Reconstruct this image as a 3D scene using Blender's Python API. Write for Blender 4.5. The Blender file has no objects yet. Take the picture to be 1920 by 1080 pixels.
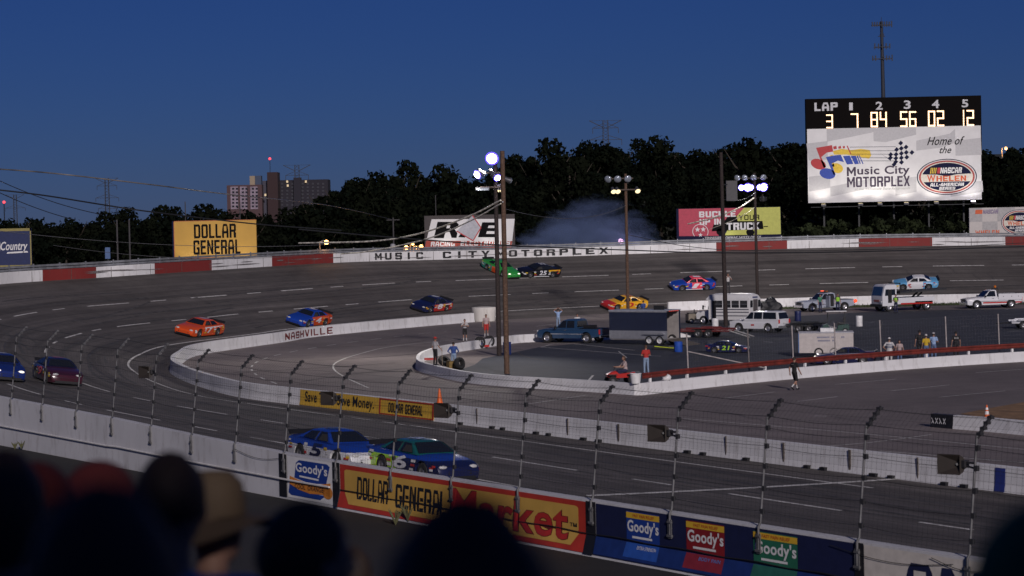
import bpy, bmesh, math, random
from mathutils import Vector, Matrix
from mathutils.bvhtree import BVHTree
import numpy as np
R = math.radians
S = bpy.context.scene
COL = S.collection
rnd = random.Random(7)

# ------------------------------------------------------------------ camera
FPX = 4068.0            # focal length in photo pixels (50 mm on a 23.6 mm sensor, 1920 px wide)
CAMZ = 9.13             # eye height in the grandstand
PITCH = math.atan((540 - 423) / FPX)
ROLL = R(1.2)
_F = Vector((0, math.cos(PITCH), -math.sin(PITCH)))
_R0 = Vector((1, 0, 0)); _U0 = _R0.cross(_F)
_RT = _R0 * math.cos(ROLL) - _U0 * math.sin(ROLL)
_UP = _U0 * math.cos(ROLL) + _R0 * math.sin(ROLL)
cam = bpy.data.cameras.new('camera'); camo = bpy.data.objects.new('camera', cam); COL.objects.link(camo)
cam.sensor_width = 36; cam.lens = FPX / 1920 * 36
cam.clip_start = 0.1; cam.clip_end = 6000
cam.dof.use_dof = True; cam.dof.focus_distance = 150; cam.dof.aperture_fstop = 2.4
mw = Matrix.Identity(4)
for i in range(3):
    mw[i][0] = _RT[i]; mw[i][1] = _UP[i]; mw[i][2] = -_F[i]
mw[2][3] = CAMZ
camo.matrix_world = mw
S.camera = camo

# ------------------------------------------------------------------ sky, key light, exposure
W = bpy.data.worlds.new('World'); S.world = W; W.use_nodes = True
wn = W.node_tree.nodes; wl = W.node_tree.links
bg = wn['Background']
sky = wn.new('ShaderNodeTexSky'); sky.sky_type = 'NISHITA'; sky.sun_disc = False
SUNDIR = Vector((-0.23, 0.97, -0.415)).normalized()      # the way the key light travels
sky.sun_elevation = R(22); sky.sun_rotation = R(166.7)
sky.air_density = 1.0; sky.dust_density = 0.0; sky.ozone_density = 10.0
tint = wn.new('ShaderNodeMix'); tint.data_type = 'RGBA'; tint.blend_type = 'MULTIPLY'; tint.inputs['Factor'].default_value = 1.0
tint.inputs['B'].default_value = (.43, .50, .95, 1)          # dusk: the warm end of the daylight sky has gone
wl.new(sky.outputs[0], tint.inputs['A']); wl.new(tint.outputs['Result'], bg.inputs['Color'])
bg.inputs['Strength'].default_value = 0.0225
sd = bpy.data.lights.new('sun', 'SUN'); so = bpy.data.objects.new('sun', sd); COL.objects.link(so)
sd.energy = 2.3; sd.angle = R(3.5); sd.color = (1.0, 0.90, 0.88)
so.rotation_euler = SUNDIR.to_track_quat('-Z', 'Y').to_euler()
S.view_settings.view_transform = 'Standard'; S.view_settings.look = 'None'
S.view_settings.exposure = 0.0; S.view_settings.gamma = 1.0
S.render.engine = 'CYCLES'
S.cycles.use_denoising = True
S.cycles.max_bounces = 5; S.cycles.diffuse_bounces = 2; S.cycles.glossy_bounces = 2
S.cycles.transparent_max_bounces = 12; S.cycles.volume_bounces = 0
S.cycles.sample_clamp_indirect = 3.0

def ray(px, py):
    return (_F + _RT * ((px - 960) / FPX) + _UP * ((540 - py) / FPX))
def P(px, py, z=0.0):
    d = ray(px, py); t = (z - CAMZ) / d.z
    return Vector((d.x * t, d.y * t, z))
def Q(px, py, Y):
    d = ray(px, py); t = Y / d.y
    return Vector((d.x * t, Y, CAMZ + d.z * t))
def pix(v):
    v = Vector(v) - Vector((0, 0, CAMZ))
    f = v.dot(_F)
    return 960 + FPX * v.dot(_RT) / f, 540 - FPX * v.dot(_UP) / f

# ------------------------------------------------------------------ mesh helpers
class MB:
    def __init__(s): s.v = []; s.f = []; s.m = []; s.uv = None
    def add(s, vs, fs, m=0):
        o = len(s.v); s.v += [tuple(a) for a in vs]
        for f in fs: s.f.append([i + o for i in f]); s.m.append(m)
        return s
    def box(s, c, d, m=0, rz=0.0, M=None):
        x, y, z = d[0] / 2, d[1] / 2, d[2] / 2
        vs = [Vector(p) for p in ((-x,-y,-z),(x,-y,-z),(x,y,-z),(-x,y,-z),(-x,-y,z),(x,-y,z),(x,y,z),(-x,y,z))]
        if M is not None: vs = [M @ v for v in vs]
        elif rz: 
            r = Matrix.Rotation(rz, 3, 'Z'); vs = [r @ v for v in vs]
        c = Vector(c)
        return s.add([v + c for v in vs], [(0,3,2,1),(4,5,6,7),(0,1,5,4),(1,2,6,5),(2,3,7,6),(3,0,4,7)], m)
    def bar(s, a, b, w, h=None, m=0):
        a = Vector(a); b = Vector(b); h = h or w
        d = b - a; L = d.length
        q = d.to_track_quat('X', 'Z').to_matrix()
        return s.box((a + b) / 2, (L, w, h), m, M=q)
    def tube(s, pts, rs, n=8, m=0, cap=True):
        pts = [Vector(p) for p in pts]
        if not hasattr(rs, '__len__'): rs = [rs] * len(pts)
        o = len(s.v); N = len(pts)
        up = None
        for i, p in enumerate(pts):
            d = (pts[min(i+1, N-1)] - pts[max(i-1, 0)]).normalized()
            if up is None:
                up = Vector((0,0,1)) if abs(d.z) < .9 else Vector((1,0,0))
            u = (up - d * up.dot(d)).normalized(); w = d.cross(u); up = u
            for k in range(n):
                a = 2 * math.pi * k / n
                s.v.append(tuple(p + (u * math.cos(a) + w * math.sin(a)) * rs[i]))
        for i in range(N - 1):
            for k in range(n):
                k2 = (k + 1) % n
                s.f.append([o+i*n+k, o+i*n+k2, o+(i+1)*n+k2, o+(i+1)*n+k]); s.m.append(m)
        if cap:
            s.f.append([o + k for k in range(n)][::-1]); s.m.append(m)
            s.f.append([o + (N-1)*n + k for k in range(n)]); s.m.append(m)
        return s
    def lathe(s, prof, n=20, m=0, M=None, cap=True):
        # prof: list of (r, h) round local Z
        o = len(s.v)
        for r, h in prof:
            for k in range(n):
                a = 2 * math.pi * k / n
                v = Vector((r * math.cos(a), r * math.sin(a), h))
                s.v.append(tuple(M @ v if M is not None else v))
        for i in range(len(prof) - 1):
            for k in range(n):
                k2 = (k + 1) % n
                s.f.append([o+i*n+k, o+i*n+k2, o+(i+1)*n+k2, o+(i+1)*n+k]); s.m.append(m)
        if cap:
            s.f.append([o + k for k in range(n)][::-1]); s.m.append(m)
            L = len(prof) - 1
            s.f.append([o + L*n + k for k in range(n)]); s.m.append(m)
        return s
    def ball(s, c, r, m=0, nu=12, nv=8):
        if not hasattr(r, '__len__'): r = (r, r, r)
        o = len(s.v)
        for i in range(nv + 1):
            th = math.pi * i / nv
            for k in range(nu):
                a = 2 * math.pi * k / nu
                s.v.append((c[0] + r[0]*math.sin(th)*math.cos(a), c[1] + r[1]*math.sin(th)*math.sin(a), c[2] + r[2]*math.cos(th)))
        for i in range(nv):
            for k in range(nu):
                k2 = (k+1) % nu
                s.f.append([o+i*nu+k, o+(i+1)*nu+k, o+(i+1)*nu+k2, o+i*nu+k2]); s.m.append(m)
        return s
    def poly(s, pts, m=0):
        return s.add(pts, [list(range(len(pts)))], m)
    def prism(s, pts, off, m=0):
        # pts: planar 3D outline; off: extrusion vector
        n = len(pts); off = Vector(off)
        a = [Vector(p) for p in pts]; b = [p + off for p in a]
        s.add(a + b, [list(range(n))[::-1], list(range(n, 2*n))] + [(i, (i+1) % n, n + (i+1) % n, n + i) for i in range(n)], m)
        return s
    def mesh(s, name, mats, smooth=None, fix=True):
        me = bpy.data.meshes.new(name)
        me.from_pydata(s.v, [], s.f)
        for mt in (mats if isinstance(mats, (list, tuple)) else [mats]): me.materials.append(mt)
        me.polygons.foreach_set('material_index', s.m)
        if s.uv is not None:
            ul = me.uv_layers.new(name='UVMap')
            for l in me.loops: ul.data[l.index].uv = s.uv[l.vertex_index]
        if fix or smooth is not None:
            bm = bmesh.new(); bm.from_mesh(me)
            if fix: bmesh.ops.recalc_face_normals(bm, faces=bm.faces)
            if smooth is not None:
                for f in bm.faces: f.smooth = True
                for e in bm.edges:
                    if len(e.link_faces) == 2 and e.calc_face_angle(0) > R(smooth): e.smooth = False
            bm.to_mesh(me); bm.free()
        me.update()
        return me
    def build(s, name, mats, parent=None, smooth=None, loc=None, fix=True):
        return link(name, s.mesh(name, mats, smooth, fix), parent, loc)

def link(name, me, parent=None, loc=None):
    o = bpy.data.objects.new(name, me); COL.objects.link(o)
    if parent is not None: o.parent = parent
    if loc is not None: o.location = loc
    return o
def tag(o, label=None, cat=None, group=None, kind=None):
    if label: o['label'] = label
    if cat: o['category'] = cat
    if group: o['group'] = group
    if kind: o['kind'] = kind
    return o
def empty(name, label, cat, loc=(0,0,0), rz=0.0, group=None):
    o = bpy.data.objects.new(name, None); COL.objects.link(o)
    o.location = loc; o.rotation_euler = (0, 0, rz); o.empty_display_size = .3
    return tag(o, label, cat, group)
def children(o): return [c for c in bpy.data.objects if c.parent == o]
def copy_tree(o, parent=None, kids=None):
    c = o.copy(); COL.objects.link(c)
    if parent is not None: c.parent = parent
    for ch in list(o.children): copy_tree(ch, c)
    return c

# ------------------------------------------------------------------ materials
MATS = {}
def M(name, col=(.5,.5,.5), rough=.6, metal=0.0, var=.12, scale=4.0, bump=0.0, bscale=60.0, emit=None, estr=0.0, coat=0.0, spec=None):
    if name in MATS: return MATS[name]
    mt = bpy.data.materials.new(name); mt.use_nodes = True
    nt = mt.node_tree; n = nt.nodes; l = nt.links; b = n['Principled BSDF']
    b.inputs['Roughness'].default_value = rough; b.inputs['Metallic'].default_value = metal
    if coat: b.inputs['Coat Weight'].default_value = coat; b.inputs['Coat Roughness'].default_value = .08
    if spec is not None: b.inputs['Specular IOR Level'].default_value = spec
    tc = n.new('ShaderNodeTexCoord')
    no = n.new('ShaderNodeTexNoise'); no.inputs['Scale'].default_value = scale; no.inputs['Detail'].default_value = 5
    l.new(tc.outputs['Object'], no.inputs['Vector'])
    mr = n.new('ShaderNodeMapRange'); mr.inputs[1].default_value = .3; mr.inputs[2].default_value = .7
    mr.inputs[3].default_value = 1 - var; mr.inputs[4].default_value = 1 + var
    l.new(no.outputs['Fac'], mr.inputs[0])
    hs = n.new('ShaderNodeHueSaturation'); hs.inputs['Color'].default_value = (*col, 1)
    l.new(mr.outputs[0], hs.inputs['Value']); l.new(hs.outputs[0], b.inputs['Base Color'])
    if bump:
        nb = n.new('ShaderNodeTexNoise'); nb.inputs['Scale'].default_value = bscale; nb.inputs['Detail'].default_value = 4
        l.new(tc.outputs['Object'], nb.inputs['Vector'])
        bp = n.new('ShaderNodeBump'); bp.inputs['Strength'].default_value = bump; bp.inputs['Distance'].default_value = .02
        l.new(nb.outputs['Fac'], bp.inputs['Height']); l.new(bp.outputs[0], b.inputs['Normal'])
    if emit is not None:
        b.inputs['Emission Color'].default_value = (*emit, 1); b.inputs['Emission Strength'].default_value = estr
    MATS[name] = mt
    return mt

def wall_paint(name, col, dirt=(.18,.15,.13), amount=.55):
    # paint with scuffs, drips and tyre rubber worn into it
    if name in MATS: return MATS[name]
    mt = bpy.data.materials.new(name); mt.use_nodes = True
    nt = mt.node_tree; n = nt.nodes; l = nt.links; b = n['Principled BSDF']; b.inputs['Roughness'].default_value = .75
    tc = n.new('ShaderNodeTexCoord'); mp = n.new('ShaderNodeMapping'); mp.inputs['Scale'].default_value = (1.3, 1.3, .35)
    l.new(tc.outputs['Object'], mp.inputs['Vector'])
    a = n.new('ShaderNodeTexNoise'); a.inputs['Scale'].default_value = 2.0; a.inputs['Detail'].default_value = 9; a.inputs['Roughness'].default_value = .68
    l.new(mp.outputs[0], a.inputs['Vector'])
    r = n.new('ShaderNodeMapRange'); r.inputs[1].default_value = .52; r.inputs[2].default_value = .80; r.inputs[4].default_value = amount
    l.new(a.outputs['Fac'], r.inputs[0])
    c = n.new('ShaderNodeTexNoise'); c.inputs['Scale'].default_value = .35; c.inputs['Detail'].default_value = 3
    l.new(tc.outputs['Object'], c.inputs['Vector'])
    r2 = n.new('ShaderNodeMapRange'); r2.inputs[1].default_value = .3; r2.inputs[2].default_value = .7; r2.inputs[3].default_value = .88; r2.inputs[4].default_value = 1.06
    l.new(c.outputs['Fac'], r2.inputs[0])
    hs = n.new('ShaderNodeHueSaturation'); hs.inputs['Color'].default_value = (*col, 1); l.new(r2.outputs[0], hs.inputs['Value'])
    mx = n.new('ShaderNodeMix'); mx.data_type = 'RGBA'
    l.new(r.outputs[0], mx.inputs['Factor']); l.new(hs.outputs[0], mx.inputs['A']); mx.inputs['B'].default_value = (*dirt, 1)
    l.new(mx.outputs['Result'], b.inputs['Base Color'])
    bp = n.new('ShaderNodeBump'); bp.inputs['Strength'].default_value = .25; bp.inputs['Distance'].default_value = .02
    l.new(a.outputs['Fac'], bp.inputs['Height']); l.new(bp.outputs[0], b.inputs['Normal'])
    MATS[name] = mt
    return mt

def asphalt(name, col, groove=0.0, uv=False, warm=None):
    if name in MATS: return MATS[name]
    mt = bpy.data.materials.new(name); mt.use_nodes = True
    nt = mt.node_tree; n = nt.nodes; l = nt.links; b = n['Principled BSDF']; b.inputs['Roughness'].default_value = .82
    b.inputs['Specular IOR Level'].default_value = .3
    tc = n.new('ShaderNodeTexCoord'); src = tc.outputs['UV'] if uv else tc.outputs['Object']
    def noise(scale, detail, mscale=None):
        x = n.new('ShaderNodeTexNoise'); x.inputs['Scale'].default_value = scale; x.inputs['Detail'].default_value = detail; x.inputs['Roughness'].default_value = .65
        if mscale:
            mp = n.new('ShaderNodeMapping'); mp.inputs['Scale'].default_value = mscale; l.new(src, mp.inputs['Vector']); l.new(mp.outputs[0], x.inputs['Vector'])
        else: l.new(src, x.inputs['Vector'])
        return x.outputs['Fac']
    def rng(f, a, b_, c, d):
        r = n.new('ShaderNodeMapRange'); r.inputs[1].default_value = a; r.inputs[2].default_value = b_; r.inputs[3].default_value = c; r.inputs[4].default_value = d
        l.new(f, r.inputs[0]); return r.outputs[0]
    def mul(a, c):
        m = n.new('ShaderNodeMath'); m.operation = 'MULTIPLY'; l.new(a, m.inputs[0]); l.new(c, m.inputs[1]); return m.outputs[0]
    v = mul(rng(noise(.06, 4), .3, .7, .80, 1.2), rng(noise(9.0, 6), .25, .75, .72, 1.28))
    v = mul(v, rng(noise(.7, 6), .3, .7, .86, 1.14))
    if uv:
        v = mul(v, rng(noise(1.0, 7, (.02, .9, 1)), .3, .72, 1.0 + groove * .35, 1 - groove))
        v = mul(v, rng(noise(1.0, 4, (.12, 4.5, 1)), .55, .78, 1.0, 1 - groove * .6))
    hs = n.new('ShaderNodeHueSaturation'); hs.inputs['Color'].default_value = (*col, 1); l.new(v, hs.inputs['Value'])
    l.new(hs.outputs[0], b.inputs['Base Color'])
    bp = n.new('ShaderNodeBump'); bp.inputs['Strength'].default_value = .35; bp.inputs['Distance'].default_value = .015
    l.new(noise(35, 3), bp.inputs['Height']); l.new(bp.outputs[0], b.inputs['Normal'])
    MATS[name] = mt
    return mt

WHITE = wall_paint('white_wall_paint', (.71, .71, .72), amount=.6)
RED = wall_paint('red_wall_paint', (.20, .020, .018), dirt=(.10,.06,.05), amount=.7)
BLACKP = M('black_paint', (.012,.012,.014), .5)
CONCRETE = M('concrete', (.30,.29,.28), .9, var=.25, bump=.3)
STEEL = M('galvanised_steel', (.33,.34,.36), .5, .6, var=.2)
DARKMETAL = M('dark_metal', (.03,.032,.035), .5, .4)
RUBBER = M('rubber', (.018,.018,.019), .85)
RIM = M('silver_rim', (.55,.55,.57), .3, .8)
GLASS = M('tinted_glass', (.012,.015,.02), .06, 0, var=.02, spec=.7)
WOOD = M('pole_wood', (.105,.062,.040), .85, var=.4, scale=9, bump=.4)
WHITEP = M('white_paint', (.72,.72,.72), .45)
LINE = M('road_line_paint', (.55,.54,.52), .8, var=.35, scale=3)
CHROME = M('chrome', (.7,.7,.72), .15, 1.0)

# ------------------------------------------------------------------ text
_tc = {}
def text_raw(body, bold=0.0, shear=0.0, spacing=1.0):
    bold = round(bold * .55, 4); spacing = spacing + bold * 2.2
    k = (body, bold, shear, spacing)
    if k in _tc: return _tc[k]
    cu = bpy.data.curves.new('lettering', 'FONT'); cu.body = body; cu.size = 1.0
    cu.offset = bold; cu.shear = shear; cu.space_character = spacing; cu.resolution_u = 3
    o = bpy.data.objects.new('lettering', cu); COL.objects.link(o)
    dg = bpy.context.evaluated_depsgraph_get()
    me = bpy.data.meshes.new_from_object(o.evaluated_get(dg))
    vs = [(v.co.x, v.co.y) for v in me.vertices]; fs = [list(p.vertices) for p in me.polygons]
    bpy.data.objects.remove(o); bpy.data.curves.remove(cu); bpy.data.meshes.remove(me)
    x0 = min(v[0] for v in vs); x1 = max(v[0] for v in vs); y0 = min(v[1] for v in vs); y1 = max(v[1] for v in vs)
    vs = [((x - x0) / (x1 - x0), (y - y0) / (y1 - y0)) for x, y in vs]
    _tc[k] = (vs, fs); return _tc[k]
def text_on(mb, body, x0, x1, z0, z1, y, m=0, bold=.02, shear=0.0, spacing=1.0, fn=None):
    vs, fs = text_raw(body, bold, shear, spacing)
    f = fn or (lambda u, v: (u, y, v))
    mb.add([f(x0 + a * (x1 - x0), z0 + b * (z1 - z0)) for a, b in vs], fs, m)
    return mb

# ------------------------------------------------------------------ curves
def cr(pts, n):
    # Catmull-Rom through pts, n samples per span
    out = []
    N = len(pts); p = [Vector(a) for a in pts]
    for i in range(N - 1):
        a = p[i-1] if i else p[0] * 2 - p[1]; b = p[i]; c = p[i+1]; d = p[i+2] if i + 2 < N else p[-1] * 2 - p[-2]
        for k in range(n):
            t = k / n
            out.append(.5 * ((2*b) + (c-a)*t + (2*a-5*b+4*c-d)*t*t + (3*b-a-3*c+d)*t**3))
    out.append(p[-1]); return out
class Path:
    def __init__(s, pts):
        s.p = [Vector(q) for q in pts]; s.s = [0.0]
        for a, b in zip(s.p, s.p[1:]): s.s.append(s.s[-1] + (b - a).length)
        s.L = s.s[-1]
    def at(s, t):
        import bisect
        i = min(max(bisect.bisect_right(s.s, t) - 1, 0), len(s.p) - 2)
        k = (t - s.s[i]) / (s.s[i+1] - s.s[i])
        return s.p[i].lerp(s.p[i+1], k), i
    def frame(s, t):
        q, i = s.at(t)
        d = s.p[min(i+2, len(s.p)-1)] - s.p[max(i-1, 0)]; d.z = 0; d.normalize()
        return q, d, Vector((d.y, -d.x, 0))      # point, direction, right-hand normal
    def near_px(s, px):
        # arc length where the path crosses an image column
        best = None; prev = None
        n = 2000
        for i in range(n + 1):
            t = s.L * i / n; q = s.at(t)[0]
            if q.y < 5: prev = None; continue
            e = pix(q)[0] - px
            if prev is not None and prev[1] * e <= 0:
                return prev[0] + (t - prev[0]) * abs(prev[1]) / (abs(prev[1]) + abs(e) + 1e-9)
            prev = (t, e)
        return None
# ------------------------------------------------------------------ heavy block capitals, drawn stroke by stroke (no overlapping faces)
def _ring(x0, y0, x1, y1, sx, t, c=.16, cy=.10):
    o = [(x0+c,y0),(x1-c,y0),(x1,y0+cy),(x1,y1-cy),(x1-c,y1),(x0+c,y1),(x0,y1-cy),(x0,y0+cy)]
    i_ = [(x0+sx,y0+t),(x1-sx,y0+t),(x1-sx,y0+t),(x1-sx,y1-t),(x1-sx,y1-t),(x0+sx,y1-t),(x0+sx,y1-t),(x0+sx,y0+t)]
    out = []
    for k in range(8):
        k2 = (k+1) % 8; q = [o[k], o[k2], i_[k2], i_[k]]
        if i_[k] == i_[k2]: q = q[:3]
        out.append(q)
    return out
def _R(a, b, c, d): return [(a,b),(c,b),(c,d),(a,d)]
def bglyph(ch, s=.30, t=.18):
    m0, m1 = .5 - t/2, .5 + t/2; e = 1 - s
    G = {
     'A': (1, [_R(0,0,s,m0-.1), _R(e,0,1,m0-.1), _R(0,m0-.1,1,m1-.1), [(0,m1-.1),(s,m1-.1),(s,1-t),(.12,1-t)], [(e,m1-.1),(1,m1-.1),(.88,1-t),(e,1-t)], [(.12,1-t),(.88,1-t),(.78,1),(.22,1)]]),
     'B': (1, [_R(0,0,s,1), _R(s,0,.9,t), _R(s,m0,.9,m1), _R(s,1-t,.9,1), [(e,t),(.9,t),(1,t+.06),(1,m0-.04),(.9,m0),(e,m0)], [(e,m1),(.9,m1),(1,m1+.04),(1,1-t-.06),(.9,1-t),(e,1-t)]]),
     'C': (1, [_R(0,.08,s,.92), [(0,.92),(s,.92),(s,1),(.14,1)], [(.14,0),(s,0),(s,.08),(0,.08)], _R(s,0,.86,t), _R(s,1-t,.86,1), [(.86,0),(1,.08),(1,.34),(e,.34),(e,t),(.86,t)], [(e,.66),(1,.66),(1,.92),(.86,1),(.86,1-t),(e,1-t)]]),
     'D': (1, [_R(0,0,s,1), _R(s,0,.82,t), _R(s,1-t,.82,1), [(e,t),(.82,t),(.82,0),(1,.12),(1,.88),(.82,1),(.82,1-t),(e,1-t)]]),
     'E': (.9, [_R(0,0,s,1), _R(s,0,.9,t), _R(s,m0,.8,m1), _R(s,1-t,.9,1)]),
     'F': (.9, [_R(0,0,s,1), _R(s,m0,.8,m1), _R(s,1-t,.9,1)]),
     'G': (1, [_R(0,.08,s,.92), [(0,.92),(s,.92),(s,1),(.14,1)], [(.14,0),(s,0),(s,.08),(0,.08)], _R(s,0,e,t), _R(s,1-t,.86,1), _R(e,0,1,.52), _R(.52,.52-t,e,.52), [(e,.70),(1,.70),(1,.92),(.86,1),(.86,1-t),(e,1-t)]]),
     'H': (1, [_R(0,0,s,1), _R(e,0,1,1), _R(s,m0,e,m1)]),
     'I': (s, [_R(0,0,s,1)]),
     'K': (1, [_R(0,0,s,1), [(s,.38),(s,.62),(.70,1),(1,1),(.56,.5),(1,0),(.70,0)]]),
     'L': (.85, [_R(0,0,s,1), _R(s,0,.85,t)]),
     'M': (1.3, [_R(0,0,s,1), _R(1.3-s,0,1.3,1), [(s,.62),(s,1),(.65,.52),(.65,.18)], [(.65,.18),(.65,.52),(1.3-s,1),(1.3-s,.62)]]),
     'N': (1, [_R(0,0,s,1), _R(e,0,1,1), [(s,.60),(s,1),(e,.40),(e,0)]]),
     'O': (1, _ring(0,0,1,1,s,t)),
     'P': (1, [_R(0,0,s,1), _R(s,.40,.84,.40+t), _R(s,1-t,.84,1), [(e,.40+t),(.84,.40+t),(.84,.40),(1,.48),(1,.90),(.84,1),(.84,1-t),(e,1-t)]]),
     'R': (1, [_R(0,0,s,1), _R(s,.42,.84,.42+t), _R(s,1-t,.84,1), [(e,.42+t),(.84,.42+t),(.84,.42),(1,.52),(1,.90),(.84,1),(.84,1-t),(e,1-t)], [(e-.04,0),(1,0),(1,.32),(.90,.42),(e-.08,.42)]]),
     'S': (1, [_R(.12,0,.88,t), _R(.12,m0,.88,m1), _R(.12,1-t,.88,1), [(.88,0),(1,.08),(1,m1-.04),(.88,m1),(.88,m0),(e,m0),(e,t),(.88,t)], [(.12,m0),(.12,m1),(s,m1),(s,1-t),(.12,1-t),(.12,1),(0,.92),(0,m0+.04)], _R(0,t,s,.30) , [(0,t),(.12,t),(.12,0),(0,.08)], _R(e,.70,1,1-t), [(.88,1-t),(1,1-t),(1,.92),(.88,1)]]),
     'T': (1, [_R(0,1-t,1,1), _R(.5-s/2,0,.5+s/2,1-t)]),
     'U': (1, [_R(0,t,s,1), _R(e,t,1,1), [(.12,0),(.88,0),(1,t),(0,t)]]),
     'V': (1, [[(.5,0),(.5,.30),(s,1),(0,1),(.34,0)], [(.5,0),(.66,0),(1,1),(e,1),(.5,.30)]]),
     'W': (1.4, [[(.22,0),(.50,0),(.70,.55),(.70,.95),(.37,.30),(s,1),(0,1)], [(1.18,0),(1.4,1),(1.4-s,1),(1.03,.30),(.70,.95),(.70,.55),(.90,0)]]),
     'X': (1, [[(0,0),(s,0),(.5,.34),(.5,.66),(s,1),(0,1),(.32,.5)], [(1,0),(1,0),(.68,.5),(1,1),(e,1),(.5,.66),(.5,.34),(e,0)]]),
     'Y': (1, [_R(.5-s/2,0,.5+s/2,.42), [(.5-s/2,.42),(.5,.42),(.5,.62),(s,1),(0,1)], [(.5,.42),(.5+s/2,.42),(1,1),(e,1),(.5,.62)]]),
     '-': (.5, [_R(0,m0,.5,m1)]), ' ': (.55, []), '.': (s, [_R(0,0,s,t)]),
    }
    return G[ch]
def block_on(mb, body, x0, x1, z0, z1, y=0, m=0, s=.30, t=.18, gap=.16, slant=0.0, fn=None):
    gl = [bglyph(c, s, t) for c in body]; tot = sum(g[0] for g in gl) + gap*(len(gl) - 1); k = (x1 - x0)/tot; x = 0
    f = fn or (lambda u, v: (u, y, v))
    for w, polys in gl:
        for p in polys:
            pts = []
            for a, b in p:
                q = (x0 + (x + a + slant*(b - .5))*k, z0 + b*(z1 - z0))
                if not pts or (abs(q[0]-pts[-1][0]) + abs(q[1]-pts[-1][1])) > 1e-7: pts.append(q)
            if len(pts) > 2: mb.add([f(*q) for q in pts], [list(range(len(pts)))], m)
        x += w + gap
    return mb
# ------------------------------------------------------------------ terrain
def ssmooth(a, b, x):
    t = min(max((x - a) / (b - a), 0), 1); return t * t * (3 - 2 * t)
def terrain(x, y):
    h = -0.06
    h += 15 * ssmooth(285, 470, y) * ssmooth(-45, 30, x - (y - 300) * -.03)
    h += 4.5 * ssmooth(300, 520, y)
    h += 20 * ssmooth(600, 1100, y) * ssmooth(-200, 100, x)
    if y > 300: h += .8 * math.sin(x * .05 + y * .013) * ssmooth(300, 360, y)
    return h
MG = M('ground_soil', (.022,.026,.013), .95, var=.5, scale=.4, bump=.4, bscale=8)
mb = MB()
xs = [-3000,-1500,-900,-600] + list(range(-420, 421, 20)) + [600, 900, 1500, 3000]
ys = [-800,-300,-60,0,60,120,180,240] + list(range(280, 720, 20)) + [800,900,1000,1100,1300,1700,2500,4500]
for y in ys:
    for x in xs: mb.v.append((x, y, terrain(x, y)))
nx = len(xs)
for j in range(len(ys)-1):
    for i in range(nx-1):
        mb.f.append([j*nx+i, j*nx+i+1, (j+1)*nx+i+1, (j+1)*nx+i]); mb.m.append(0)
tag(mb.build('ground', MG, smooth=60), kind='structure')

# ------------------------------------------------------------------ race track: inner and outer edge pairs
NA = Vector((8.44, 50.5, 0)); ND = Vector((.571, -.82, 0)).normalized(); NN = Vector((-ND.y, ND.x, 0))  # NN points to the track
if NN.y < 0: NN = -NN
def nearpt(s, z=0): 
    q = NA + ND * s + NN * .35; q.z = z; return q
h_in = .85
I = [Vector((45.4, 26.4, 0)), P(1640, 893), P(815, 790), P(564, 760), P(450, 745), P(378, 726), P(337, 710), P(319, 696)]
I += [Vector((p.x, p.y, 0)) for p in (P(331, 659, h_in), P(372, 643, h_in), P(525, 622, h_in), P(612, 610, h_in), P(884, 587, h_in))]
NI_WALL = len(I)
I += [Vector((6, 217, 0)), Vector((15.95, 223.7, 0)), Vector((30, 228, 0)), Vector((45, 229, 0)), Vector((62, 226, 0)), Vector((90, 215, 0)), Vector((125, 190, 0))]
O = [nearpt(60), nearpt(-1), nearpt(-46, .95), Vector((-28, 103.5, 1.6)), Vector((-34.5, 115, 2.4)), Vector((-39, 127, 3.1)), Vector((-42.5, 140, 3.8)), Vector((-44.3, 150, 4.3)),
     Vector((-45.2, 164, 4.8)), Q(0, 533, 180), Q(180, 521, 190), Q(300, 513, 196), Q(620, 493, 222), Q(820, 487, 234), Q(1050, 481, 243),
     Q(1300, 472, 247), Q(1610, 463, 248), Q(1920, 459, 246), Q(2400, 452, 236), Vector((140, 206, 5.5))]
NS = 10
IC = cr(I, NS); OC = cr(O, NS)
for q in IC: q.z = 0
NV = 16
def trk(i, v):
    a = IC[i]; b = OC[i]
    f = v if b.z < .2 else (v - .04 * math.sin(math.pi * v))    # a little dish in the banking
    q = a.lerp(b, v); q.z = a.z + (b.z - a.z) * f; return q
mb = MB(); mb.uv = []
acc = 0
for i in range(len(IC)):
    if i: acc += ((IC[i] + OC[i]) / 2 - (IC[i-1] + OC[i-1]) / 2).length
    wdt = (OC[i] - IC[i]).length
    for j in range(NV + 1):
        mb.v.append(tuple(trk(i, j / NV))); mb.uv.append((acc, 20 * j / NV))
for i in range(len(IC) - 1):
    for j in range(NV):
        a = i * (NV + 1) + j; mb.f.append([a, a + 1, a + NV + 2, a + NV + 1]); mb.m.append(0)
track_mb = mb
tag(mb.build('race_track', asphalt('track_asphalt', (.112,.101,.096), .62, True), smooth=80), kind='structure')
track_bvh = BVHTree.FromPolygons([Vector(v) for v in mb.v], mb.f)
EYE = Vector((0, 0, CAMZ))
def hit(px, py):
    d = ray(px, py).normalized()
    h = track_bvh.ray_cast(EYE, d)
    g = P(px, py)
    if h[0] is not None and h[0].y < g.y + .01 if g.y > 0 else h[0] is not None: 
        n = h[1] if h[1].z > 0 else -h[1]
        return h[0], n
    return g, Vector((0, 0, 1))
def ground_at(x, y):
    h = track_bvh.ray_cast(Vector((x, y, 50)), Vector((0, 0, -1)))
    if h[0] is not None: return h[0].z, (h[1] if h[1].z > 0 else -h[1])
    return 0.0, Vector((0, 0, 1))

# flat asphalt inside the oval, joined to the inner edge of the track
mb = MB()
pl = [(q.x, q.y, -.004) for q in IC[::2]]
mb.poly(pl + [(150, 150, -.004), (140, 20, -.004)])
tag(mb.build('infield_asphalt', asphalt('infield_asphalt', (.18,.155,.15))), kind='structure')
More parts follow.
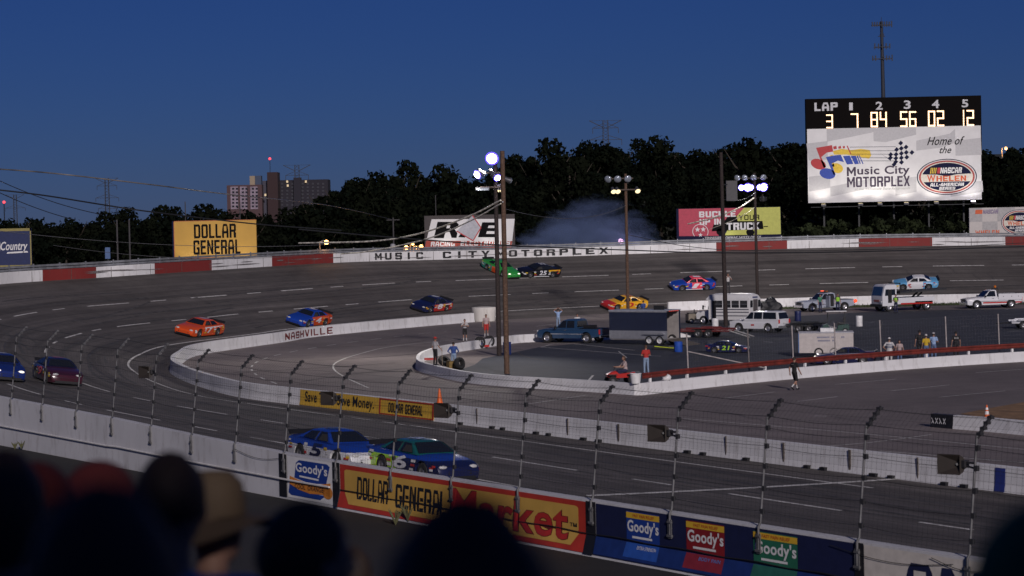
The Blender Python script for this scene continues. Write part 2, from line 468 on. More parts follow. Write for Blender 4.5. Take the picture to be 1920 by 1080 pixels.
# newer, darker asphalt of the pit lot
lot = [P(*q, z=.004) for q in ((795,688),(815,697),(873,711),(955,719),(1096,727),(1197,733),(1340,716),(1610,690),(1920,672))] + [Vector((70,140,.004)), Vector((88,196,.004)), Vector((62,212,.004)), Vector((36,212,.004)), Vector((15,196,.004))] + \
      [P(*q, z=.004) for q in ((1130,640),(1010,651),(958,662),(905,672),(890,684),(872,690))]
mb = MB().poly(lot)
tag(mb.build('pit_lot', asphalt('pit_lot_asphalt', (.050,.054,.066))), kind='structure')
# sandy patch beside the pit wall
mb = MB().poly([P(*q, z=.006) for q in ((1800,776),(1850,766),(1930,752),(2100,745),(2100,800),(1930,789),(1850,784))])
tag(mb.build('sand_patch', M('sand', (.23,.135,.065), .95, var=.4, scale=1.2, bump=.3)), kind='structure')
# grass strip at the foot of the back wall
gp = []
for q in ((22,224.2),(30,226.2),(45,227.3),(62,224.5),(75,219)): gp.append((q[0], q[1], .01))
for q in ((74,216),(61,220),(45,222.5),(30,222),(22,221)): gp.append((q[0], q[1], .01))
mb = MB().poly(gp)
for k in range(2600):
    x = rnd.uniform(22, 74); y0 = np.interp(x, [22,30,45,61,75], [221,222,222.5,220,216]); y1 = np.interp(x, [22,30,45,62,75], [224.2,226.2,227.3,224.5,219])
    y = rnd.uniform(y0 + .2, y1 - .1); a = rnd.uniform(0, 6.3); w = .05; h = rnd.uniform(.08, .32)
    mb.add([(x - w*math.cos(a), y - w*math.sin(a), 0), (x + w*math.cos(a), y + w*math.sin(a), 0), (x + rnd.uniform(-.1,.1), y + rnd.uniform(-.1,.1), h)], [(0,1,2)])
tag(mb.build('grass', M('grass_blades', (.04,.055,.018), .9, var=.5, scale=.8), fix=False), 'strip of rough dark grass at the foot of the white back wall', 'grass', kind='stuff')
# paved strip between the grandstand and the front wall
mb = MB().poly([tuple(NA + ND * s + NN * o + Vector((0, 0, .0))) for s, o in ((-75, -.25), (62, -.25), (62, -70), (-75, -70))])
tag(mb.build('walkway', asphalt('walkway_asphalt', (.030,.029,.028))), kind='structure')
# earth bank behind the outer wall
mb = MB(); n0 = 55
for i in range(n0, len(OC)):
    d = (OC[i] - IC[i]); d.z = 0; d.normalize(); q = OC[i]
    for k, (o, f) in enumerate(((.3, 1.0), (2.2, .97), (11, .0))):
        mb.v.append((q.x + d.x * o, q.y + d.y * o, (q.z - .05) * f - .1 * (k == 2)))
for i in range(len(OC) - n0 - 1):
    for k in range(2):
        a = i * 3 + k; mb.f.append([a, a + 1, a + 4, a + 3]); mb.m.append(0)
tag(mb.build('embankment', M('bank_grass', (.025,.032,.014), .95, var=.5, scale=.6, bump=.4, bscale=10), smooth=70), kind='structure')

# ------------------------------------------------------------------ painted lane markings
def strip(mb, pts, w, dz=.008):
    n = len(pts)
    o = len(mb.v)
    for i, p in enumerate(pts):
        d = (pts[min(i+1, n-1)] - pts[max(i-1, 0)]); d.z = 0; d.normalize(); s = Vector((d.y, -d.x, 0)) * (w / 2)
        for q in (p - s, p + s):
            mb.v.append((q.x, q.y, ground_at(q.x, q.y)[0] + dz))
    for i in range(n - 1):
        mb.f.append([o + 2*i, o + 2*i + 1, o + 2*i + 3, o + 2*i + 2]); mb.m.append(0)
def lane_path(v, i0=0, i1=None):
    return Path([trk(i, v) for i in range(i0, i1 or len(IC))])
def seg(path, a, b, step=1.5):
    n = max(2, int((b - a) / step) + 1)
    return [path.at(a + (b - a) * k / (n - 1))[0] for k in range(n)]
mb = MB()
DASHV = (.40, .66)
SOLIDV = .135
for v in DASHV:
    pa = lane_path(v); s = 2.0 + v * 7
    while s < pa.L - 8:
        strip(mb, seg(pa, s, s + 5.6 * rnd.uniform(.95, 1.03)), .16); strip(mb, seg(pa, s + 8.6, s + 10.8), .15); s += 14.2
pa = lane_path(SOLIDV); strip(mb, seg(pa, 60, pa.L - 1), .14)
pa = lane_path(.86); strip(mb, seg(pa, 5, 80), .14)
tag(mb.build('lane_markings', LINE), kind='structure')
mb = MB()
def flat(pts, w, dash=None, dz=.010, smooth=8):
    pp = [P(*q, z=0) for q in pts]
    pp = cr(pp, smooth) if len(pp) > 2 else pp
    pa = Path(pp)
    if dash:
        s = 0
        while s < pa.L: strip(mb, seg(pa, s, min(s + dash[0], pa.L), .8), w, dz); s += dash[1]
    else: strip(mb, seg(pa, 0, pa.L, .8), w, dz)
z7 = lambda a: [(300 + x / 3.2, 540 + y / 3.2) for x, y in a]
flat(z7([(1250,600),(1100,530),(1040,480),(1070,440),(1200,395),(1400,350),(1780,310),(2050,285)]), .12)
flat(z7([(700,575),(620,545),(570,515),(548,485),(565,455),(625,425),(735,395),(890,365),(1075,335),(1290,307),(1490,283),(1720,260)]), .13, (1.9, 4.2))
flat([(1100,937),(1690,898)], .34, dz=.014)
flat([(1280,785),(1600,812),(1920,843)], .1); flat([(1540,838),(1650,828),(1747,815)], .1); flat([(1080,793),(1290,800)], .1)
flat([(1357,747),(1453,735)], .12); flat([(1495,753),(1570,744)], .12); flat([(1566,721),(1680,711)], .12); flat([(1670,733),(1780,722)], .12); flat([(1830,699),(1925,692)], .12); flat([(1760,745),(1885,733)], .1)
flat([(866,739),(964,734)], .1); flat([(990,758),(1100,741)], .1); flat([(1650,846),(1920,868)], .1); flat([(1527,780),(1551,781)], .12)
flat([(1014,651),(1205,666),(1240,668)], .12); flat([(1014,651),(1058,644),(1190,657)], .12); flat([(1103,714),(1112,704)], .14)
flat([(1080,603),(1005,612)], .12); flat([(1000,620),(1060,613)], .1); flat([(1432,641),(1450,642)], .12); flat([(1803,612),(1818,611)], .12); flat([(1895,621),(1910,621)], .12)
flat([(1160,659),(1175,671)], .1)
tag(mb.build('pit_markings', LINE), kind='structure')

# skid marks, paving seams and sealed cracks
mb = MB(); sk = random.Random(21)
for k in range(46):
    i0 = sk.randrange(4, len(IC) - 40); v = sk.uniform(.10, .75); L = sk.randrange(6, 26); dv = sk.uniform(-.10, .16)
    pts = [trk(i0 + j, min(.95, max(.03, v + dv * (j / L) ** 1.5))) for j in range(L)]
    strip(mb, pts, sk.uniform(.12, .28), .006)
    if k % 3 == 0: strip(mb, [trk(i0 + j, min(.95, max(.03, v + .085 + dv * (j / L) ** 1.5))) for j in range(L)], .2, .006)
for k in range(14):
    a = Vector((sk.uniform(-14, 20), sk.uniform(105, 185), 0)); ang = sk.uniform(0, 6.3); c = sk.uniform(-.10, .10); pts = []
    for j in range(16):
        pts.append(a.copy()); ang += c; a = a + Vector((math.cos(ang), math.sin(ang), 0)) * .8
    if all(track_bvh.ray_cast(Vector((p.x, p.y, 50)), Vector((0,0,-1)))[0] is None for p in pts): strip(mb, pts, .2, .007)
tag(mb.build('skid_marks', M('skid_rubber', (.055,.052,.052), .85, var=.5, scale=1.5)), kind='structure')
mb = MB()
for v in (.265, .53, .79): strip(mb, [trk(i, v) for i in range(len(IC))], .05, .005)
cr_ = random.Random(8)
for k in range(60):
    i0 = cr_.randrange(4, len(IC) - 10); v = cr_.uniform(.05, .9); pts = []
    for j in range(7): pts.append(trk(i0, min(.98, v + .02*j)) + Vector((cr_.uniform(-.25,.25), cr_.uniform(-.25,.25), 0)))
    strip(mb, pts, .06, .005)
for k in range(70):
    a = Vector((cr_.uniform(-12, 34), cr_.uniform(80, 200), 0)); ang = cr_.choice((-.98, .6, 2.2)) + cr_.uniform(-.2, .2); pts = []
    for j in range(9): pts.append(a.copy()); ang += cr_.uniform(-.35, .35); a = a + Vector((math.cos(ang), math.sin(ang), 0)) * 1.1
    if all(track_bvh.ray_cast(Vector((p.x, p.y, 50)), Vector((0,0,-1)))[0] is None for p in pts): strip(mb, pts, .05, .007)
tag(mb.build('crack_seal', M('crack_tar', (.035,.034,.036), .6, var=.4)), kind='structure')

# ------------------------------------------------------------------ walls
def wall(path, section, s0=0, s1=None, step=.8, matfn=None, mb=None, ztop=None, breaks=()):
    mb = mb or MB(); s1 = path.L if s1 is None else s1
    n = max(2, int((s1 - s0) / step) + 1)
    ss = sorted(set([s0 + (s1 - s0) * k / (n - 1) for k in range(n)] + [b for b in breaks if s0 < b < s1]))
    o = len(mb.v); k = len(section)
    for t in ss:
        q, d, r = path.frame(t)
        for off, dz in section: mb.v.append((q.x + r.x * off, q.y + r.y * off, q.z + dz))
    for i in range(len(ss) - 1):
        for j in range(k):
            j2 = (j + 1) % k
            mb.f.append([o+i*k+j, o+i*k+j2, o+(i+1)*k+j2, o+(i+1)*k+j])
            mb.m.append(matfn((ss[i] + ss[i+1]) / 2) if matfn else 0)
    mb.f.append([o + j for j in range(k)]); mb.m.append(0)
    mb.f.append([o + (len(ss)-1)*k + j for j in range(k)][::-1]); mb.m.append(0)
    return mb
def path_face(path, off):
    # lettering laid on a wall: u = arc length, v = height above the path
    def fn(u, v):
        q, d, r = path.frame(u); return (q.x + r.x * off, q.y + r.y * off, q.z + v)
    return fn

# --- inner wall of the big oval (NASHVILLE, SAVE TIME)
ipath = Path(IC[:NS * (NI_WALL - 1) + 1])
iw = empty('infield_wall', 'low white concrete wall curving round the infield with NASHVILLE lettered on it', 'wall', (0,0,0))
sec = [(-.06, -.02), (0, .25), (0.03, h_in), (.30, h_in), (.33, .25), (.38, -.02)]
wall(ipath, sec).build('barrier', WHITE, iw)
sN0, sN1 = ipath.near_px(613.5), None
# the far branch is met second by an image column: search it from the nose on
def near_px_from(path, px, sa, sb, dz=0):
    best = (1e9, sa)
    for k in range(4000):
        t = sa + (sb - sa) * k / 3999; q = path.at(t)[0]; e = abs(pix((q.x, q.y, q.z + dz))[0] - px)
        if e < best[0]: best = (e, t)
    return best[1]
NOSE = sum((IC[i+1] - IC[i]).length for i in range(NS * 7))
mb = MB()
a = near_px_from(ipath, 527, NOSE + 8, ipath.L, .4); b = near_px_from(ipath, 617, NOSE + 8, ipath.L, .4)
block_on(mb, 'NASHVILLE', a, b, .13, .70, s=.22, t=.16, gap=.32, fn=path_face(ipath, .37))
mb.build('lettering', M('dark_red_paint', (.17,.02,.02), .7), iw, fix=False)
f0 = near_px_from(ipath, 815.5, 10, NOSE - 5); f1 = near_px_from(ipath, 564, 10, NOSE - 5); fm = near_px_from(ipath, 713, 10, NOSE - 5)
bn = empty('advert_banner', 'yellow banner reading Save Time Save Money with a red framed half on the inner wall', 'banner', ipath.at(f0)[0])
def relto(o, mb): 
    L = o.location; mb.v = [(x - L.x, y - L.y, z - L.z) for x, y, z in mb.v]; return mb
YEL = M('banner_yellow', (.62,.38,.045), .6, var=.08)
relto(bn, wall(ipath, [(-.085, .04), (-.035, .25), (-.0, h_in - .02), (.012, h_in - .02), (-.02, .25), (-.07, .04)], f0, f1)).build('sheet', YEL, bn)
mb = MB()
ff = path_face(ipath, -.052)
fs = lambda u, v: (lambda q, d, r: (q.x + r.x * (-.09 + .075 * v), q.y + r.y * (-.09 + .075 * v), q.z + v))(*ipath.frame(u))
text_on(mb, 'Save Time. Save Money.', f1 - .6, fm + .5, .10, .78, 0, 0, .02, 0, 1.0, fs)
relto(bn, mb).build('lettering', BLACKP, bn, fix=False); mb = MB()
block_on(mb, 'DOLLAR GENERAL', fm - .9, f0 + 1.0, .20, .66, s=.30, t=.16, gap=.22, fn=fs)
relto(bn, mb).build('lettering', BLACKP, bn, fix=False)
mb = MB()
for (u0, u1, v0, v1) in ((fm, fm - .13, .05, .83), (f0 + .13, f0, .05, .83), (fm, f0, .05, .11), (fm, f0, .77, .83)):
    n = 12
    for k in range(n):
        ua = u0 + (u1 - u0) * k / n; ub = u0 + (u1 - u0) * (k + 1) / n
        mb.add([fs(ua, v0), fs(ub, v0), fs(ub, v1), fs(ua, v1)], [(0,1,2,3)])
relto(bn, mb).build('red_border', M('banner_red', (.40,.03,.02), .6), bn, fix=False)
# joints, fork pockets and the dark blue panel on the straight
mb = MB()
for k, px in enumerate((895, 1065, 1160, 1362, 1470, 1594, 1722)):
    t = near_px_from(ipath, px, 0, f0); q, d, r = ipath.frame(t)
    w_ = .05 + .03 * (k % 3)
    mb.box(q + r * -.012 + Vector((0, 0, .42)), (.035, w_, .84), rz=math.atan2(r.y, r.x))
mb.build('joint', M('joint_dirt', (.10,.085,.075), .95, var=.6, scale=12), iw)
mb = MB()
for px in (866, 926, 946, 1009, 1032, 1098, 1126, 1293, 1322, 1403, 1517, 1548, 1642, 1675, 1775, 1812):
    t = near_px_from(ipath, px, 0, f0); q, d, r = ipath.frame(t)
    mb.box(q + r * -.10 + Vector((0, 0, .06)), (.16, .24 + rnd.random() * .1, .12), rz=math.atan2(r.y, r.x))
mb.build('fork_pocket', BLACKP, iw)
mb = MB()
t = near_px_from(ipath, 1876, 0, f0)
wall(ipath, [(-.075, .02), (-.03, .25), (.0, h_in - .06), (.012, h_in - .06), (-.02, .25), (-.06, .02)], t - .22, t + .22, .2, mb=mb)
mb.build('blue_panel', M('panel_blue', (.02,.035,.20), .6), iw)

# --- back wall of the infield on the far straight
bpath = Path(IC[NS * (NI_WALL + 1):NS * (NI_WALL + 5) + 1])
bw = wall(bpath, [(-.05, -.02), (0, .3), (0.03, .92), (.30, .92), (.33, .3), (.38, -.02)]).build('back_wall', WHITE)
tag(bw, 'low white concrete wall behind the parked rescue vehicles', 'wall')

# --- outer wall round the turn, white with red blocks and MUSIC CITY MOTORPLEX
opath = Path(OC[NS * 7 - 4:])
ow = empty('outer_wall', 'long white outer wall of the banked turn with red blocks and MUSIC CITY MOTORPLEX', 'wall')
reds = []
for a, b in ((80,180.5),(290,397),(510,625),(1343,1476),(1610,1748),(1885,2030)):
    reds.append((opath.near_px(a), opath.near_px(b)))
brk = [x for r_ in reds for x in r_]
sec = [(0, -.05), (.02, .95), (-.28, .95), (-.30, -.6)]
wall(opath, sec, matfn=lambda s: 1 if any(a < s < b for a, b in reds) else 0, breaks=brk).build('barrier', [WHITE, RED], ow)
mb = MB()
of = path_face(opath, .05)
def lettered(word, px0, px1, mat):
    mb = MB(); n = len(word); a = opath.near_px(px0); b = opath.near_px(px1); step = (b - a) / (n - .35)
    for k, ch in enumerate(word):
        w_ = step * (.66 if ch != 'I' else .2)
        x0 = a + k * step + (step * .2 if ch == 'I' else 0)
        block_on(mb, ch, x0, x0 + w_, .14, .86, s=.30, t=.22, fn=of)
    return mb.build('lettering', mat, ow, fix=False)
lettered('MUSIC', 703, 793, M('wall_letter_black', (.02,.02,.022), .7)); lettered('CITY', 830, 918, MATS['wall_letter_black'])
lettered('MOTORPLEX', 931, 1140, MATS['wall_letter_black'])
# panel joints and tyre scrapes on the outer wall
mb = MB(); s = 2.0
while s < opath.L - 1:
    q, d, r = opath.frame(s); mb.box(q + r * .012 + Vector((0, 0, .45)), (.016, .05, .90), rz=math.atan2(r.y, r.x)); s += 4.6
mb.build('joint', M('joint_dirt', (.10,.085,.075), .95, var=.6, scale=12), ow)
mb = MB(); sc = random.Random(3)
for k in range(60):
    s = sc.uniform(2, opath.L - 8); L = sc.uniform(1.2, 6); z = sc.uniform(.15, .6); hgt = sc.uniform(.02, .07); n = 6
    for i in range(n):
        a, b = s + L*i/n, s + L*(i+1)/n; k0 = hgt*math.sin(math.pi*(i+.02)/n); k1 = hgt*math.sin(math.pi*(i+.98)/n)
        pa_, pb_ = of(a, z), of(b, z); f = lambda p, e: (p[0], p[1], p[2] + e)
        mb.add([f(pa_, -k0), f(pb_, -k1), f(pb_, k1), f(pa_, k0)], [(0,1,2,3)])
mb.build('tyre_scrape', M('scrape_rubber', (.16,.15,.15), .9, var=.6, scale=8), ow, fix=False)
# steel rail and its posts behind the wall top
mb = MB(); wall(opath, [(-.34, .98), (-.34, 1.16), (-.40, 1.16), (-.40, .98)], mb=mb); wall(opath, [(-.34, 1.22), (-.34, 1.40), (-.40, 1.40), (-.40, 1.22)], mb=mb)
mb.build('guard_rail', M('weathered_rail', (.20,.21,.23), .6, .3, var=.3, scale=1.5), ow)
mb = MB(); s = .5
while s < opath.L:
    q, d, r = opath.frame(s); mb.box(q + r * -.45 + Vector((0,0,.75)), (.1,.1,1.5), rz=math.atan2(d.y, d.x)); s += 3.0
mb.build('rail_post', STEEL, ow)

# --- near front-stretch wall
nz = [(-60, 2.15), (-54.5, 2.07), (-42.8, 1.86), (-34.9, 1.64), (-28, 1.5), (-10, 1.5), (62, 1.5)]
npts = [Vector((-44.8, 152, 5.2)), Vector((-44.2, 146, 5.0)), Vector((-43, 139.8, 4.7)), Vector((-39.6, 127, 4.0)), Vector((-35.1, 115, 3.3)), Vector((-28.6, 103.5, 2.5))]
npts = [NA + ND * s + Vector((0, 0, z)) for s, z in nz[1:]][::-1]
far = [Vector((-28.4, 103.3, 2.5)), Vector((-34.9, 114.8, 3.3)), Vector((-39.4, 126.9, 4.0)), Vector((-42.9, 139.9, 4.7)), Vector((-44.7, 149.9, 5.2))]
npath_pts = (npts + far)[::-1]                    # left to right in the picture
dense = []
for a, b in zip(npath_pts, npath_pts[1:]):
    n = max(1, int((b - a).length / 1.5))
    dense += [a.lerp(b, k / n) for k in range(n)]
npath = Path(dense + [npath_pts[-1]])             # top edge, spectator side; right-hand normal looks at the grandstand
FOLD = .62
FL0 = npath.near_px(626)
def flare(u): return .15 * ssmooth(FL0, FL0 + .3, u)
def nface(u, v, lift=0.0):
    # v = 0 at the foot of the wall, 1 at its top
    q, d, r = npath.frame(u)
    H = q.z; zf = FOLD * .9
    z = H * v
    off = 0 if z >= zf else flare(u) * (zf - z) / zf
    return (q.x + r.x * (off + lift), q.y + r.y * (off + lift), z)
mb = MB(); n = 420
for k in range(n + 1):
    u = npath.L * k / n; q, d, r = npath.frame(u); zf = FOLD * .9
    for off, z in ((flare(u), -.05), (0, zf), (0, q.z), (-.35, q.z), (-.35, -.3 if q.z < 2 else q.z - 1.3)):
        mb.v.append((q.x + r.x * off, q.y + r.y * off, z))
for k in range(n):
    for j in range(5):
        mb.f.append([k*5+j, k*5+(j+1) % 5, (k+1)*5+(j+1) % 5, (k+1)*5+j]); mb.m.append(0)
nw = empty('front_wall', 'tall pale concrete wall along the front stretch below the catch fence', 'wall')
mb.build('barrier', wall_paint('front_wall_paint', (.60,.60,.62), amount=.55), nw)
def npx(px):
    best = (1e9, 0)
    for k in range(6000):
        t = npath.L * k / 5999; q = npath.at(t)[0]
        if q.y < 20: break
        e = abs(pix((q.x, q.y, q.z * .7))[0] - px)
        if e < best[0]: best = (e, t)
    return best[1]
# conduit pipe along the wall
pp = []
for px in range(-60, 640, 20):
    u = npx(px); pp.append(Vector(nface(u, .42 if px > 200 else .40, .06)))
MB().tube(pp, .035, 6).build('conduit', M('conduit_grey', (.62,.61,.60), .5), nw, smooth=40)
pp = []
for px in list(range(640, 1900, 30)):
    u = npx(px); pp.append(Vector(nface(u, .40 + .012 * math.sin(px * .05), .05)))
MB().tube(pp, .014, 5).build('cable', DARKMETAL, nw)
# ------------------------------------------------------------------ pit island wall with red guard rail
kb = [(1010,641,.3),(958,644,.3),(905,652,.3),(866,658,.3),(830,664,.3),(800,672,.2),(784,680,.1),(780,689,0),(787,696,0),(813,704,0),(873,717,0),(955,725.5,0),(1096,734,0),(1197.5,741.5,0)]
pl = []
for x, y, o in kb:
    q = P(x, y); q.y += o; pl.append(q)
front_corner = pl[-1]
right = [P(*q) for q in ((1197.5,741.5),(1340,725),(1480,711),(1613,699.5),(1760,688),(1920,678),(2060,671))]
far_ext = [P(1010,641) + Vector((14 - 3.5*k, 3.0 - .8*k, .0)) for k in range(0, 4)]
isl = Path(cr(far_ext[:-1] + pl, 5) + cr(right, 5)[1:])
HI = .62
iso = empty('island_wall', 'low white wall round the dark pit lot with a red steel rail along its right half', 'wall')
# inside of the loop is on the left going nose -> corner, so the right-hand normal points outwards
def outn(path, t): return path.frame(t)
probe = isl.frame(isl.L * .5)
sgn = 1 if probe[2].y < 0 else -1
sec = [(.05 * sgn, -.02), (0, .2), (-.02 * sgn, HI), (-.26 * sgn, HI), (-.28 * sgn, .2), (-.33 * sgn, -.02)]
wall(isl, sec, step=.6).build('barrier', WHITE, iso)
c_s = min(range(len(isl.p)), key=lambda i: (isl.p[i] - front_corner).length); c_s = isl.s[c_s]
RAIL = M('red_rail_paint', (.15,.024,.016), .55, .0, var=.35, scale=3)
wb = [(-.16, .84), (-.11, .90), (-.16, .97), (-.16, 1.01), (-.11, 1.08), (-.16, 1.15), (-.19, 1.15), (-.19, .84)]
wb = [(a * sgn, b) for a, b in wb]
wall(isl, wb, c_s + .5, isl.L - .1, .8).build('guard_rail', RAIL, iso)
s = c_s + 1.2
first = None
while s < isl.L - .5:
    q, d, r = isl.frame(s)
    if first is None:
        mb = MB().box((0, 0, .78), (.14, .12, .62)).box((0, 0, .55), (.26, .16, .14)); first = mb.build('rail_post', WHITEP, iso)
        o = first
    else:
        o = first.copy(); COL.objects.link(o); o.parent = iso
    o.location = q - r * (.24 * sgn); o.rotation_euler = (0, 0, math.atan2(d.y, d.x)); s += 3.4

# right-hand pit wall with its black end
pw = empty('pit_wall', 'short white pit wall with a black crossed end beside the sand patch', 'wall')
pp_ = Path([P(1745, 800.5), P(1787, 804), P(1850, 809), P(1920, 816), P(2050, 829)])
sg = 1 if pp_.frame(.1)[2].y < 0 else -1
blk = (P(1787, 804) - P(1745, 800.5)).length
sec = [(.04 * sg, -.02), (0, .2), (-.02 * sg, .58), (-.30 * sg, .58), (-.32 * sg, .2), (-.36 * sg, -.02)]
wall(pp_, sec, matfn=lambda s: 1 if s < blk else 0, step=.5, breaks=(blk,)).build('barrier', [WHITE, BLACKP], pw)
mb = MB(); fn = path_face(pp_, .045 * sg)
for k in range(4):
    for sh in (-1, 1):
        cx = .17 + k * .22
        a = Vector((cx - .07 * sh, .17, 0)); b = Vector((cx + .07 * sh, .42, 0))
        if k in (0, 2) and sh == 1: b = (a + b) / 2
        n = Vector((b.y - a.y, a.x - b.x, 0)).normalized() * .018
        mb.add([fn(p.x, p.y) for p in (a - n, b - n, b + n, a + n)], [(0,1,2,3)])
mb.build('white_cross', WHITEP, pw, fix=False)

# ------------------------------------------------------------------ sponsor panels on the front wall
def panel(name, label, px0, px1, v0, v1, mat, lift=.012, nseg=None, group=None):
    u0, u1 = npx(px0), npx(px1)
    o = empty(name, label, 'banner', npath.at(u0)[0], group=group)
    mb = MB(); n = nseg or max(2, int(abs(u1 - u0) / .6)); vf = None
    vs = [v0, v1]
    for k in range(n + 1):
        u = u0 + (u1 - u0) * k / n; H = npath.at(u)[0].z; vf = FOLD * .9 / H
        vv = [v0] + ([vf] if v0 < vf < v1 else []) + [v1]
        for v in vv: mb.v.append(nface(u, v, lift))
    m = len(vv)
    for k in range(n):
        for j in range(m - 1): mb.f.append([k*m+j, (k+1)*m+j, (k+1)*m+j+1, k*m+j+1]); mb.m.append(0)
    relto(o, mb).build('sheet', mat, o)
    return o, u0, u1
BLOCKY = ('DOLLAR', 'GENERAL', 'AM', 'P')
def pdecal(o, name, mat, shapes, u0, u1, lift=.02):
    # shapes: list of outlines in panel units (a: 0 left..1 right, v: wall height 0..1); or ('text', body, a0, a1, v0, v1, bold, shear)
    tx = [q for q in shapes if q[0] == 'text']
    if len(shapes) > 1 and tx:
        for q in tx: pdecal(o, name, mat, [q], u0, u1, lift)
        shapes = [q for q in shapes if q[0] != 'text']
        if not shapes: return
        name = 'underline'
    mb = MB(); fn = lambda a, v: nface(u0 + (u1 - u0) * a, v, lift)
    for s_ in shapes:
        if s_[0] == 'text':
            _, body, a0, a1, v0, v1, bold, shear = s_
            if body in BLOCKY: block_on(mb, body, a0, a1, v0, v1, s=.30, t=.15, gap=.2, fn=fn)
            else: text_on(mb, body, a0, a1, v0, v1, 0, 0, bold, shear, 1.0, fn)
        else: mb.add([fn(a, v) for a, v in s_], [list(range(len(s_)))])
    return relto(o, mb).build(name, mat, o, fix=False)
def rr(a0, a1, v0, v1, ra, rv, n=5):
    out = []
    for cx, cy, t0 in ((a1 - ra, v1 - rv, 0), (a0 + ra, v1 - rv, 90), (a0 + ra, v0 + rv, 180), (a1 - ra, v0 + rv, 270)):
        for k in range(n + 1):
            t = R(t0 + 90 * k / n); out.append((cx + ra * math.cos(t), cy + rv * math.sin(t)))
    return out
BLUE = M('sponsor_blue', (.012,.045,.26), .5, var=.06); NAVY = M('navy_paint', (.008,.012,.055), .6); SKYB = M('light_blue', (.08,.22,.55), .5, var=.06)
ORANGE = M('orange_print', (.62,.22,.03), .55, var=.1); REDP = M('red_print', (.42,.025,.02), .55, var=.1); GREENP = M('green_print', (.02,.14,.08), .55, var=.1)
YELP = M('yellow_print', (.68,.42,.03), .55, var=.08); WHT = M('white_print', (.74,.74,.74), .55, var=.05); REDD = M('deep_red_print', (.24,.012,.016), .55, var=.1)
MUST = M('mustard_board', (.60,.36,.075), .6, var=.12, scale=1.0)
for i, (a, b) in enumerate(((524, 538.5), (624.5, 638), (1100, 1118), (1604, 1621))):
    o, u0, u1 = panel('wall_pilaster', ['black strip on the front wall left of the cool orange panel', 'black strip between the cool orange panel and the yellow market board', 'black strip between the market board and the navy panel', 'black strip between the navy panel and the white lettered board'][i], a, b, .02, .985, BLACKP, .03, 2, 'black strips dividing the front wall')
    o['category'] = 'wall strip'
# cool orange panel
o, u0, u1 = panel('advert_banner', 'white panel with blue Goody\'s badge over a cool orange ribbon', 539, 624.5, .03, .96, WHT)
pdecal(o, 'blue_badge', BLUE, [[(.16,.50),(.20,.84),(.27,.91),(.88,.91),(.94,.86),(.86,.47),(.5,.42)], [(.05,.36),(.02,.14),(.08,.09),(.72,.09),(.84,.2),(.5,.2)]], u0, u1, .020)
pdecal(o, 'orange_ribbon', ORANGE, [[(.06,.52),(.25,.46),(.5,.41),(.75,.44),(.95,.50),(.93,.19),(.78,.22),(.5,.19),(.25,.24),(.05,.34)]] + [rr(.78,.99,.14,.42,.1,.13)], u0, u1, .026)
pdecal(o, 'lettering', WHT, [('text', "Goody's", .20, .89, .58, .86, .045, 0), [(.28,.53),(.70,.51),(.70,.55),(.28,.57)]], u0, u1, .030)
pdecal(o, 'lettering', BLACKP, [('text', 'COOL  ORANGE', .17, .80, .26, .37, .03, .1)], u0, u1, .032)
# yellow market board
o, u0, u1 = panel('advert_banner', 'long mustard board reading Dollar General Market with a thick red border', 638.5, 1099.5, .035, .965, M('board_red', (.44,.035,.02), .6, var=.15, scale=1.5))
pdecal(o, 'yellow_field', MUST, [rr(.022, .975, FOLD*.9/1.5 + .004, .865, .014, .05) , [(.05,.13),(.955,.13),(.978,FOLD*.9/1.5 - .004),(.022,FOLD*.9/1.5 - .004)]], u0, u1, .022)
pdecal(o, 'lettering', BLACKP, [('text', 'DOLLAR', .085, .225, .27, .75, .05, 0), ('text', 'GENERAL', .26, .475, .24, .73, .05, 0), ('text', '\u2122', .945, .97, .47, .54, .01, 0)], u0, u1, .030)
pdecal(o, 'lettering', M('letter_dark_red', (.10,.008,.008), .6), [('text', 'Market', .497, .943, .19, .845, .055, 0)], u0, u1, .029)
pdecal(o, 'lettering', REDP, [('text', 'Market', .500, .940, .20, .835, .03, 0)], u0, u1, .034)
# navy panel with three badges
o, u0, u1 = panel('advert_banner', 'navy panel with three Goody\'s badges in blue red and green', 1118.5, 1603.5, .03, .965, NAVY)
vf = FOLD * .9 / 1.5
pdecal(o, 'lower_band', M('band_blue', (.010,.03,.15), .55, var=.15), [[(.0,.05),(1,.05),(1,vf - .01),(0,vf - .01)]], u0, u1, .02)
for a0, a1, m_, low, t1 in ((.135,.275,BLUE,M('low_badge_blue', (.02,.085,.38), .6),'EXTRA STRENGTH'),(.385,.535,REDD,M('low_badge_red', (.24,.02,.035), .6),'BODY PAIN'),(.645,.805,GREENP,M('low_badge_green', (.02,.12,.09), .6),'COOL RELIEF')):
    w_ = a1 - a0
    if t1 == 'COOL RELIEF': t1 = None
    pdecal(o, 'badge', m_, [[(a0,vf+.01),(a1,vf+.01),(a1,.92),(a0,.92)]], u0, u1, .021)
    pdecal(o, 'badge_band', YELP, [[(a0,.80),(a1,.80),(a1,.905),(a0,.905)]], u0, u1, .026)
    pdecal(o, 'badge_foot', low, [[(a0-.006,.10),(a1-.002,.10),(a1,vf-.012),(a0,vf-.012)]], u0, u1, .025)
    pdecal(o, 'lettering', WHT, [('text', "Goody's", a0+.035*w_, a1-.02*w_, .50, .775, .045, 0), [(a0+.18*w_,.445),(a1-.22*w_,.445),(a1-.22*w_,.485),(a0+.18*w_,.485)]], u0, u1, .030)
    pdecal(o, 'lettering', REDP, [('text', 'FAST PAIN RELIEF', a0+.2*w_, a1-.16*w_, .825, .88, .02, .1)], u0, u1, .030)
    if t1: pdecal(o, 'lettering', SKYB if 'BODY' in t1 else WHT, [('text', t1, a0+.35*w_, a1-.08*w_, .26, .32, .01, .1)], u0, u1, .031)
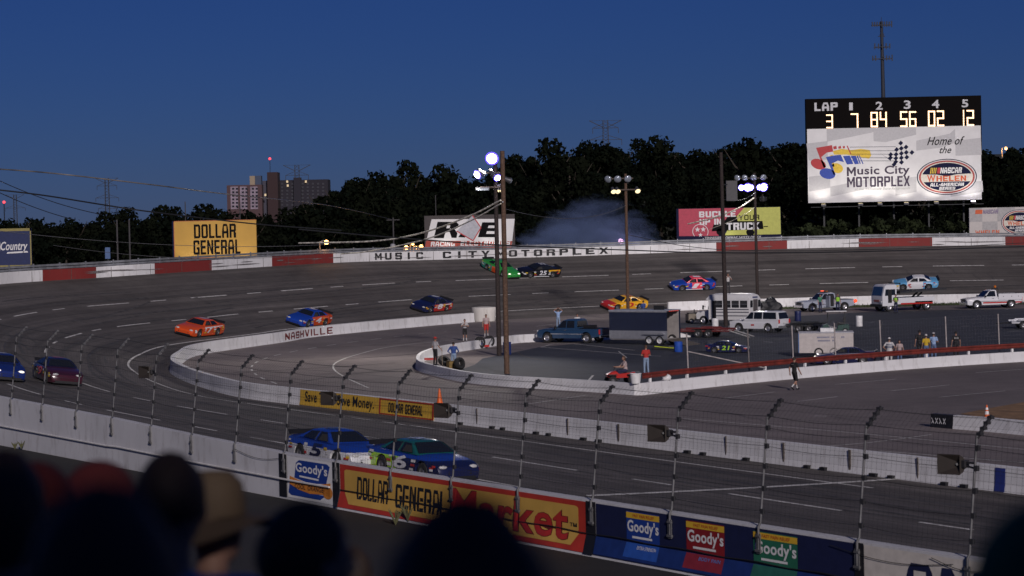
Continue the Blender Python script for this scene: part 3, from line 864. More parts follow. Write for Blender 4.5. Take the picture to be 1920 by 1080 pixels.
# white board at the right
o, u0, u1 = panel('advert_banner', 'white board with big navy capital letters at the right end of the front wall', 1621.5, 2120, .03, .965, M('cream_board', (.62,.58,.53), .6))
uA = npx(1697); tot = u1 - u0
pdecal(o, 'lettering', NAVY, [('text', 'AM', (npx(1697)-u0)/tot, (npx(1848)-u0)/tot, .10, .80, .06, .12), ('text', 'P', (npx(1858)-u0)/tot, (npx(1935)-u0)/tot, .10, .80, .06, .12)], u0, u1, .02)

# ------------------------------------------------------------------ catch fence
cf = empty('catch_fence', 'tall wire catch fence on leaning steel posts above the front wall', 'fence', NA)
bases = [(21,775),(79,790),(143,805),(210,818),(283,838),(360,850),(441,872)]
us = [npx_ for npx_ in ()]
def npx_top(px):
    best = (1e9, 0)
    for k in range(8000):
        t = npath.L * k / 7999; q = npath.at(t)[0]
        if q.y < 20: break
        e = abs(pix(q)[0] - px)
        if e < best[0]: best = (e, t)
    return best[1]
POSTPX = [21, 79, 143, 210, 283, 360, 441, 533, 631, 734, 848, 973, 1110, 1258, 1424, 1609, 1817]
PU = [npx_top(p) for p in POSTPX]
sp = PU[-1] - PU[-2]
PU = [PU[0] - 6.8, PU[0] - 3.4] + PU + [PU[-1] + sp, PU[-1] + 2 * sp]
PH, PLEAN, ARM = 2.72, .30, .42
def fpt(u, h, extra=0.0):
    # point on the fence plane: h metres above the wall top, leaning towards the track
    q, d, r = npath.frame(u)
    if h <= PH: off = -.02 - PLEAN * max(h, 0) / PH - extra
    else: off = -.02 - PLEAN - (h - PH) * 1.15 - extra
    return Vector((q.x + r.x * off, q.y + r.y * off, q.z + h))
POSTM = M('fence_post_steel', (.13,.13,.135), .6, .3, var=.3)
CLAMP = M('clamp_black', (.028,.028,.031), .6)
cab_h = [.38, .95, 1.5, 2.0, 2.45, PH + .02, PH + .36]
CLAMPME = MB().box((0, 0, 0), (.11, .075, .12)).mesh('clamp', CLAMP)
for u in PU:
    q, d, r = npath.frame(u)
    a = q + r * .05 + Vector((0, 0, -.62)) - NA
    mb = MB()
    mb.tube([a, q + r * .045 - NA + Vector((0,0,0)), fpt(u, .1) - NA, fpt(u, PH) - NA], [.034, .034, .032, .028], 8)
    mb.box(q + r * .05 + Vector((0, 0, -.42)) - NA, (.15, .03, .50), rz=math.atan2(d.y, d.x))
    mb.box(q + r * .06 + Vector((0, 0, -.60)) - NA, (.20, .06, .06), rz=math.atan2(d.y, d.x))
    mb.box(q + r * .06 + Vector((0, 0, -.24)) - NA, (.16, .06, .05), rz=math.atan2(d.y, d.x))
    po = mb.build('post', POSTM, cf, smooth=50)
    for h in cab_h[:5]:
        c = fpt(u, h) - NA; co = link('clamp', CLAMPME, po, c + d * .045); co.rotation_euler = (0, 0, math.atan2(d.y, d.x))
    mb = MB()
    e0 = fpt(u, PH - .06) - NA; e1 = fpt(u, PH + ARM) - NA
    mb.bar(e0, e1, .06, .06)
    for k in range(4):
        mb.bar(e0.lerp(e1, .2 + .24 * k) - d * .06, e0.lerp(e1, .2 + .24 * k) + d * .07, .11, .07)
    mb.build('overhang_arm', CLAMP if pix(q)[0] > 330 else POSTM, po)
for h in cab_h:
    pts = []
    for i in range(len(PU) - 1):
        for k in range(4):
            t = k / 4; u = PU[i] + (PU[i+1] - PU[i]) * t
            p = fpt(u, h) - NA; p.z -= .05 * math.sin(math.pi * t) * (1 + .5 * math.sin(i * 2.3 + h)); pts.append(p)
    MB().tube(pts, .006, 4).build('cable', DARKMETAL, cf)
# woven wire: one sheet of thin wires
mb = MB(); u = PU[0]
def wire(pts, w):
    # three-sided thin wire
    mb.tube(pts, w, 3, cap=False)
while u < PU[-1]:
    q = npath.at(u)[0]
    wire([fpt(u, .05) - NA, fpt(u, PH) - NA, fpt(u, PH + ARM) - NA], .0026); u += .16
for k in range(19):
    h = .08 + k * .165
    wire([fpt(PU[0] + (PU[-1] - PU[0]) * j / 90, h) - NA for j in range(91)], .0026)
mb.build('wire_mesh', DARKMETAL, cf, fix=False)
# a hanging loose wire at the far left and right of the wall face
mb = MB()
for px0, px1, v0 in ((441, 533, .9), (1750, 1880, .93), (1560, 1790, .88)):
    pts = []
    for k in range(13):
        t = k / 12; pts.append(Vector(nface(npx(px0 + (px1 - px0) * t), v0 - .12 * math.sin(math.pi * t), .05)) - NA)
    mb.tube(pts, .009, 4)
mb.build('loose_wire', DARKMETAL, cf)

# horn loudspeakers on the fence
def speaker(px, py, upost, first=[None]):
    # the horn hangs on a short bracket on the left of its post
    q, d, r = npath.frame(upost)
    base = fpt(upost, 2.05)
    o = empty('loudspeaker', None, 'loudspeaker', base, math.atan2(d.y, d.x), 'horn loudspeakers on the catch fence')
    if first[0] is None:
        mb = MB().bar((0, 0, .06), (-.34, .02, .05), .05).bar((0, 0, -.06), (-.30, .02, -.02), .04).box((-.34, .02, .02), (.14, .16, .16))
        a = mb.mesh('bracket', CLAMP)
        mb = MB(); 
        o1 = [(-.34, .02, .0, .07, .07), (-.42, .0, .0, .10, .10), (-.50, -.06, .0, .20, .16), (-.62, -.20, .0, .33, .23)]
        rings = []
        for x, y, z, hw, hh in o1:
            rings.append([(x - hw*.75, y - hw*.3, z - hh), (x + hw*.75, y + hw*.3, z - hh), (x + hw*.75, y + hw*.3, z + hh), (x - hw*.75, y - hw*.3, z + hh)])
        for rg in rings: mb.v += rg
        for i in range(3):
            for k in range(4): mb.f.append([i*4+k, i*4+(k+1)%4, (i+1)*4+(k+1)%4, (i+1)*4+k]); mb.m.append(0)
        n0 = len(mb.v); x, y, z, hw, hh = -.60, -.18, 0, .30, .20
        mb.v += [(x - hw*.75, y - hw*.3, z - hh), (x + hw*.75, y + hw*.3, z - hh), (x + hw*.75, y + hw*.3, z + hh), (x - hw*.75, y - hw*.3, z + hh)]
        for k in range(4): mb.f.append([12+k, 12+(k+1)%4, n0+(k+1)%4, n0+k]); mb.m.append(0)
        n1 = len(mb.v); x, y, z, hw, hh = -.46, -.03, 0, .08, .07
        mb.v += [(x - hw*.75, y - hw*.3, z - hh), (x + hw*.75, y + hw*.3, z - hh), (x + hw*.75, y + hw*.3, z + hh), (x - hw*.75, y - hw*.3, z + hh)]
        for k in range(4): mb.f.append([n0+k, n0+(k+1)%4, n1+(k+1)%4, n1+k]); mb.m.append(0)
        mb.f.append([n1, n1+1, n1+2, n1+3]); mb.m.append(0)
        b = mb.mesh('horn', M('horn_brown', (.030,.024,.020), .55))
        c = MB().ball((-.49, -.06, 0), .035).mesh('driver', M('driver_grey', (.2,.2,.2), .4))
        first[0] = (a, b, c)
    link('bracket', first[0][0], o)
    hn = link('horn', first[0][1], o); link('driver', first[0][2], hn)
    return o
for lab, px in (('leftmost dark horn loudspeaker on the catch fence above the curved wall', 283), ('dark horn loudspeaker on the catch fence just left of the Save Time banner', 631),
                ('dark horn loudspeaker on the catch fence under the orange traffic cone', 848), ('dark horn loudspeaker on the catch fence in front of the plain white inner wall', 1258),
                ('largest dark horn loudspeaker at the right end of the catch fence', 1817)):
    speaker(px, 0, npx_top(px))['label'] = lab
# ------------------------------------------------------------------ light poles, lamps, cables
def glow(name, col, strength):
    mt = M(name, (.02,.02,.02), .4, emit=col, estr=strength, var=.01); mt.cycles.emission_sampling = 'NONE'; return mt
LIT = glow('lamp_lit', (.80, .76, 1.0), 40.0)
HALO = glow('lamp_halo_glow', (.13, .08, 1.0), 2.2)  # violet glare of the lit lamps, put into a glowing ring
LITW = glow('lamp_warm_dim', (1.0, .80, .45), 1.6)
UNLIT = M('lamp_glass_off', (.32,.36,.42), .15, .3, var=.3)
HOUSING = M('lamp_housing', (.10,.10,.11), .5, .5)
ALU = M('lamp_reflector', (.45,.45,.47), .25, .9)
def lamp(parent, pos, aim, rad=.34, lens=UNLIT):
    aim = Vector(aim).normalized(); q = aim.to_track_quat('Z', 'Y').to_matrix().to_4x4(); q.translation = Vector(pos)
    h = MB().lathe([(.07, -.55), (.13, -.50), (.16, -.30), (rad*.75, -.14), (rad, 0), (rad*1.04, .02)], 16, 0, q, cap=True).build('flood_lamp', HOUSING, parent, smooth=40)
    MB().lathe([(rad*.97, .03), (rad*.8, .10), (rad*.4, .14), (.02, .155)], 16, 0, q).build('lens', lens, h, smooth=60)
    if lens is LIT: MB().lathe([(rad*1.05, .025), (rad*1.36, .0), (rad*1.05, -.03)], 16, 0, q, cap=False).build('rim', HALO, h, smooth=60)  # ring added round each lit lens as its halo, not a lamp part
    return h
WOODD = M('pole_wood_dark', (.030,.021,.019), .85, var=.4, scale=9, bump=.4)
def pole(label, px, py, H, r0=.17, r1=.13, arms=(), lean=(0, 0), wood=None):
    b = P(px, py)
    o = empty('light_pole', label, 'light pole', b, 0, 'wooden light poles in the infield')
    n = 8
    MB().tube([(lean[0]*k/n, lean[1]*k/n, H*k/n - .02) for k in range(n+1)], [r0 + (r1-r0)*k/n for k in range(n+1)], 12).build('pole', wood or WOOD, o, smooth=50)
    for z, x0, x1 in arms:
        MB().bar((x0, -.2, z), (x1, -.2, z), .10, .12).build('crossarm', M('crossarm_wood', (.08,.06,.05), .8), o)
    return o, b
def spot(parent, loc, target, W_, col=(1, .93, .86), size=100, blend=.6, rad=.5):
    l = bpy.data.lights.new('lamp_light', 'SPOT'); l.energy = W_; l.color = col; l.spot_size = R(size); l.spot_blend = blend; l.shadow_soft_size = rad
    o = bpy.data.objects.new('lamp_light', l); COL.objects.link(o); o.parent = parent
    o.location = loc; o.rotation_euler = (Vector(target) - Vector(loc)).to_track_quat('-Z', 'Y').to_euler(); return o

# two tall poles left of centre
pA, bA = pole('nearer brown wooden pole of the tall pair left of centre, carrying the bright cables', 950.5, 701, 13.75, .17, .14)
MB().bar((-.03, -.3, 10.6), (-.03, .25, 10.6), .07).build('cable_bracket', STEEL, pA)
lamp(pA, (.42, .25, 11.9), (1, .3, -.4), .2)
pB, bB = pole('farther dark pole of the tall pair left of centre with three glaring lamps', 936, 667, 13.9, .17, .14, [(12.85, -1.4, .45), (11.85, -1.05, .55)], wood=WOODD)
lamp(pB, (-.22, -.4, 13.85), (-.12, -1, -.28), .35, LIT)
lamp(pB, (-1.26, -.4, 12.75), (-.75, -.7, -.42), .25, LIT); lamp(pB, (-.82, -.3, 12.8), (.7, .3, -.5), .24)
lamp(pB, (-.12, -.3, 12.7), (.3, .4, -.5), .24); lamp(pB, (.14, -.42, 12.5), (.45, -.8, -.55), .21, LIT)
h = MB().box((-.92, -.35, 11.75), (.95, .3, .22)).build('strip_lamp', ALU, pB); MB().box((-.92, -.51, 11.70), (.85, .015, .14)).build('lens', UNLIT, h)
for k in range(3): lamp(pB, (.20 + .16*k, -.3, 11.62), (0, -.7, -.8), .07, LITW)
spot(pB, (-.3, -.8, 13.6), (-9, -12, -1), 7500, size=110)
spot(pB, (-1.3, -.7, 12.7), (-22, 16, 0), 5000, size=110)
# pole right of centre behind the trailer
pC, bC = pole('wooden pole behind the navy trailer carrying six unlit lamps', 1178, 602, 13.75, .16, .13, [(13.3, -1.8, .7), (12.25, -1.3, 1.4)])
for x, a in ((-1.65, -.5), (-.75, 0), (.2, .2)): lamp(pC, (x, -.4, 13.25), (a, -1, -.35), .34)
for x in (-1.15, -.75, 1.1): lamp(pC, (x, -.35, 12.1), (.2, -.7, -.7), .26, LITW)
# bare pole and lamp pole right of it
pD, bD = pole('bare dark wooden pole rising in front of the white shuttle bus', 1361, 612, 15.1, .20, .15, lean=(-.16, 0), wood=WOODD)
spk = MB().box((.75, .4, 11.75), (.95, .5, 1.75)).build('grey_cabinet', M('cabinet_grey', (.07,.07,.075), .6), pD)
MB().bar((0, 0, 12.3), (.7, .35, 12.3), .08).build('cabinet_bracket', DARKMETAL, pD)
pE, bE = pole('lamp pole behind the bus with a cluster of glaring purple white lamps', 1421, 581, 14.0, .17, .13, [(13.45, -2.0, 1.2), (12.45, -1.6, 1.2)], lean=(-.12, 0), wood=WOODD)
for x, a in ((-1.9, -.6), (-1.15, -.5), (-.25, 0), (.75, .15)): lamp(pE, (x, -.4, 13.5), (a, -1, -.35), .32)
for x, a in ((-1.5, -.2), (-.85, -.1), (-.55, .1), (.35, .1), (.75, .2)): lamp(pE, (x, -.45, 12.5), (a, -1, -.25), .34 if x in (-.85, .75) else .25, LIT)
MB().lathe([(.02, .0), (.35, .1), (.38, .5), (.1, .55)], 12, 0, Matrix.Translation((.7, -.2, 11.0))).build('transformer', DARKMETAL, pE, smooth=40)
spot(pE, (-1, -.6, 12.6), (-8, -12, 0), 3500, size=125)
spot(pE, (.5, .4, 12.8), (2, 16, 1.5), 2600, size=150)
spot(pC, (.2, .5, 13.0), (-6, 26, 2.5), 2600, size=130)

def cable(label, pts, r=.03, mat=DARKMETAL, sag=0.0, name='power_cable'):
    pp = [Vector(p) for p in pts]
    if len(pp) == 2:
        a, b = pp; pp = [a.lerp(b, k / 24) - Vector((0, 0, sag * 4 * (k/24) * (1 - k/24))) for k in range(25)]
    L = pp[0].copy()
    o = MB().tube([p - L for p in pp], r, 6).build(name, mat, None, smooth=60, loc=L)
    return tag(o, label, 'cable', None)
BRIGHT = M('cable_sheath', (.80,.76,.62), .4, var=.6, scale=2.5); DULL = M('cable_grey', (.10,.10,.11), .6)
pt = bA + Vector((-.15, -.2, 10.70)); ptL = bA + Vector((-.15, -.2, 10.50))
cable('upper of the two pale twisted cables running down left from the tall poles', cr([pt, Q(880, 405, 137), Q(790, 437, 143), Q(700, 452, 150), Q(560, 456, 160)], 10), .055, BRIGHT)
cable('lower of the two pale twisted cables running down left from the tall poles', cr([ptL, Q(880, 415, 137), Q(800, 448, 142), Q(700, 470, 148), Q(640, 476, 152)], 10), .045, BRIGHT)
qE = bE + Vector((-.2, -.1, 11.45))
cable('thick pale cable dropping left from the lamp pole across the seat belt billboard', cr([qE, Q(1385, 390, 221), Q(1340, 408, 224), Q(1290, 420, 228)], 8), .075, BRIGHT)
cable('thin pale cable curving down from the lamp pole below the thick one', cr([qE - Vector((0, 0, 1.0)), Q(1398, 401, 221), Q(1370, 415, 223), Q(1330, 430, 226)], 8), .03, BRIGHT)
cable('black cable sagging across the whole track below the billboards', cr([Q(560, 430, 122), Q(760, 447, 126), Q(950, 460, 131), Q(1150, 468, 140), Q(1356, 474, 150), Q(1600, 472, 160), Q(1930, 462, 172)], 10), .038)
cable('second black cable sagging over the far track behind the poles', cr([Q(1176, 440, 204), Q(1290, 462, 206), Q(1420, 470, 210), Q(1700, 466, 215), Q(1930, 455, 220)], 8), .03)
cable('cable coloured in lit and dark lengths crossing the dusk sky at the left edge', cr([Q(-30, 315, 118), Q(100, 325, 120), Q(290, 347, 126), Q(425, 364, 140), Q(620, 386, 210), Q(737, 412, 285)], 8), .036, M('cable_mixed', (.13,.12,.11), .4, var=.95, scale=.55))  # lamplight and gaps along the cable are put into its colour
cable('thick black cable across the sky at left passing above the yellow billboard', cr([Q(-30, 353, 110), Q(80, 366, 112), Q(200, 385, 116), Q(290, 398, 120), Q(480, 420, 126), Q(640, 432, 130)], 8), .038)
cable('thin black wire steepest of those at the left edge below the lit and dark cable', [Q(-20, 330, 150), Q(190, 402, 170)], .03, sag=.3)
cable('thin black wire lowest at the left edge running to the trees', [Q(-20, 352, 150), Q(140, 412, 170)], .03, sag=.2)
cable('thin wire crossing the upper part of the yellow billboard', [Q(-10, 432, 130), Q(620, 458, 170)], .016, DULL, .5)
cable('thin wire crossing the lower part of the yellow billboard', [Q(100, 460, 150), Q(640, 470, 180)], .014, DULL, .8)
cable('thin wire from the bare pole to the lamp pole right of it', [bD + Vector((0, 0, 11)), bE + Vector((0, 0, 12))], .02, DULL, .4)
cable('thin wire running from the tall pole pair to the trailer pole', [bA + Vector((0, 0, 10.2)), bC + Vector((0, 0, 10.8))], .018, DULL, .9)

# small lamps beyond the wall
def street_lamp(label, px, py, Y, H, col, strength, W_, arm=.7, rad=.14, group=None):
    hd = Q(px, py, Y); gz = hd.z - H
    o = empty('street_lamp', label, 'street lamp', (hd.x - arm, Y, gz), 0, group)
    MB().tube([(0, 0, 0), (0, 0, H + .1)], [.09, .07], 8).build('post', M('lamp_post_grey', (.14,.12,.10), .7), o, smooth=40)
    MB().tube([(0, 0, H), (arm*.5, -.02, H + .18), (arm, -.05, H + .12)], .035, 6).build('arm', STEEL, o, smooth=40)
    hd_ = MB().lathe([(.04, .16), (rad*.9, .08), (rad*1.2, 0)], 12, 0, Matrix.Translation((arm, -.05, H))).build('lamp_head', HOUSING, o, smooth=40)
    m = glow('glow_%s' % '_'.join('%02d' % int(c*99) for c in col), col, strength)
    MB().ball((arm, -.05, H - .02), (rad, rad, rad)).build('bulb', m, hd_, smooth=60)
    l = bpy.data.lights.new('lamp_light', 'POINT'); l.energy = W_; l.color = col; l.shadow_soft_size = .2
    lo = bpy.data.objects.new('lamp_light', l); COL.objects.link(lo); lo.parent = o; lo.location = (arm, -.3, H - .35)
    return o
AMB = (1.0, .48, .15)
street_lamp('amber street lamp shining alone right of the yellow billboard', 612, 454, 222, 5, AMB, 8, 60, .7, .24)
for k, (px, py, r_) in enumerate(((762, 464, .24), (774, 457, .16), (780, 464, .18), (790, 462, .22))):
    street_lamp(['leftmost amber lamp left of the racing electronics sign', 'highest amber lamp left of the racing electronics sign', 'amber lamp second from right left of the racing electronics sign', 'amber lamp nearest the racing electronics sign'][k], px, py, 246, 3.6, AMB, 7, 30, .3, r_, 'amber lamps by the electronics sign')
street_lamp('pinkish lamp at the wall top right of the smoke', 1164, 452, 256, 4.0, (1.0, .55, .85), 9, 60, .5, .32)
street_lamp('amber lamp high on the right beyond the scoreboard', 1886, 278, 420, 9, (1.0, .50, .18), 4, 1500, .8, .30)
# ------------------------------------------------------------------ billboards
BLK = {'DOLLAR': (.31,.16,.16,0), 'GENERAL': (.31,.16,.16,0), 'RACING': (.30,.22,.2,.15), 'ELECTRONICS': (.30,.22,.2,.15), 'BUCKLE': (.34,.22,.14,0), 'UP IN': (.34,.22,.14,0), 'TRUCK': (.34,.22,.14,0), 'M': (.28,.2,.1,0), 'MOTORPLEX': (.30,.17,.16,0), 'LAP': (.32,.22,.2,0), 'YOUR': (.22,.18,.28,0), 'WHELEN': (.30,.2,.2,0), 'HELEN': (.30,.2,.18,0), 'NASCAR': (.34,.22,.12,.25), 'ALL-AMERICAN': (.34,.24,.16,.2), 'SERIES': (.34,.24,.16,.2)}
class Board:
    def __init__(s, name, label, L, Rr, Y, mat, thick=.35, legs=3, yaw=0.0, cat='billboard', legmat=None, floor=None, frame=None):
        bl = Q(L[0], L[2], Y); br = Q(Rr[0], Rr[2], Y + yaw); tl = Q(L[0], L[1], Y); tr = Q(Rr[0], Rr[1], Y + yaw)
        s.w = math.hypot(br.x - bl.x, br.y - bl.y); s.h = ((tl.z - bl.z) + (tr.z - br.z)) / 2
        z0 = (bl.z + br.z) / 2; g = terrain(bl.x, bl.y) if floor is None else floor
        s.z = z0 - g; s.t = thick
        s.o = empty(name, label, cat, (bl.x, bl.y, g), math.atan2(br.y - bl.y, br.x - bl.x))
        MB().box((s.w/2, 0, s.z + s.h/2), (s.w, thick, s.h)).build('board', mat, s.o)
        lm = legmat or DARKMETAL
        for k in range(legs):
            x = s.w * (k + .5) / legs
            MB().box((x, thick/2 + .14, (s.z + s.h*.6) / 2 - .2), (.22, .24, s.z + s.h*.6 + .4)).build('leg', lm, s.o)
        s.k = 0
    def pt(s, a, b, lift): return (a * s.w, -s.t/2 - lift, s.z + b * s.h)
    def decal(s, name, mat, shapes, lift=.015):
        tx = [q for q in shapes if q[0] == 'text']
        if len(shapes) > 1 and (tx or name == 'big_letter'):
            for q in shapes: s.decal(name, mat, [q], lift)
            return
        mb = MB(); fn = lambda a, b: s.pt(a, b, lift)
        for q in shapes:
            if q[0] == 'text':
                _, body, a0, a1, b0, b1, bold, shear = q
                if body in BLK: block_on(mb, body, a0, a1, b0, b1, s=BLK[body][0], t=BLK[body][1], gap=BLK[body][2], slant=BLK[body][3], fn=fn)
                else: text_on(mb, body, a0, a1, b0, b1, 0, 0, bold, shear, 1.0, fn)
            elif q[0] == 'line':
                _, a0, b0, a1, b1, w = q
                p = Vector(fn(a0, b0)); r = Vector(fn(a1, b1)); d = (r - p).normalized(); n = Vector((-d.z, 0, d.x)) * w / 2
                mb.add([p - n, r - n, r + n, p + n], [(0,1,2,3)])
            else: mb.add([fn(a, b) for a, b in q], [list(range(len(q)))])
        return mb.build(name, mat, s.o, fix=False)
    def floods(s, n, W_, col=(1, .95, .85), out=2.2, drop=.6, lit=None, size=110):
        for k in range(n):
            x = s.w * (k + .5) / n
            MB().bar((x, -s.t/2, s.z - drop*.4), (x, -out, s.z - drop), .06).build('lamp_arm', DARKMETAL, s.o)
            f = MB().box((x, -out, s.z - drop), (.5, .25, .22)).build('flood_lamp', HOUSING, s.o)
            MB().box((x, -out + .10, s.z - drop + .13), (.44, .2, .03)).build('lens', lit or LITW, f)
            spot(s.o, (x, -out, s.z - drop + .2), (x, 0, s.z + s.h*.55), W_, col, size, .7, .15)
def ell(cx, cy, rx, ry, n=40, t0=0, t1=360): return [(cx + rx*math.cos(R(t0 + (t1-t0)*k/n)), cy + ry*math.sin(R(t0 + (t1-t0)*k/n))) for k in range(n + (t1-t0 < 360))]
BW = M('board_white', (.70,.70,.70), .6, var=.06, scale=.8); BYEL = M('board_yellow', (.52,.30,.05), .6, var=.08, scale=.6)
INK = M('ink_black', (.006,.006,.007), .8, spec=.1); INKN = M('ink_navy', (.008,.010,.04), .7, spec=.15); BRED = M('ink_red', (.44,.03,.035), .6, var=.1); BBLU = M('ink_blue', (.02,.06,.36), .6)
BYLW = M('ink_yellow', (.72,.50,.04), .6); GREY1 = M('banner_grey', (.50,.50,.51), .6, var=.06); LIME = M('ink_lime', (.50,.52,.11), .6, var=.08); BPINK = M('ink_rose', (.46,.045,.085), .6, var=.1)
ORR = M('ink_orange_red', (.60,.10,.025), .6)

# yellow block-letter billboard at left
b = Board('billboard', 'yellow billboard with black block letters reading Dollar General', (327.5, 415, 486), (482, 411, 481.5), 226, BYEL, .4, 3)
b.decal('lettering', INK, [('text', 'DOLLAR', .245, .755, .53, .90, .062, 0), ('text', 'GENERAL', .235, .805, .10, .48, .062, 0)])
b.decal('border', M('border_orange', (.42,.13,.05), .6), [[(0,.985),(1,.985),(1,1),(0,1)], [(0,0),(1,0),(1,.02),(0,.02)], [(0,0),(.008,0),(.008,1),(0,1)]])
MB().add([(0, -.18, b.z), (-.6, 2.6, b.z - .2), (-.6, 2.6, b.z + b.h), (0, -.18, b.z + b.h), (.1, -.1, b.z), (-.5, 2.7, b.z - .2), (-.5, 2.7, b.z + b.h), (.1, -.1, b.z + b.h)],
         [(0,1,2,3),(4,5,6,7)[::-1],(0,4,7,3),(1,2,6,5),(3,7,6,2),(0,1,5,4)]).build('side_panel', M('side_panel_pale', (.38,.40,.48), .6), b.o)
b.floods(3, 70, (1, .93, .8), 1.8, .5)
# country billboard at the far left
b = Board('billboard', 'dark blue billboard with thin yellow frame at the far left reading Country', (-95, 431, 503), (60.5, 427.5, 500), 205, M('country_navy', (.010,.020,.085), .6), .3, 3)
b.decal('border', M('country_yellow', (.26,.22,.07), .6), [[(0,.93),(1,.93),(1,1),(0,1)], [(0,0),(1,0),(1,.05),(0,.05)], [(.985,0),(1,0),(1,1),(.985,1)]])
b.decal('lettering', BW, [('text', 'Country', .63, .955, .37, .66, .03, .3), [(.70,.35),(.96,.37),(.95,.41),(.71,.39)]])
b.decal('emblem', GREY1, [ell(.58, .55, .05, .2)])
# electronics sign with slanted ends
b = Board('billboard', 'slanted white sign with black R and E round a grey diamond over red', (797, 405, 466), (966, 401, 462), 262, M('sign_box_brown', (.050,.042,.042), .7), .8, 4, yaw=0)
zz = lambda pts: [((640 + x/3 - 797)/169, 1 - (270 + y/3 - (405 - (640 + x/3 - 797)*.0237))/61) for x, y in pts]
b.decal('white_field', BW, [zz([(470,583),(512,424),(978,420),(960,560),(955,583)])], .012)
b.decal('red_band', M('band_red', (.36,.05,.03), .6), [zz([(470,583),(480,545),(962,545),(955,583)])], .018)
b.decal('big_letter', INK, [zz([(522,530),(545,438),(650,438),(664,452),(658,470),(640,480),(655,500),(650,528),(622,528),(612,495),(590,492),(578,530)]), zz([(770,524),(796,440),(880,440),(874,458),(832,458),(826,472),(868,472),(862,490),(822,490),(816,505),(880,505),(874,524)]), zz([(660,524),(676,500),(702,520),(696,526)])], .02)
b.decal('letter_eye', BW, [zz([(598,458),(616,458),(612,474),(594,474)])], .026)
b.decal('grey_diamond', M('diamond_grey', (.42,.43,.47), .6), [zz([(742,402),(788,470),(742,544),(652,490)])], .024)
b.decal('red_outline', BRED, [('line',) + sum(zz([(742,402),(788,470)])[0:1] + zz([(788,470)])[0:1], ()) + (.12,), ('line',) + zz([(788,470)])[0] + zz([(742,544)])[0] + (.12,), ('line',) + zz([(652,490)])[0] + zz([(742,544)])[0] + (.12,)], .03)
b.decal('lettering', BW, [('text', 'RACING', *[zz([(505,577)])[0][0], zz([(640,577)])[0][0]], .055, .20, .04, .15), ('text', 'ELECTRONICS', zz([(672,577)])[0][0], zz([(950,577)])[0][0], .055, .20, .04, .15)], .026)
b.floods(2, 70, (1, .95, .9), 1.8, .5)
# seat belt billboard
b = Board('billboard', 'red and lime billboard with a black truck reading Buckle up in your truck', (1269, 393, 452), (1464.5, 386, 445), 275, INKN, .3, 3)
zb = lambda pts: [((1260 + x/6 - 1269)/195.5, 1 - (280 + y/6 - (393 - (1260 + x/6 - 1269)*.0358))/59) for x, y in pts]
b.decal('red_field', BPINK, [zb([(80,985),(80,680),(815,655),(690,800),(520,975)])], .012)
b.decal('lime_field', LIME, [zb([(815,655),(1220,640),(1224,945),(590,968),(690,800)])], .014)
b.decal('truck', INK, [zb([(448,922),(470,845),(580,825),(625,762),(728,742),(742,806),(1020,800),(1030,890),(440,925)]), zb([(1030,858),(1080,856),(1080,866),(1030,868)])] + [zb([(cx + 46*math.cos(R(t)), 930 + 40*math.sin(R(t))) for t in range(0, 360, 20)]) for cx in (545, 880)], .020)
b.decal('lettering', BW, [('text', 'BUCKLE', zb([(308,0)])[0][0], zb([(720,0)])[0][0], .71, .90, .06, 0), ('text', 'UP IN', zb([(312,0)])[0][0], zb([(560,0)])[0][0], .47, .66, .06, 0), ('text', 'TRUCK', zb([(615,0)])[0][0], zb([(985,0)])[0][0], .29, .52, .06, 0),
       ('text', 'TENNESSEE HIGHWAY SAFETY OFFICE', zb([(365,0)])[0][0], zb([(1000,0)])[0][0], .02, .09, .02, 0)], .026)
b.decal('lettering', INK, [('text', 'YOUR', zb([(755,0)])[0][0], zb([(985,0)])[0][0], .60, .76, .03, 0)], .026)
def star(cx, cy, r, rot=90): return [(cx + (r if k % 2 == 0 else r*.42)*math.cos(R(rot + 36*k))/1.0, cy - (r if k % 2 == 0 else r*.42)*math.sin(R(rot + 36*k))) for k in range(10)]
ring = []
for k in range(36):
    a0, a1 = R(10*k), R(10*k + 10)
    if 200 < 0: pass
    ring.append(zb([(320 + 90*math.cos(a0), 930 - 85*math.sin(a0)), (320 + 90*math.cos(a1), 930 - 85*math.sin(a1)), (320 + 83*math.cos(a1), 930 - 78*math.sin(a1)), (320 + 83*math.cos(a0), 930 - 78*math.sin(a0))]) if 930 - 85*math.sin(a0) < 975 else None)
b.decal('star_badge', BW, [r_ for r_ in ring if r_] + [zb(star(287, 908, 32)), zb(star(352, 905, 32)), zb(star(320, 968, 26))], .028)
b.floods(1, 30, (1, 1, 1), 1.2, .3)
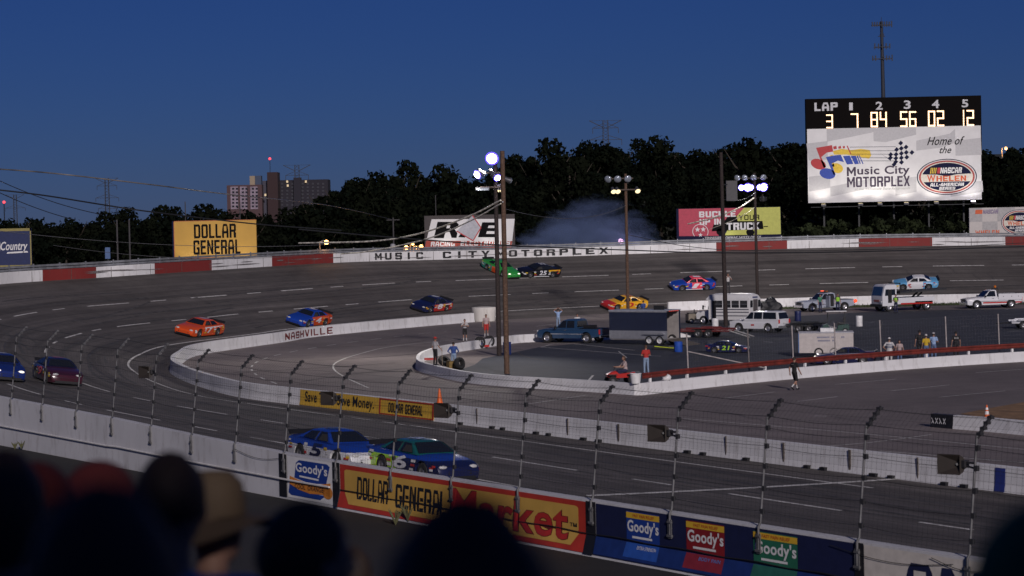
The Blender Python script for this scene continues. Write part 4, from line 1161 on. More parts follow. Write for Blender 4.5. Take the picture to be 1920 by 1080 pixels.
# checkered racing series board at the right edge
b = Board('billboard', 'pale checkered series billboard with an oval badge at the right edge of the view', (1817.5, 391, 443), (2020, 385, 437), 268, M('board_pale', (.52,.49,.47), .6, var=.05), .3, 3)
W2, H2 = 202.5, 52
za = lambda x, y: ((1280 + x/3 - 1817.5)/W2, 1 - (270 + y/3 - (391 - (1280 + x/3 - 1817.5)*.03))/H2)
b.decal('grey_check', M('check_grey', (.38,.37,.37), .6), [[(0,.5),(.12,.5),(.12,1),(0,1)], [(.12,0),(.26,0),(.26,.5),(.12,.5)], [(.26,.5),(.42,.5),(.42,1),(.26,1)], [(.42,0),(.6,0),(.6,.5),(.42,.5)], [(.75,.0),(.9,0),(.9,.5),(.75,.5)], [(.6,.5),(.75,.5),(.75,1),(.6,1)]], .012)
def oval(b, cx, cy, rx, ry, l0=.016):
    b.decal('oval_ring', INKN, [ell(cx, cy, rx, ry)], l0); b.decal('oval_ring', BW, [ell(cx, cy, rx*.965, ry*.955)], l0 + .006); b.decal('oval_ring', M('oval_red', (.36,.05,.04), .6), [ell(cx, cy, rx*.93, ry*.91)], l0 + .012)
    b.decal('oval_ring', M('oval_cream', (.66,.62,.54), .6), [ell(cx, cy, rx*.87, ry*.83)], l0 + .018)
    b.decal('oval_field', INKN, [ell(cx, cy, rx*.83, ry*.78, 30, 12, 168) + [(cx - .35*rx, cy + .14*ry), (cx, cy + .03*ry), (cx + .35*rx, cy + .14*ry)], ell(cx, cy, rx*.83, ry*.78, 30, 200, 340)], l0 + .024)
    b.decal('colour_bar', BYLW, [[(cx - .56*rx + k*.055*rx, cy + .20*ry), (cx - .53*rx + k*.055*rx, cy + .20*ry), (cx - .50*rx + k*.055*rx, cy + .52*ry), (cx - .53*rx + k*.055*rx, cy + .52*ry)] for k in range(4)], l0 + .03)
    b.decal('colour_bar', BRED, [[(cx - .33*rx, cy + .20*ry), (cx - .23*rx, cy + .20*ry), (cx - .20*rx, cy + .52*ry), (cx - .30*rx, cy + .52*ry)]], l0 + .03)
    b.decal('lettering', BW, [('text', 'NASCAR', cx - .21*rx, cx + .50*rx, cy + .20*ry, cy + .52*ry, .045, .2), ('text', 'ALL-AMERICAN', cx - .55*rx, cx + .56*rx, cy - .52*ry, cy - .33*ry, .04, .15), ('text', 'SERIES', cx - .26*rx, cx + .27*rx, cy - .72*ry, cy - .56*ry, .04, .15)], l0 + .032)
    b.decal('lettering', ORR, [('text', 'W', cx - .66*rx, cx - .38*rx, cy - .26*ry, cy + .12*ry, .05, 0), ('text', 'HELEN', cx - .35*rx, cx + .64*rx, cy - .24*ry, cy + .06*ry, .05, 0)], l0 + .032)
oval(b, za(1895, 440)[0] + .0, za(1895, 440)[1], 104/3/W2, 72/3/H2)
b.decal('lettering', ORR, [('text', 'WHELEN', za(1645,0)[0], za(1780,0)[0], .05, .19, .04, 0)], .02)
b.decal('lettering', M('ink_violet', (.20,.16,.26), .6), [('text', 'NASCAR', za(1690,0)[0], za(1775,0)[0], .78, .93, .04, .2)], .02)
b.decal('colour_bar', ORR, [[(za(1645,0)[0], .78), (za(1685,0)[0], .78), (za(1688,0)[0], .93), (za(1648,0)[0], .93)]], .02)

# the scoreboard
b = Board('scoreboard', 'tall scoreboard with glowing lap and position numbers above a white motorplex banner', (1513, 186, 382), (1841, 179, 374), 290, M('score_black', (.005,.004,.004), .85, spec=.08), .9, 5, cat='scoreboard')
SB = b
def zc(x, y):      # zoom 2 of the photograph -> board fractions
    px = 1500 + x/5.333; py = 230 + y/5.333
    a = (px - 1513)/328; return a, 1 - (py - (186 - 7.2*a))/195.4
def zd(x, y):      # zoom 1
    px = 1490 + x/4.8; py = 20 + y/4.8
    a = (px - 1513)/328; return a, 1 - (py - (186 - 7.2*a))/195.4
bt = .712
b.decal('banner', BW, [[(.005,.003),(.995,.003),(.995,bt),(.005,bt)]], .014)
pat = [[(70,210),(280,185),(280,370),(90,380)], [(272,60),(740,50),(740,95),(480,150),(275,190)], [(740,50),(1165,40),(1165,120),(860,195),(740,185)], [(1165,180),(1500,110),(1555,60),(1555,200),(1400,250),(1165,280)], [(1555,180),(1810,150),(1815,320),(1555,330)],
       [(90,540),(300,520),(300,650),(90,690)], [(300,640),(700,560),(720,650),(300,740)], [(950,560),(1160,540),(1160,690),(950,730)], [(1500,600),(1820,580),(1825,690),(1500,740)]]
b.decal('grey_check', GREY1, [[zc(*p) for p in q] for q in pat], .018)
E_ = lambda cx, cy, rx, ry, rot=0: [zc(cx + rx*math.cos(t)*math.cos(rot) - ry*math.sin(t)*math.sin(rot), cy + rx*math.cos(t)*math.sin(rot) + ry*math.sin(t)*math.cos(rot)) for t in [R(12*k) for k in range(30)]]
Z_ = lambda pts: [zc(*p) for p in pts]
b.decal('flag_note', BYLW, [Z_([(330,285),(420,262),(520,275),(610,262),(700,275),(715,330),(690,360),(560,335),(470,320),(345,320)]), E_(370,455,62,48,.3), Z_([(300,330),(330,320),(345,440),(318,440)])], .022)
b.decal('flag_note', BRED, [Z_([(165,252),(240,240),(325,225),(335,290),(270,300),(215,345),(262,445),(236,450)]), E_(185,415,78,50,.35), Z_([(335,240),(368,232),(372,262),(340,268)]), Z_([(385,240),(412,232),(416,258),(390,262)]), Z_([(430,238),(450,232),(454,256),(434,258)]), Z_([(470,232),(480,230),(515,310),(505,314)])], .026)
b.decal('flag_note', BBLU, [Z_([(262,345),(330,330),(410,322),(442,395),(380,380),(318,410),(352,520),(335,520)]), E_(275,510,80,52,.2), Z_([(432,335),(500,330),(535,412),(470,418)]), Z_([(510,332),(560,330),(590,412),(548,416)]), Z_([(568,330),(580,328),(608,410),(598,414)]), Z_([(590,328),(598,326),(636,412),(626,414)])], .030)
b.decal('stave_line', INKN, [('line', *zc(500, y0), *zc(960, y1), .05) for y0, y1 in ((245,240),(283,280),(315,315),(350,352),(382,382))], .024)
dm = []
for cx, cy in ((1010,205),(1062,245),(1015,258),(968,270),(1120,298),(1064,298),(1015,308),(962,318),(908,320),(1068,346),(1014,352),(960,356),(905,352),(1015,396),(958,392),(940,418)):
    dm.append(Z_([(cx - 25, cy + 3), (cx, cy - 26), (cx + 25, cy - 3), (cx, cy + 24)]))
b.decal('checker_flag', INKN, dm + [Z_([(795,300),(905,372),(910,385),(860,345)])], .026)
b.decal('lettering', M('letter_violet', (.035,.02,.05), .6), [('text', 'M', zc(468,0)[0], zc(558,0)[0], zc(780,528)[1], zc(780,438)[1], 0, 0), ('text', 'usic City', zc(572,0)[0], zc(1095,0)[0], zc(780,540)[1], zc(780,432)[1], .035, 0), ('text', 'MOTORPLEX', zc(468,0)[0], zc(1095,0)[0], zc(780,640)[1], zc(780,538)[1], .05, 0)], .026)
b.decal('lettering', M('letter_grey', (.28,.30,.28), .6), [('text', 'at the Tennessee State Fairgrounds', zc(545,0)[0], zc(1097,0)[0], zc(780,678)[1], zc(780,648)[1], .0, .25)], .026)
b.decal('lettering', INK, [('text', 'Home of', zc(1272,0)[0], zc(1648,0)[0], zc(1460,222)[1], zc(1460,138)[1], .015, .42), ('text', 'the', zc(1395,0)[0], zc(1515,0)[0], zc(1460,305)[1], zc(1460,236)[1], .015, .42)], .026)
oval(b, *zc(1465, 541), 300/5.333/328, 180/5.333/195.4, .02)
b.decal('lettering', M('score_letter', (.55,.56,.58), .6), [('text', 'LAP', zd(188,0)[0], zd(397,0)[0], zd(290,903)[1], zd(290,828)[1], .045, 0)] + [('text', ch, zd(x0,0)[0], zd(x1,0)[0], zd((x0+x1)/2, y1)[1], zd((x0+x1)/2, y0)[1], .045, 0) for ch, x0, x1, y0, y1 in (('1',500,532,828,898),('2',738,800,820,892),('3',990,1052,808,885),('4',1242,1308,804,878),('5',1510,1570,800,870))], .016)
DIG = glow('digit_light', (1.0, .62, .36), 3.2)
SEG = {'0': 'abcdef', '1': 'bc', '2': 'abged', '3': 'abgcd', '4': 'fgbc', '5': 'afgcd', '6': 'afgecd', '7': 'abc', '8': 'abcdefg'}
def digit(ch, x0, x1, y0, y1):
    mb = MB(); t = .17
    rect = {'a': (0,1-t*.62,1,1), 'd': (0,0,1,t*.62), 'g': (0,.5-t*.31,1,.5+t*.31), 'f': (0,.5,t*1.25,1), 'b': (1-t*1.25,.5,1,1), 'e': (0,0,t*1.25,.5), 'c': (1-t*1.25,0,1,.5)}
    for sgm in SEG[ch]:
        u0, v0, u1, v1 = rect[sgm]
        # each stroke is a row of small bulbs blocks
        nu = max(1, round((u1-u0)/.2)); nv = max(1, round((v1-v0)/.11))
        for i in range(nu):
            for j in range(nv):
                a = x0 + (x1-x0)*(u0 + (u1-u0)*(i+.08)/nu); c = x0 + (x1-x0)*(u0 + (u1-u0)*(i+.92)/nu)
                d_ = y1 - (y1-y0)*(v0 + (v1-v0)*(j+.08)/nv); e_ = y1 - (y1-y0)*(v0 + (v1-v0)*(j+.92)/nv)
                p0 = zd(a, d_); p1 = zd(c, e_)
                A = SB.pt(p0[0], p0[1], .03); B = SB.pt(p1[0], p1[1], .03)
                mb.box(((A[0]+B[0])/2, A[1], (A[2]+B[2])/2), (abs(B[0]-A[0]), .05, abs(B[2]-A[2])))
    mb.build('glowing_digit', DIG, SB.o)
for ch, x0, x1, y0, y1 in (('3',292,352,935,1060),('7',512,580,925,1055),('8',690,755,912,1050),('4',772,836,910,1048),('5',955,1020,905,1048),('6',1035,1100,905,1046),('0',1205,1270,900,1042),('2',1285,1350,898,1040),('1',1480,1530,893,1036),('2',1552,1618,893,1036)):
    digit(ch, x0, x1, y0, y1)
# row of small floodlights under the banner
for k, fx in enumerate((.08, .29, .40, .55, .72, .93)):
    x = fx * b.w
    MB().bar((x, -.5, b.z - .1), (x, -2.4, b.z - .35), .08).build('lamp_arm', DARKMETAL, b.o)
    f = MB().box((x, -2.4, b.z - .30), (.6, .3, .28)).build('flood_lamp', HOUSING, b.o)
    MB().box((x, -2.28, b.z - .14), (.5, .24, .04)).build('lens', LITW if fx < .9 else LIT, f)
    spot(b.o, (x, -2.4, b.z - .1), (x, 0, b.z + b.h * .42), 470, (1, .93, .84), 125, .8, .2)
MB().box((b.w/2, -1.2, b.z - .55), (b.w*.98, 2.0, .08)).build('catwalk', DARKMETAL, b.o)
# ------------------------------------------------------------------ trees and far things
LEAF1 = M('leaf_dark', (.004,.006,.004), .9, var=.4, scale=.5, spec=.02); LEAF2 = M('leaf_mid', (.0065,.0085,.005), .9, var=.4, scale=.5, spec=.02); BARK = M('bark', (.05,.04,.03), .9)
def crown_arrays(seed, H=14, Wd=5.2, lumps=22, per=130, base=.22, tall=False):
    g = np.random.default_rng(seed); V = []; MI = []
    for i in range(lumps):
        while True:
            c = g.uniform(-1, 1, 3)
            if c @ c < 1: break
        zt = (c[2] + 1) / 2
        wid = (math.sin(math.pi * min(.98, .18 + zt * .74)) if not tall else (1 - zt * .85))
        cx, cy, cz = c[0]*Wd*wid*.85, c[1]*Wd*wid*.85, H*(base + (1 - base - .10)*zt)
        r = g.uniform(1.1, 2.3) * (Wd / 5.2)
        n = per
        d = g.normal(size=(n, 3)); d /= np.linalg.norm(d, axis=1)[:, None]
        p = np.array([cx, cy, cz]) + d * r * g.uniform(.55, 1.12, (n, 1)) * np.array([1, 1, .8])
        s = g.uniform(.13, .33, n)
        a = g.normal(size=(n, 3)); a /= np.linalg.norm(a, axis=1)[:, None]
        b = np.cross(a, d + g.normal(size=(n, 3))*.4); b /= np.linalg.norm(b, axis=1)[:, None] + 1e-9
        a *= s[:, None]; b *= (s * g.uniform(.6, 1.2, n))[:, None]
        q = np.stack([p - a - b, p + a - b*.6, p + a*.8 + b, p - a + b*.7], 1)
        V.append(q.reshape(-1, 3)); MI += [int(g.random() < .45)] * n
    return np.concatenate(V), MI
def quads_mesh(name, V, MI, mats):
    me = bpy.data.meshes.new(name); n = len(V) // 4
    me.vertices.add(len(V)); me.vertices.foreach_set('co', V.astype(np.float32).ravel())
    me.loops.add(len(V)); me.loops.foreach_set('vertex_index', np.arange(len(V), dtype=np.int32))
    me.polygons.add(n); me.polygons.foreach_set('loop_start', np.arange(0, len(V), 4, dtype=np.int32))
    for m in mats: me.materials.append(m)
    me.polygons.foreach_set('material_index', np.array(MI, dtype=np.int32)); me.update(calc_edges=True); me.validate(); return me
CROWNS = []
for k in range(6):
    V, MI = crown_arrays(k + 3, Wd=[5.4, 4.6, 5.8, 4.0, 5.0, 3.2][k], lumps=[26, 24, 30, 20, 26, 18][k], base=[.22, .2, .25, .18, .16, .12][k], tall=(k == 5))
    CROWNS.append(quads_mesh('crown', V, MI, [LEAF1, LEAF2]))
tm = MB().tube([(0,0,-.6), (.1,0,3), (-.1,.1,7), (0,.1,11)], [.38, .28, .18, .05], 8)
for k in range(6):
    a = k * 1.1; z = 3.5 + k; tm.tube([(0,0,z), (1.6*math.cos(a), 1.6*math.sin(a), z + 1.5), (2.8*math.cos(a), 2.8*math.sin(a), z + 3.2)], [.14, .09, .03], 5)
TRUNK = tm.mesh('trunk', BARK, 50)
SKY = [(-40,398),(20,398),(70,396),(122,425),(146,398),(170,405),(200,399),(236,392),(268,398),(300,388),(325,390),(352,392),(386,386),(418,395),(462,374),(500,392),(545,392),(588,354),(612,341),(640,335),(668,318),(700,306),(735,300),(768,303),(800,330),(832,312),(868,318),(900,326),(940,296),(966,272),(1002,268),(1035,262),(1068,262),(1100,252),(1132,262),(1165,268),(1200,262),(1236,258),(1268,272),(1300,270),(1330,284),(1372,258),(1402,246),(1436,268),(1468,258),(1500,256),(1545,250),(1600,255),(1660,250),(1720,255),(1780,250),(1835,258),(1858,270),(1905,262),(1950,250)]
REG = [(-100, 'above the Country billboard'), (110, 'between the Country billboard and the left pylon'), (215, 'above the yellow billboard'), (400, 'in front of the far apartment block'), (560, 'between the apartment block and the electronics sign'),
       (790, 'above the electronics sign'), (955, 'behind the smoke on the dark hill'), (1250, 'above the seat belt billboard'), (1480, 'behind the scoreboard'), (1845, 'right of the scoreboard')]
ORD = ['leftmost', 'second from left', 'third from left', 'fourth from left', 'fifth from left', 'sixth from left', 'seventh from left', 'eighth from left', 'ninth from left', 'tenth from left', 'eleventh from left']
cnt = {}
tr_ = random.Random(11)
for px, py in SKY:
    Y = (tr_.uniform(330, 420) if px > 620 else tr_.uniform(300, 380))
    if 425 < px < 560: Y = tr_.uniform(310, 350)
    top = Q(px, py, Y); g = terrain(top.x, Y); H = max(6.5, top.z - g + .3)
    reg = [r_ for x0, r_ in REG if px >= x0][-1]; cnt[reg] = cnt.get(reg, 0) + 1
    k = tr_.randrange(5) if px != 1402 else 5
    o = empty('tree', 'dark leafy tree %s, %s there' % (reg, ORD[cnt[reg] - 1]), 'tree', (top.x, Y, g - .1), tr_.uniform(0, 6.28), 'dark trees on the skyline beyond the track')
    s = H / 13.6; sw = s * tr_.uniform(.9, 1.25) if H < 16 else s * tr_.uniform(.8, .95)
    o.scale = (sw, sw, s)
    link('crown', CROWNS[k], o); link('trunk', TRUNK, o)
# the wood under and between them reads as one dark mass
Vs, Ms = [], []
wr = random.Random(5)
def skyline(px): return np.interp(px, [a for a, _ in SKY], [b for _, b in SKY])
for i in range(210):
    px = wr.uniform(-60, 1980); Y = wr.uniform(292, 345) if i % 2 else wr.uniform(345, 470)
    base = Q(px, 440, Y); g = terrain(base.x, Y)
    ymax = skyline(px) + wr.uniform(8, 60); H = Q(px, ymax, Y).z - g
    if H < 3.5: continue
    H = min(H, 17)
    V, MI = crown_arrays(1000 + i, H=H, Wd=max(3.0, min(5.5, H * .42)), lumps=15, per=64, base=.05)
    V = V + np.array([base.x, Y, g]); Vs.append(V); Ms += MI
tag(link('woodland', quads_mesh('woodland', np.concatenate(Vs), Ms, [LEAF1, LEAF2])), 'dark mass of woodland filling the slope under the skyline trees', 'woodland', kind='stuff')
# bushes along the bank under the scoreboard
Vs, Ms = [], []
for i in range(70):
    px = wr.uniform(1475, 1830); Y = wr.uniform(272, 284); q = Q(px, 440, Y); g = 1.5
    H = Q(px, wr.uniform(388, 425), Y).z - g
    V, MI = crown_arrays(3000 + i, H=max(2.0, H), Wd=2.0, lumps=9, per=70, base=.02); V = V * np.array([1, 1, 1]) + np.array([q.x, Y, g]); Vs.append(V); Ms += MI
LG = M('hedge_leaf', (.024,.032,.014), .9, var=.5, scale=.6, spec=.1)
tag(link('hedge', quads_mesh('hedge', np.concatenate(Vs), Ms, [LG, LEAF2])), 'dense dark green hedge on the bank under the scoreboard', 'hedge')
# scrub at the foot of the front wall
wd = MB()
for cx, cy, hh in ((742, 985, .55), (765, 978, .65), (40, 842, .4), (28, 843, .35)):
    base = P(cx, cy)
    for k in range(46):
        a = wr.uniform(0, 6.3); L = hh * wr.uniform(.4, 1); t = base + Vector((math.cos(a) * L * .5, math.sin(a) * L * .35, L)); m = base.lerp(t, .5) + Vector((0, 0, .06))
        w_ = Vector((-math.sin(a), math.cos(a), 0)) * .014
        wd.add([base - w_, base + w_, m + w_, t, m - w_], [(0,1,2,3,4)])
wp = P(752, 982); 
tag(relto(tag(bpy.data.objects.new('weed', None), None), wd) if False else wd.build('weed', M('weed_green', (.10,.10,.045), .9, var=.4), fix=False), 'scraggly weeds sprouting along the foot of the front wall', 'weeds', kind='stuff')

# apartment block far away
Yb = 950
def bx(mb, x0, x1, yt, yb, Y, dep, m=0):
    a = Q(x0, yt, Y); b = Q(x1, yb, Y); zb = min(b.z, 0); mb.box(((a.x + b.x)/2, Y + dep/2, (a.z + zb)/2), (abs(b.x - a.x), dep, a.z - zb), m); return a, b
ab = empty('apartment_building', 'brick apartment block with pale window bays and a stair tower far off at left', 'building')
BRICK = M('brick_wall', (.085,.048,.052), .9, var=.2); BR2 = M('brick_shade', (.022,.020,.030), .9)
mb = MB(); bx(mb, 425, 492, 347.5, 400, Yb, 14); mb.build('wing', BRICK, ab)
mb = MB(); bx(mb, 492, 508, 339, 400, Yb + 6, 12); mb.build('link_block', M('render_grey', (.06,.06,.085), .9), ab)
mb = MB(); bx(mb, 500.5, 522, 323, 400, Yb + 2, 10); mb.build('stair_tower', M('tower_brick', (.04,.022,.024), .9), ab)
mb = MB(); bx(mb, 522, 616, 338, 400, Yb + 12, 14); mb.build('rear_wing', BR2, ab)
for fl in range(7):
    for c in range(9):
        a = Q(527 + c*9.6, 343 + fl*6.6, Yb + 11.8); b = Q(531 + c*9.6, 346.4 + fl*6.6, Yb + 11.8)
        MB().box(((a.x+b.x)/2, Yb + 11.85, (a.z+b.z)/2), (b.x - a.x, .2, a.z - b.z)).build('window', M('dim_window', (.024,.024,.036), .4), ab)
mb = MB(); bx(mb, 468, 478, 330, 345, Yb + 5, 3, 0); mb.build('roof_tank', M('tank_cream', (.30,.24,.17), .8), ab)
mb = MB(); bx(mb, 478, 490, 329.5, 345, Yb + 6, 4, 0); mb.build('plant_room', M('plant_blue', (.05,.07,.12), .8), ab)
mb = MB(); bx(mb, 550, 564, 333, 345, Yb + 10, 4, 0); mb.build('lift_house', BR2, ab)
PALE = M('pale_bay', (.26,.21,.26), .8, var=.25, scale=.3); WIN = M('dark_window', (.01,.012,.02), .3)
for bay in ((432, 447), (450, 464), (469, 484)):
    mb = MB(); a = Q(bay[0], 350, Yb); b = Q(bay[1], 392, Yb); mb.box(((a.x+b.x)/2, Yb - .15, (a.z + b.z)/2), (b.x - a.x, .3, a.z - b.z)); mb.build('window_bay', PALE, ab)
    for fl in range(6):
        for c in range(2):
            x = bay[0] + 3.2 + c*7; a = Q(x, 352.2 + fl*6.6, Yb - .35); b = Q(x + 4.2, 355.6 + fl*6.6, Yb - .35)
            MB().box(((a.x+b.x)/2, Yb - .35, (a.z+b.z)/2), (b.x - a.x, .1, a.z - b.z)).build('window', WIN, ab)
WL = glow('window_light', (1, .75, .45), .7)
for x, y in ((497.5, 365.5), (538.5, 340.5), (573.5, 340.5), (539.5, 348)):
    a = Q(x, y, Yb - .5 if x < 500 else Yb + 11); MB().box(a, (.8, .12, 1.0)).build('lit_window', WL, ab)
a = Q(504, 323, Yb); rb = Q(503.5, 297, Yb)
MB().tube([(rb.x, Yb + 5, a.z - 1), (rb.x, Yb + 5, rb.z)], .12, 5).build('beacon_mast', DARKMETAL, ab)
MB().ball((rb.x, Yb + 5, rb.z), .55).build('red_beacon', glow('beacon_red', (1, .06, .08), 2.5), ab, smooth=60)

# electricity pylons
PYL = M('pylon_steel', (.035,.04,.055), .7, .3)
def pylon(label, px, ytop, wpx, Y, arms):
    t = Q(px, ytop, Y); g = terrain(t.x, Y); k = Y / FPX; Hh = t.z - g; hw = wpx * k / 2
    o = empty('pylon', label, 'pylon', (t.x, Y, g), 0, 'electricity pylons on the horizon')
    lw = hw * .15; mb = MB(); th = .16 * hw / 5
    for sx in (-lw, lw):
        for dy in (-.5, .5): mb.bar((sx*1.4, dy, 0), (sx, dy, Hh), th*1.3)
    n = 22
    for i in range(n):
        z0, z1 = Hh*i/n, Hh*(i+1)/n; f0 = 1.4 - .4*i/n; f1 = 1.4 - .4*(i+1)/n
        mb.bar((-lw*f0, -.5, z0), (lw*f1, -.5, z1), th*.7); mb.bar((lw*f0, -.5, z0), (-lw*f1, -.5, z1), th*.7)
    mb.build('mast', PYL, o)
    mb = MB().bar((-hw, 0, Hh), (hw, 0, Hh), th*.6)
    for s_ in (-1, 1): mb.bar((s_*hw, 0, Hh), (s_*lw, 0, Hh - hw*.42), th*1.4)
    mb.build('top_arm', PYL, o)
    for f, dz in arms:
        mb = MB(); z = Hh - dz*k
        mb.bar((-hw*f, 0, z), (hw*f, 0, z), th)
        for s_ in (-1, 1):
            mb.bar((s_*hw*f, 0, z), (s_*lw, 0, z + hw*.28), th*.9); mb.bar((s_*hw*f, 0, z), (s_*hw*f, 0, z - hw*.34), th)
        mb.build('cross_arm', PYL, o)
pylon('tall twin leg pylon standing between the Country and yellow billboards', 200, 334, 43, 850, ((.86, 14.5), (1.0, 37), (.8, 57)))
pylon('small pylon nearest the left edge above the Country billboard', 28, 365, 34, 1050, ((1.1, 25),))
pylon('pylon whose spread arms show above the apartment block', 556.5, 309.5, 51, 1250, ((.84, 19),))
pylon('pylon rising over the wooded hill behind the smoke', 1135, 226, 60, 640, ((.8, 14), (1.0, 36)))
# beacon mast at the left edge
q = Q(7.5, 379, 700); o = empty('beacon_mast', 'thin mast with a red beacon at the far left edge', 'mast', (q.x, 700, terrain(q.x, 700)))
MB().tube([(0,0,0), (0,0,q.z - o.location.z)], .16, 5).build('mast', DARKMETAL, o); MB().ball((0,0,q.z - o.location.z), .45).build('red_beacon', MATS['beacon_red'], o, smooth=60)
# cell tower
t = Q(1652.5, 32, 500); k = 500 / FPX; g = terrain(t.x, 500)
o = empty('cell_tower', 'tall dark cell tower with three antenna platforms behind the scoreboard', 'cell tower', (t.x, 500, g)); Hh = t.z - g
MB().tube([(.3,0,0), (0,0,Hh - 8*k)], [.62, .34], 10).build('mast', PYL, o, smooth=50); MB().tube([(0,0,Hh - 10*k), (0,0,Hh)], .06, 5).build('whip_antenna', PYL, o)
def zt(py): return Hh - (py - 32) * k
for py, hw_, n in ((47, 18, 9), (88, 14, 5), (110, 18, 8)):
    mb = MB(); hw = hw_ * k
    mb.bar((-hw, -.6, zt(py)), (hw, -.6, zt(py)), .16); mb.bar((-hw, .9, zt(py)), (hw, .9, zt(py)), .14); mb.bar((0, -.6, zt(py)), (0, .9, zt(py)), .2)
    mb.build('platform', PYL, o)
    for i in range(n):
        x = -hw + 2*hw*i/(n-1)
        if py == 110 and .25 < i/(n-1) < .55: continue
        MB().box((x, -.7, zt(py) + .15), (.26, .14, rnd.uniform(.9, 1.5))).build('antenna_panel', PYL, o)
MB().box((0, 0, zt(68)), (1.6, .4, .12)).box((.5, 0, zt(68) + .35), (.12, .12, .7)).box((-.4, 0, zt(68) + .2), (.12, .12, .5)).build('small_platform', PYL, o)
# poles and small things beyond the wall
def upole(label, px, ytop, Y, arm=0, r=.12, box=False):
    t = Q(px, ytop, Y); g = terrain(t.x, Y); H = t.z - g
    o = empty('utility_pole', label, 'utility pole', (t.x, Y, g), 0, None)
    MB().tube([(0,0,0), (0,0,H)], [r, r*.8], 8).build('pole', M('grey_pole', (.055,.052,.055), .8), o, smooth=50)
    if arm: MB().bar((-arm, 0, H - .3), (arm, 0, H - .3), .12).build('crossarm', MATS['grey_pole'], o)
    if box: MB().lathe([(.05,0), (.32,.05), (.34,.9), (.1,1.0)], 10, 0, Matrix.Translation((-.1, -.3, H - 4.4))).build('transformer', M('transformer_grey', (.32,.32,.34), .6), o, smooth=40)
upole('utility pole with pale transformer left of the racing electronics sign', 737, 408, 285, .85, .12, True)
upole('thin pole standing up behind the racing electronics sign', 816.5, 366, 280, 0, .07)
upole('thin left one of two poles behind the yellow billboard', 347, 378, 250, 0, .07); upole('thin right one of two poles behind the yellow billboard', 449.5, 380, 250, 0, .07)
upole('left one of two dim poles below the twin leg pylon', 219, 412, 290, 0, .14); upole('right one of two dim poles below the twin leg pylon', 242, 412, 290, 0, .14)
q0 = Q(197, 464, 262); q1 = Q(207, 485, 262)
o = empty('sign_panel', 'small dim blue panel standing in the dark under the left pylon', 'sign', ((q0.x+q1.x)/2, 262, 0))
MB().box((0, 0, (q0.z+q1.z)/2), (q1.x - q0.x, .2, q0.z - q1.z)).build('panel', M('dim_blue_panel', (.07,.13,.28), .6), o); MB().box((0, .15, q1.z/2), (.15, .1, q1.z + .4)).build('post', DARKMETAL, o)
q0 = Q(1846, 303, 440); q1 = Q(1925, 345, 440); g = terrain(q0.x, 440) - 1
o = empty('shed', 'dim low building with a pale roof beyond the right edge of the scoreboard', 'building', (q0.x, 440, g))
MB().box(((q1.x-q0.x)/2, 4, (q0.z - g)/2 - .6), (q1.x - q0.x, 8, q0.z - g - 1.2)).build('wall', M('shed_wall', (.045,.035,.032), .9), o); MB().prism([(0, 0, q0.z - g - 1.2), (0, 8, q0.z - g - 1.2), (0, 4, q0.z - g + .6)], (q1.x - q0.x, 0, 0)).build('roof', M('shed_roof', (.11,.12,.16), .7), o)

# tyre smoke from the crash
sm = bpy.data.materials.new('tyre_smoke'); sm.use_nodes = True
n = sm.node_tree.nodes; l = sm.node_tree.links; n.remove(n['Principled BSDF'])
pv = n.new('ShaderNodeVolumePrincipled'); pv.inputs['Color'].default_value = (.42, .58, 1.0, 1); pv.inputs['Anisotropy'].default_value = .1
tc = n.new('ShaderNodeTexCoord'); no = n.new('ShaderNodeTexNoise'); no.inputs['Scale'].default_value = 4.4; no.inputs['Detail'].default_value = 4; no.inputs['Distortion'].default_value = .9
l.new(tc.outputs['Generated'], no.inputs['Vector'])
mp = n.new('ShaderNodeMapping'); mp.inputs['Location'].default_value = (-.5,-.5,-.40); l.new(tc.outputs['Generated'], mp.inputs['Vector'])
ln = n.new('ShaderNodeVectorMath'); ln.operation = 'LENGTH'; l.new(mp.outputs[0], ln.inputs[0])
no2 = n.new('ShaderNodeTexNoise'); no2.inputs['Scale'].default_value = 1.7; no2.inputs['Detail'].default_value = 2; l.new(tc.outputs['Generated'], no2.inputs['Vector'])
def mth(op, a_, b_):
    m_ = n.new('ShaderNodeMath'); m_.operation = op
    for i_, q_ in enumerate((a_, b_)):
        if isinstance(q_, (int, float)): m_.inputs[i_].default_value = q_
        else: l.new(q_, m_.inputs[i_])
    return m_.outputs[0]
body_ = mth('ADD', mth('MULTIPLY', no.outputs['Fac'], .9), mth('MULTIPLY', no2.outputs['Fac'], .9))
d_ = mth('SUBTRACT', body_, mth('ADD', mth('MULTIPLY', ln.outputs['Value'], 1.25), .43))      # billows eat into the edge
mm = n.new('ShaderNodeMath'); mm.operation = 'MULTIPLY'; mm.use_clamp = True
l.new(mth('MAXIMUM', d_, 0.0), mm.inputs[0]); mm.inputs[1].default_value = 1.1
l.new(mm.outputs[0], pv.inputs['Density']); l.new(pv.outputs[0], n['Material Output'].inputs['Volume'])
c0 = Q(985, 500, 251); c1 = Q(1275, 362, 251)
mb = MB().ball(((c0.x + c1.x)/2, 251.5, (c0.z + c1.z)/2), ((c1.x - c0.x)/2*1.15, 7, (c1.z - c0.z)/2*1.15), 0, 24, 16)
tag(mb.build('smoke', sm, smooth=80), 'blue grey cloud of tyre smoke drifting over the wall from the crash', 'smoke', kind='stuff')
S.cycles.volume_step_rate = 3.0; S.cycles.volume_max_steps = 128
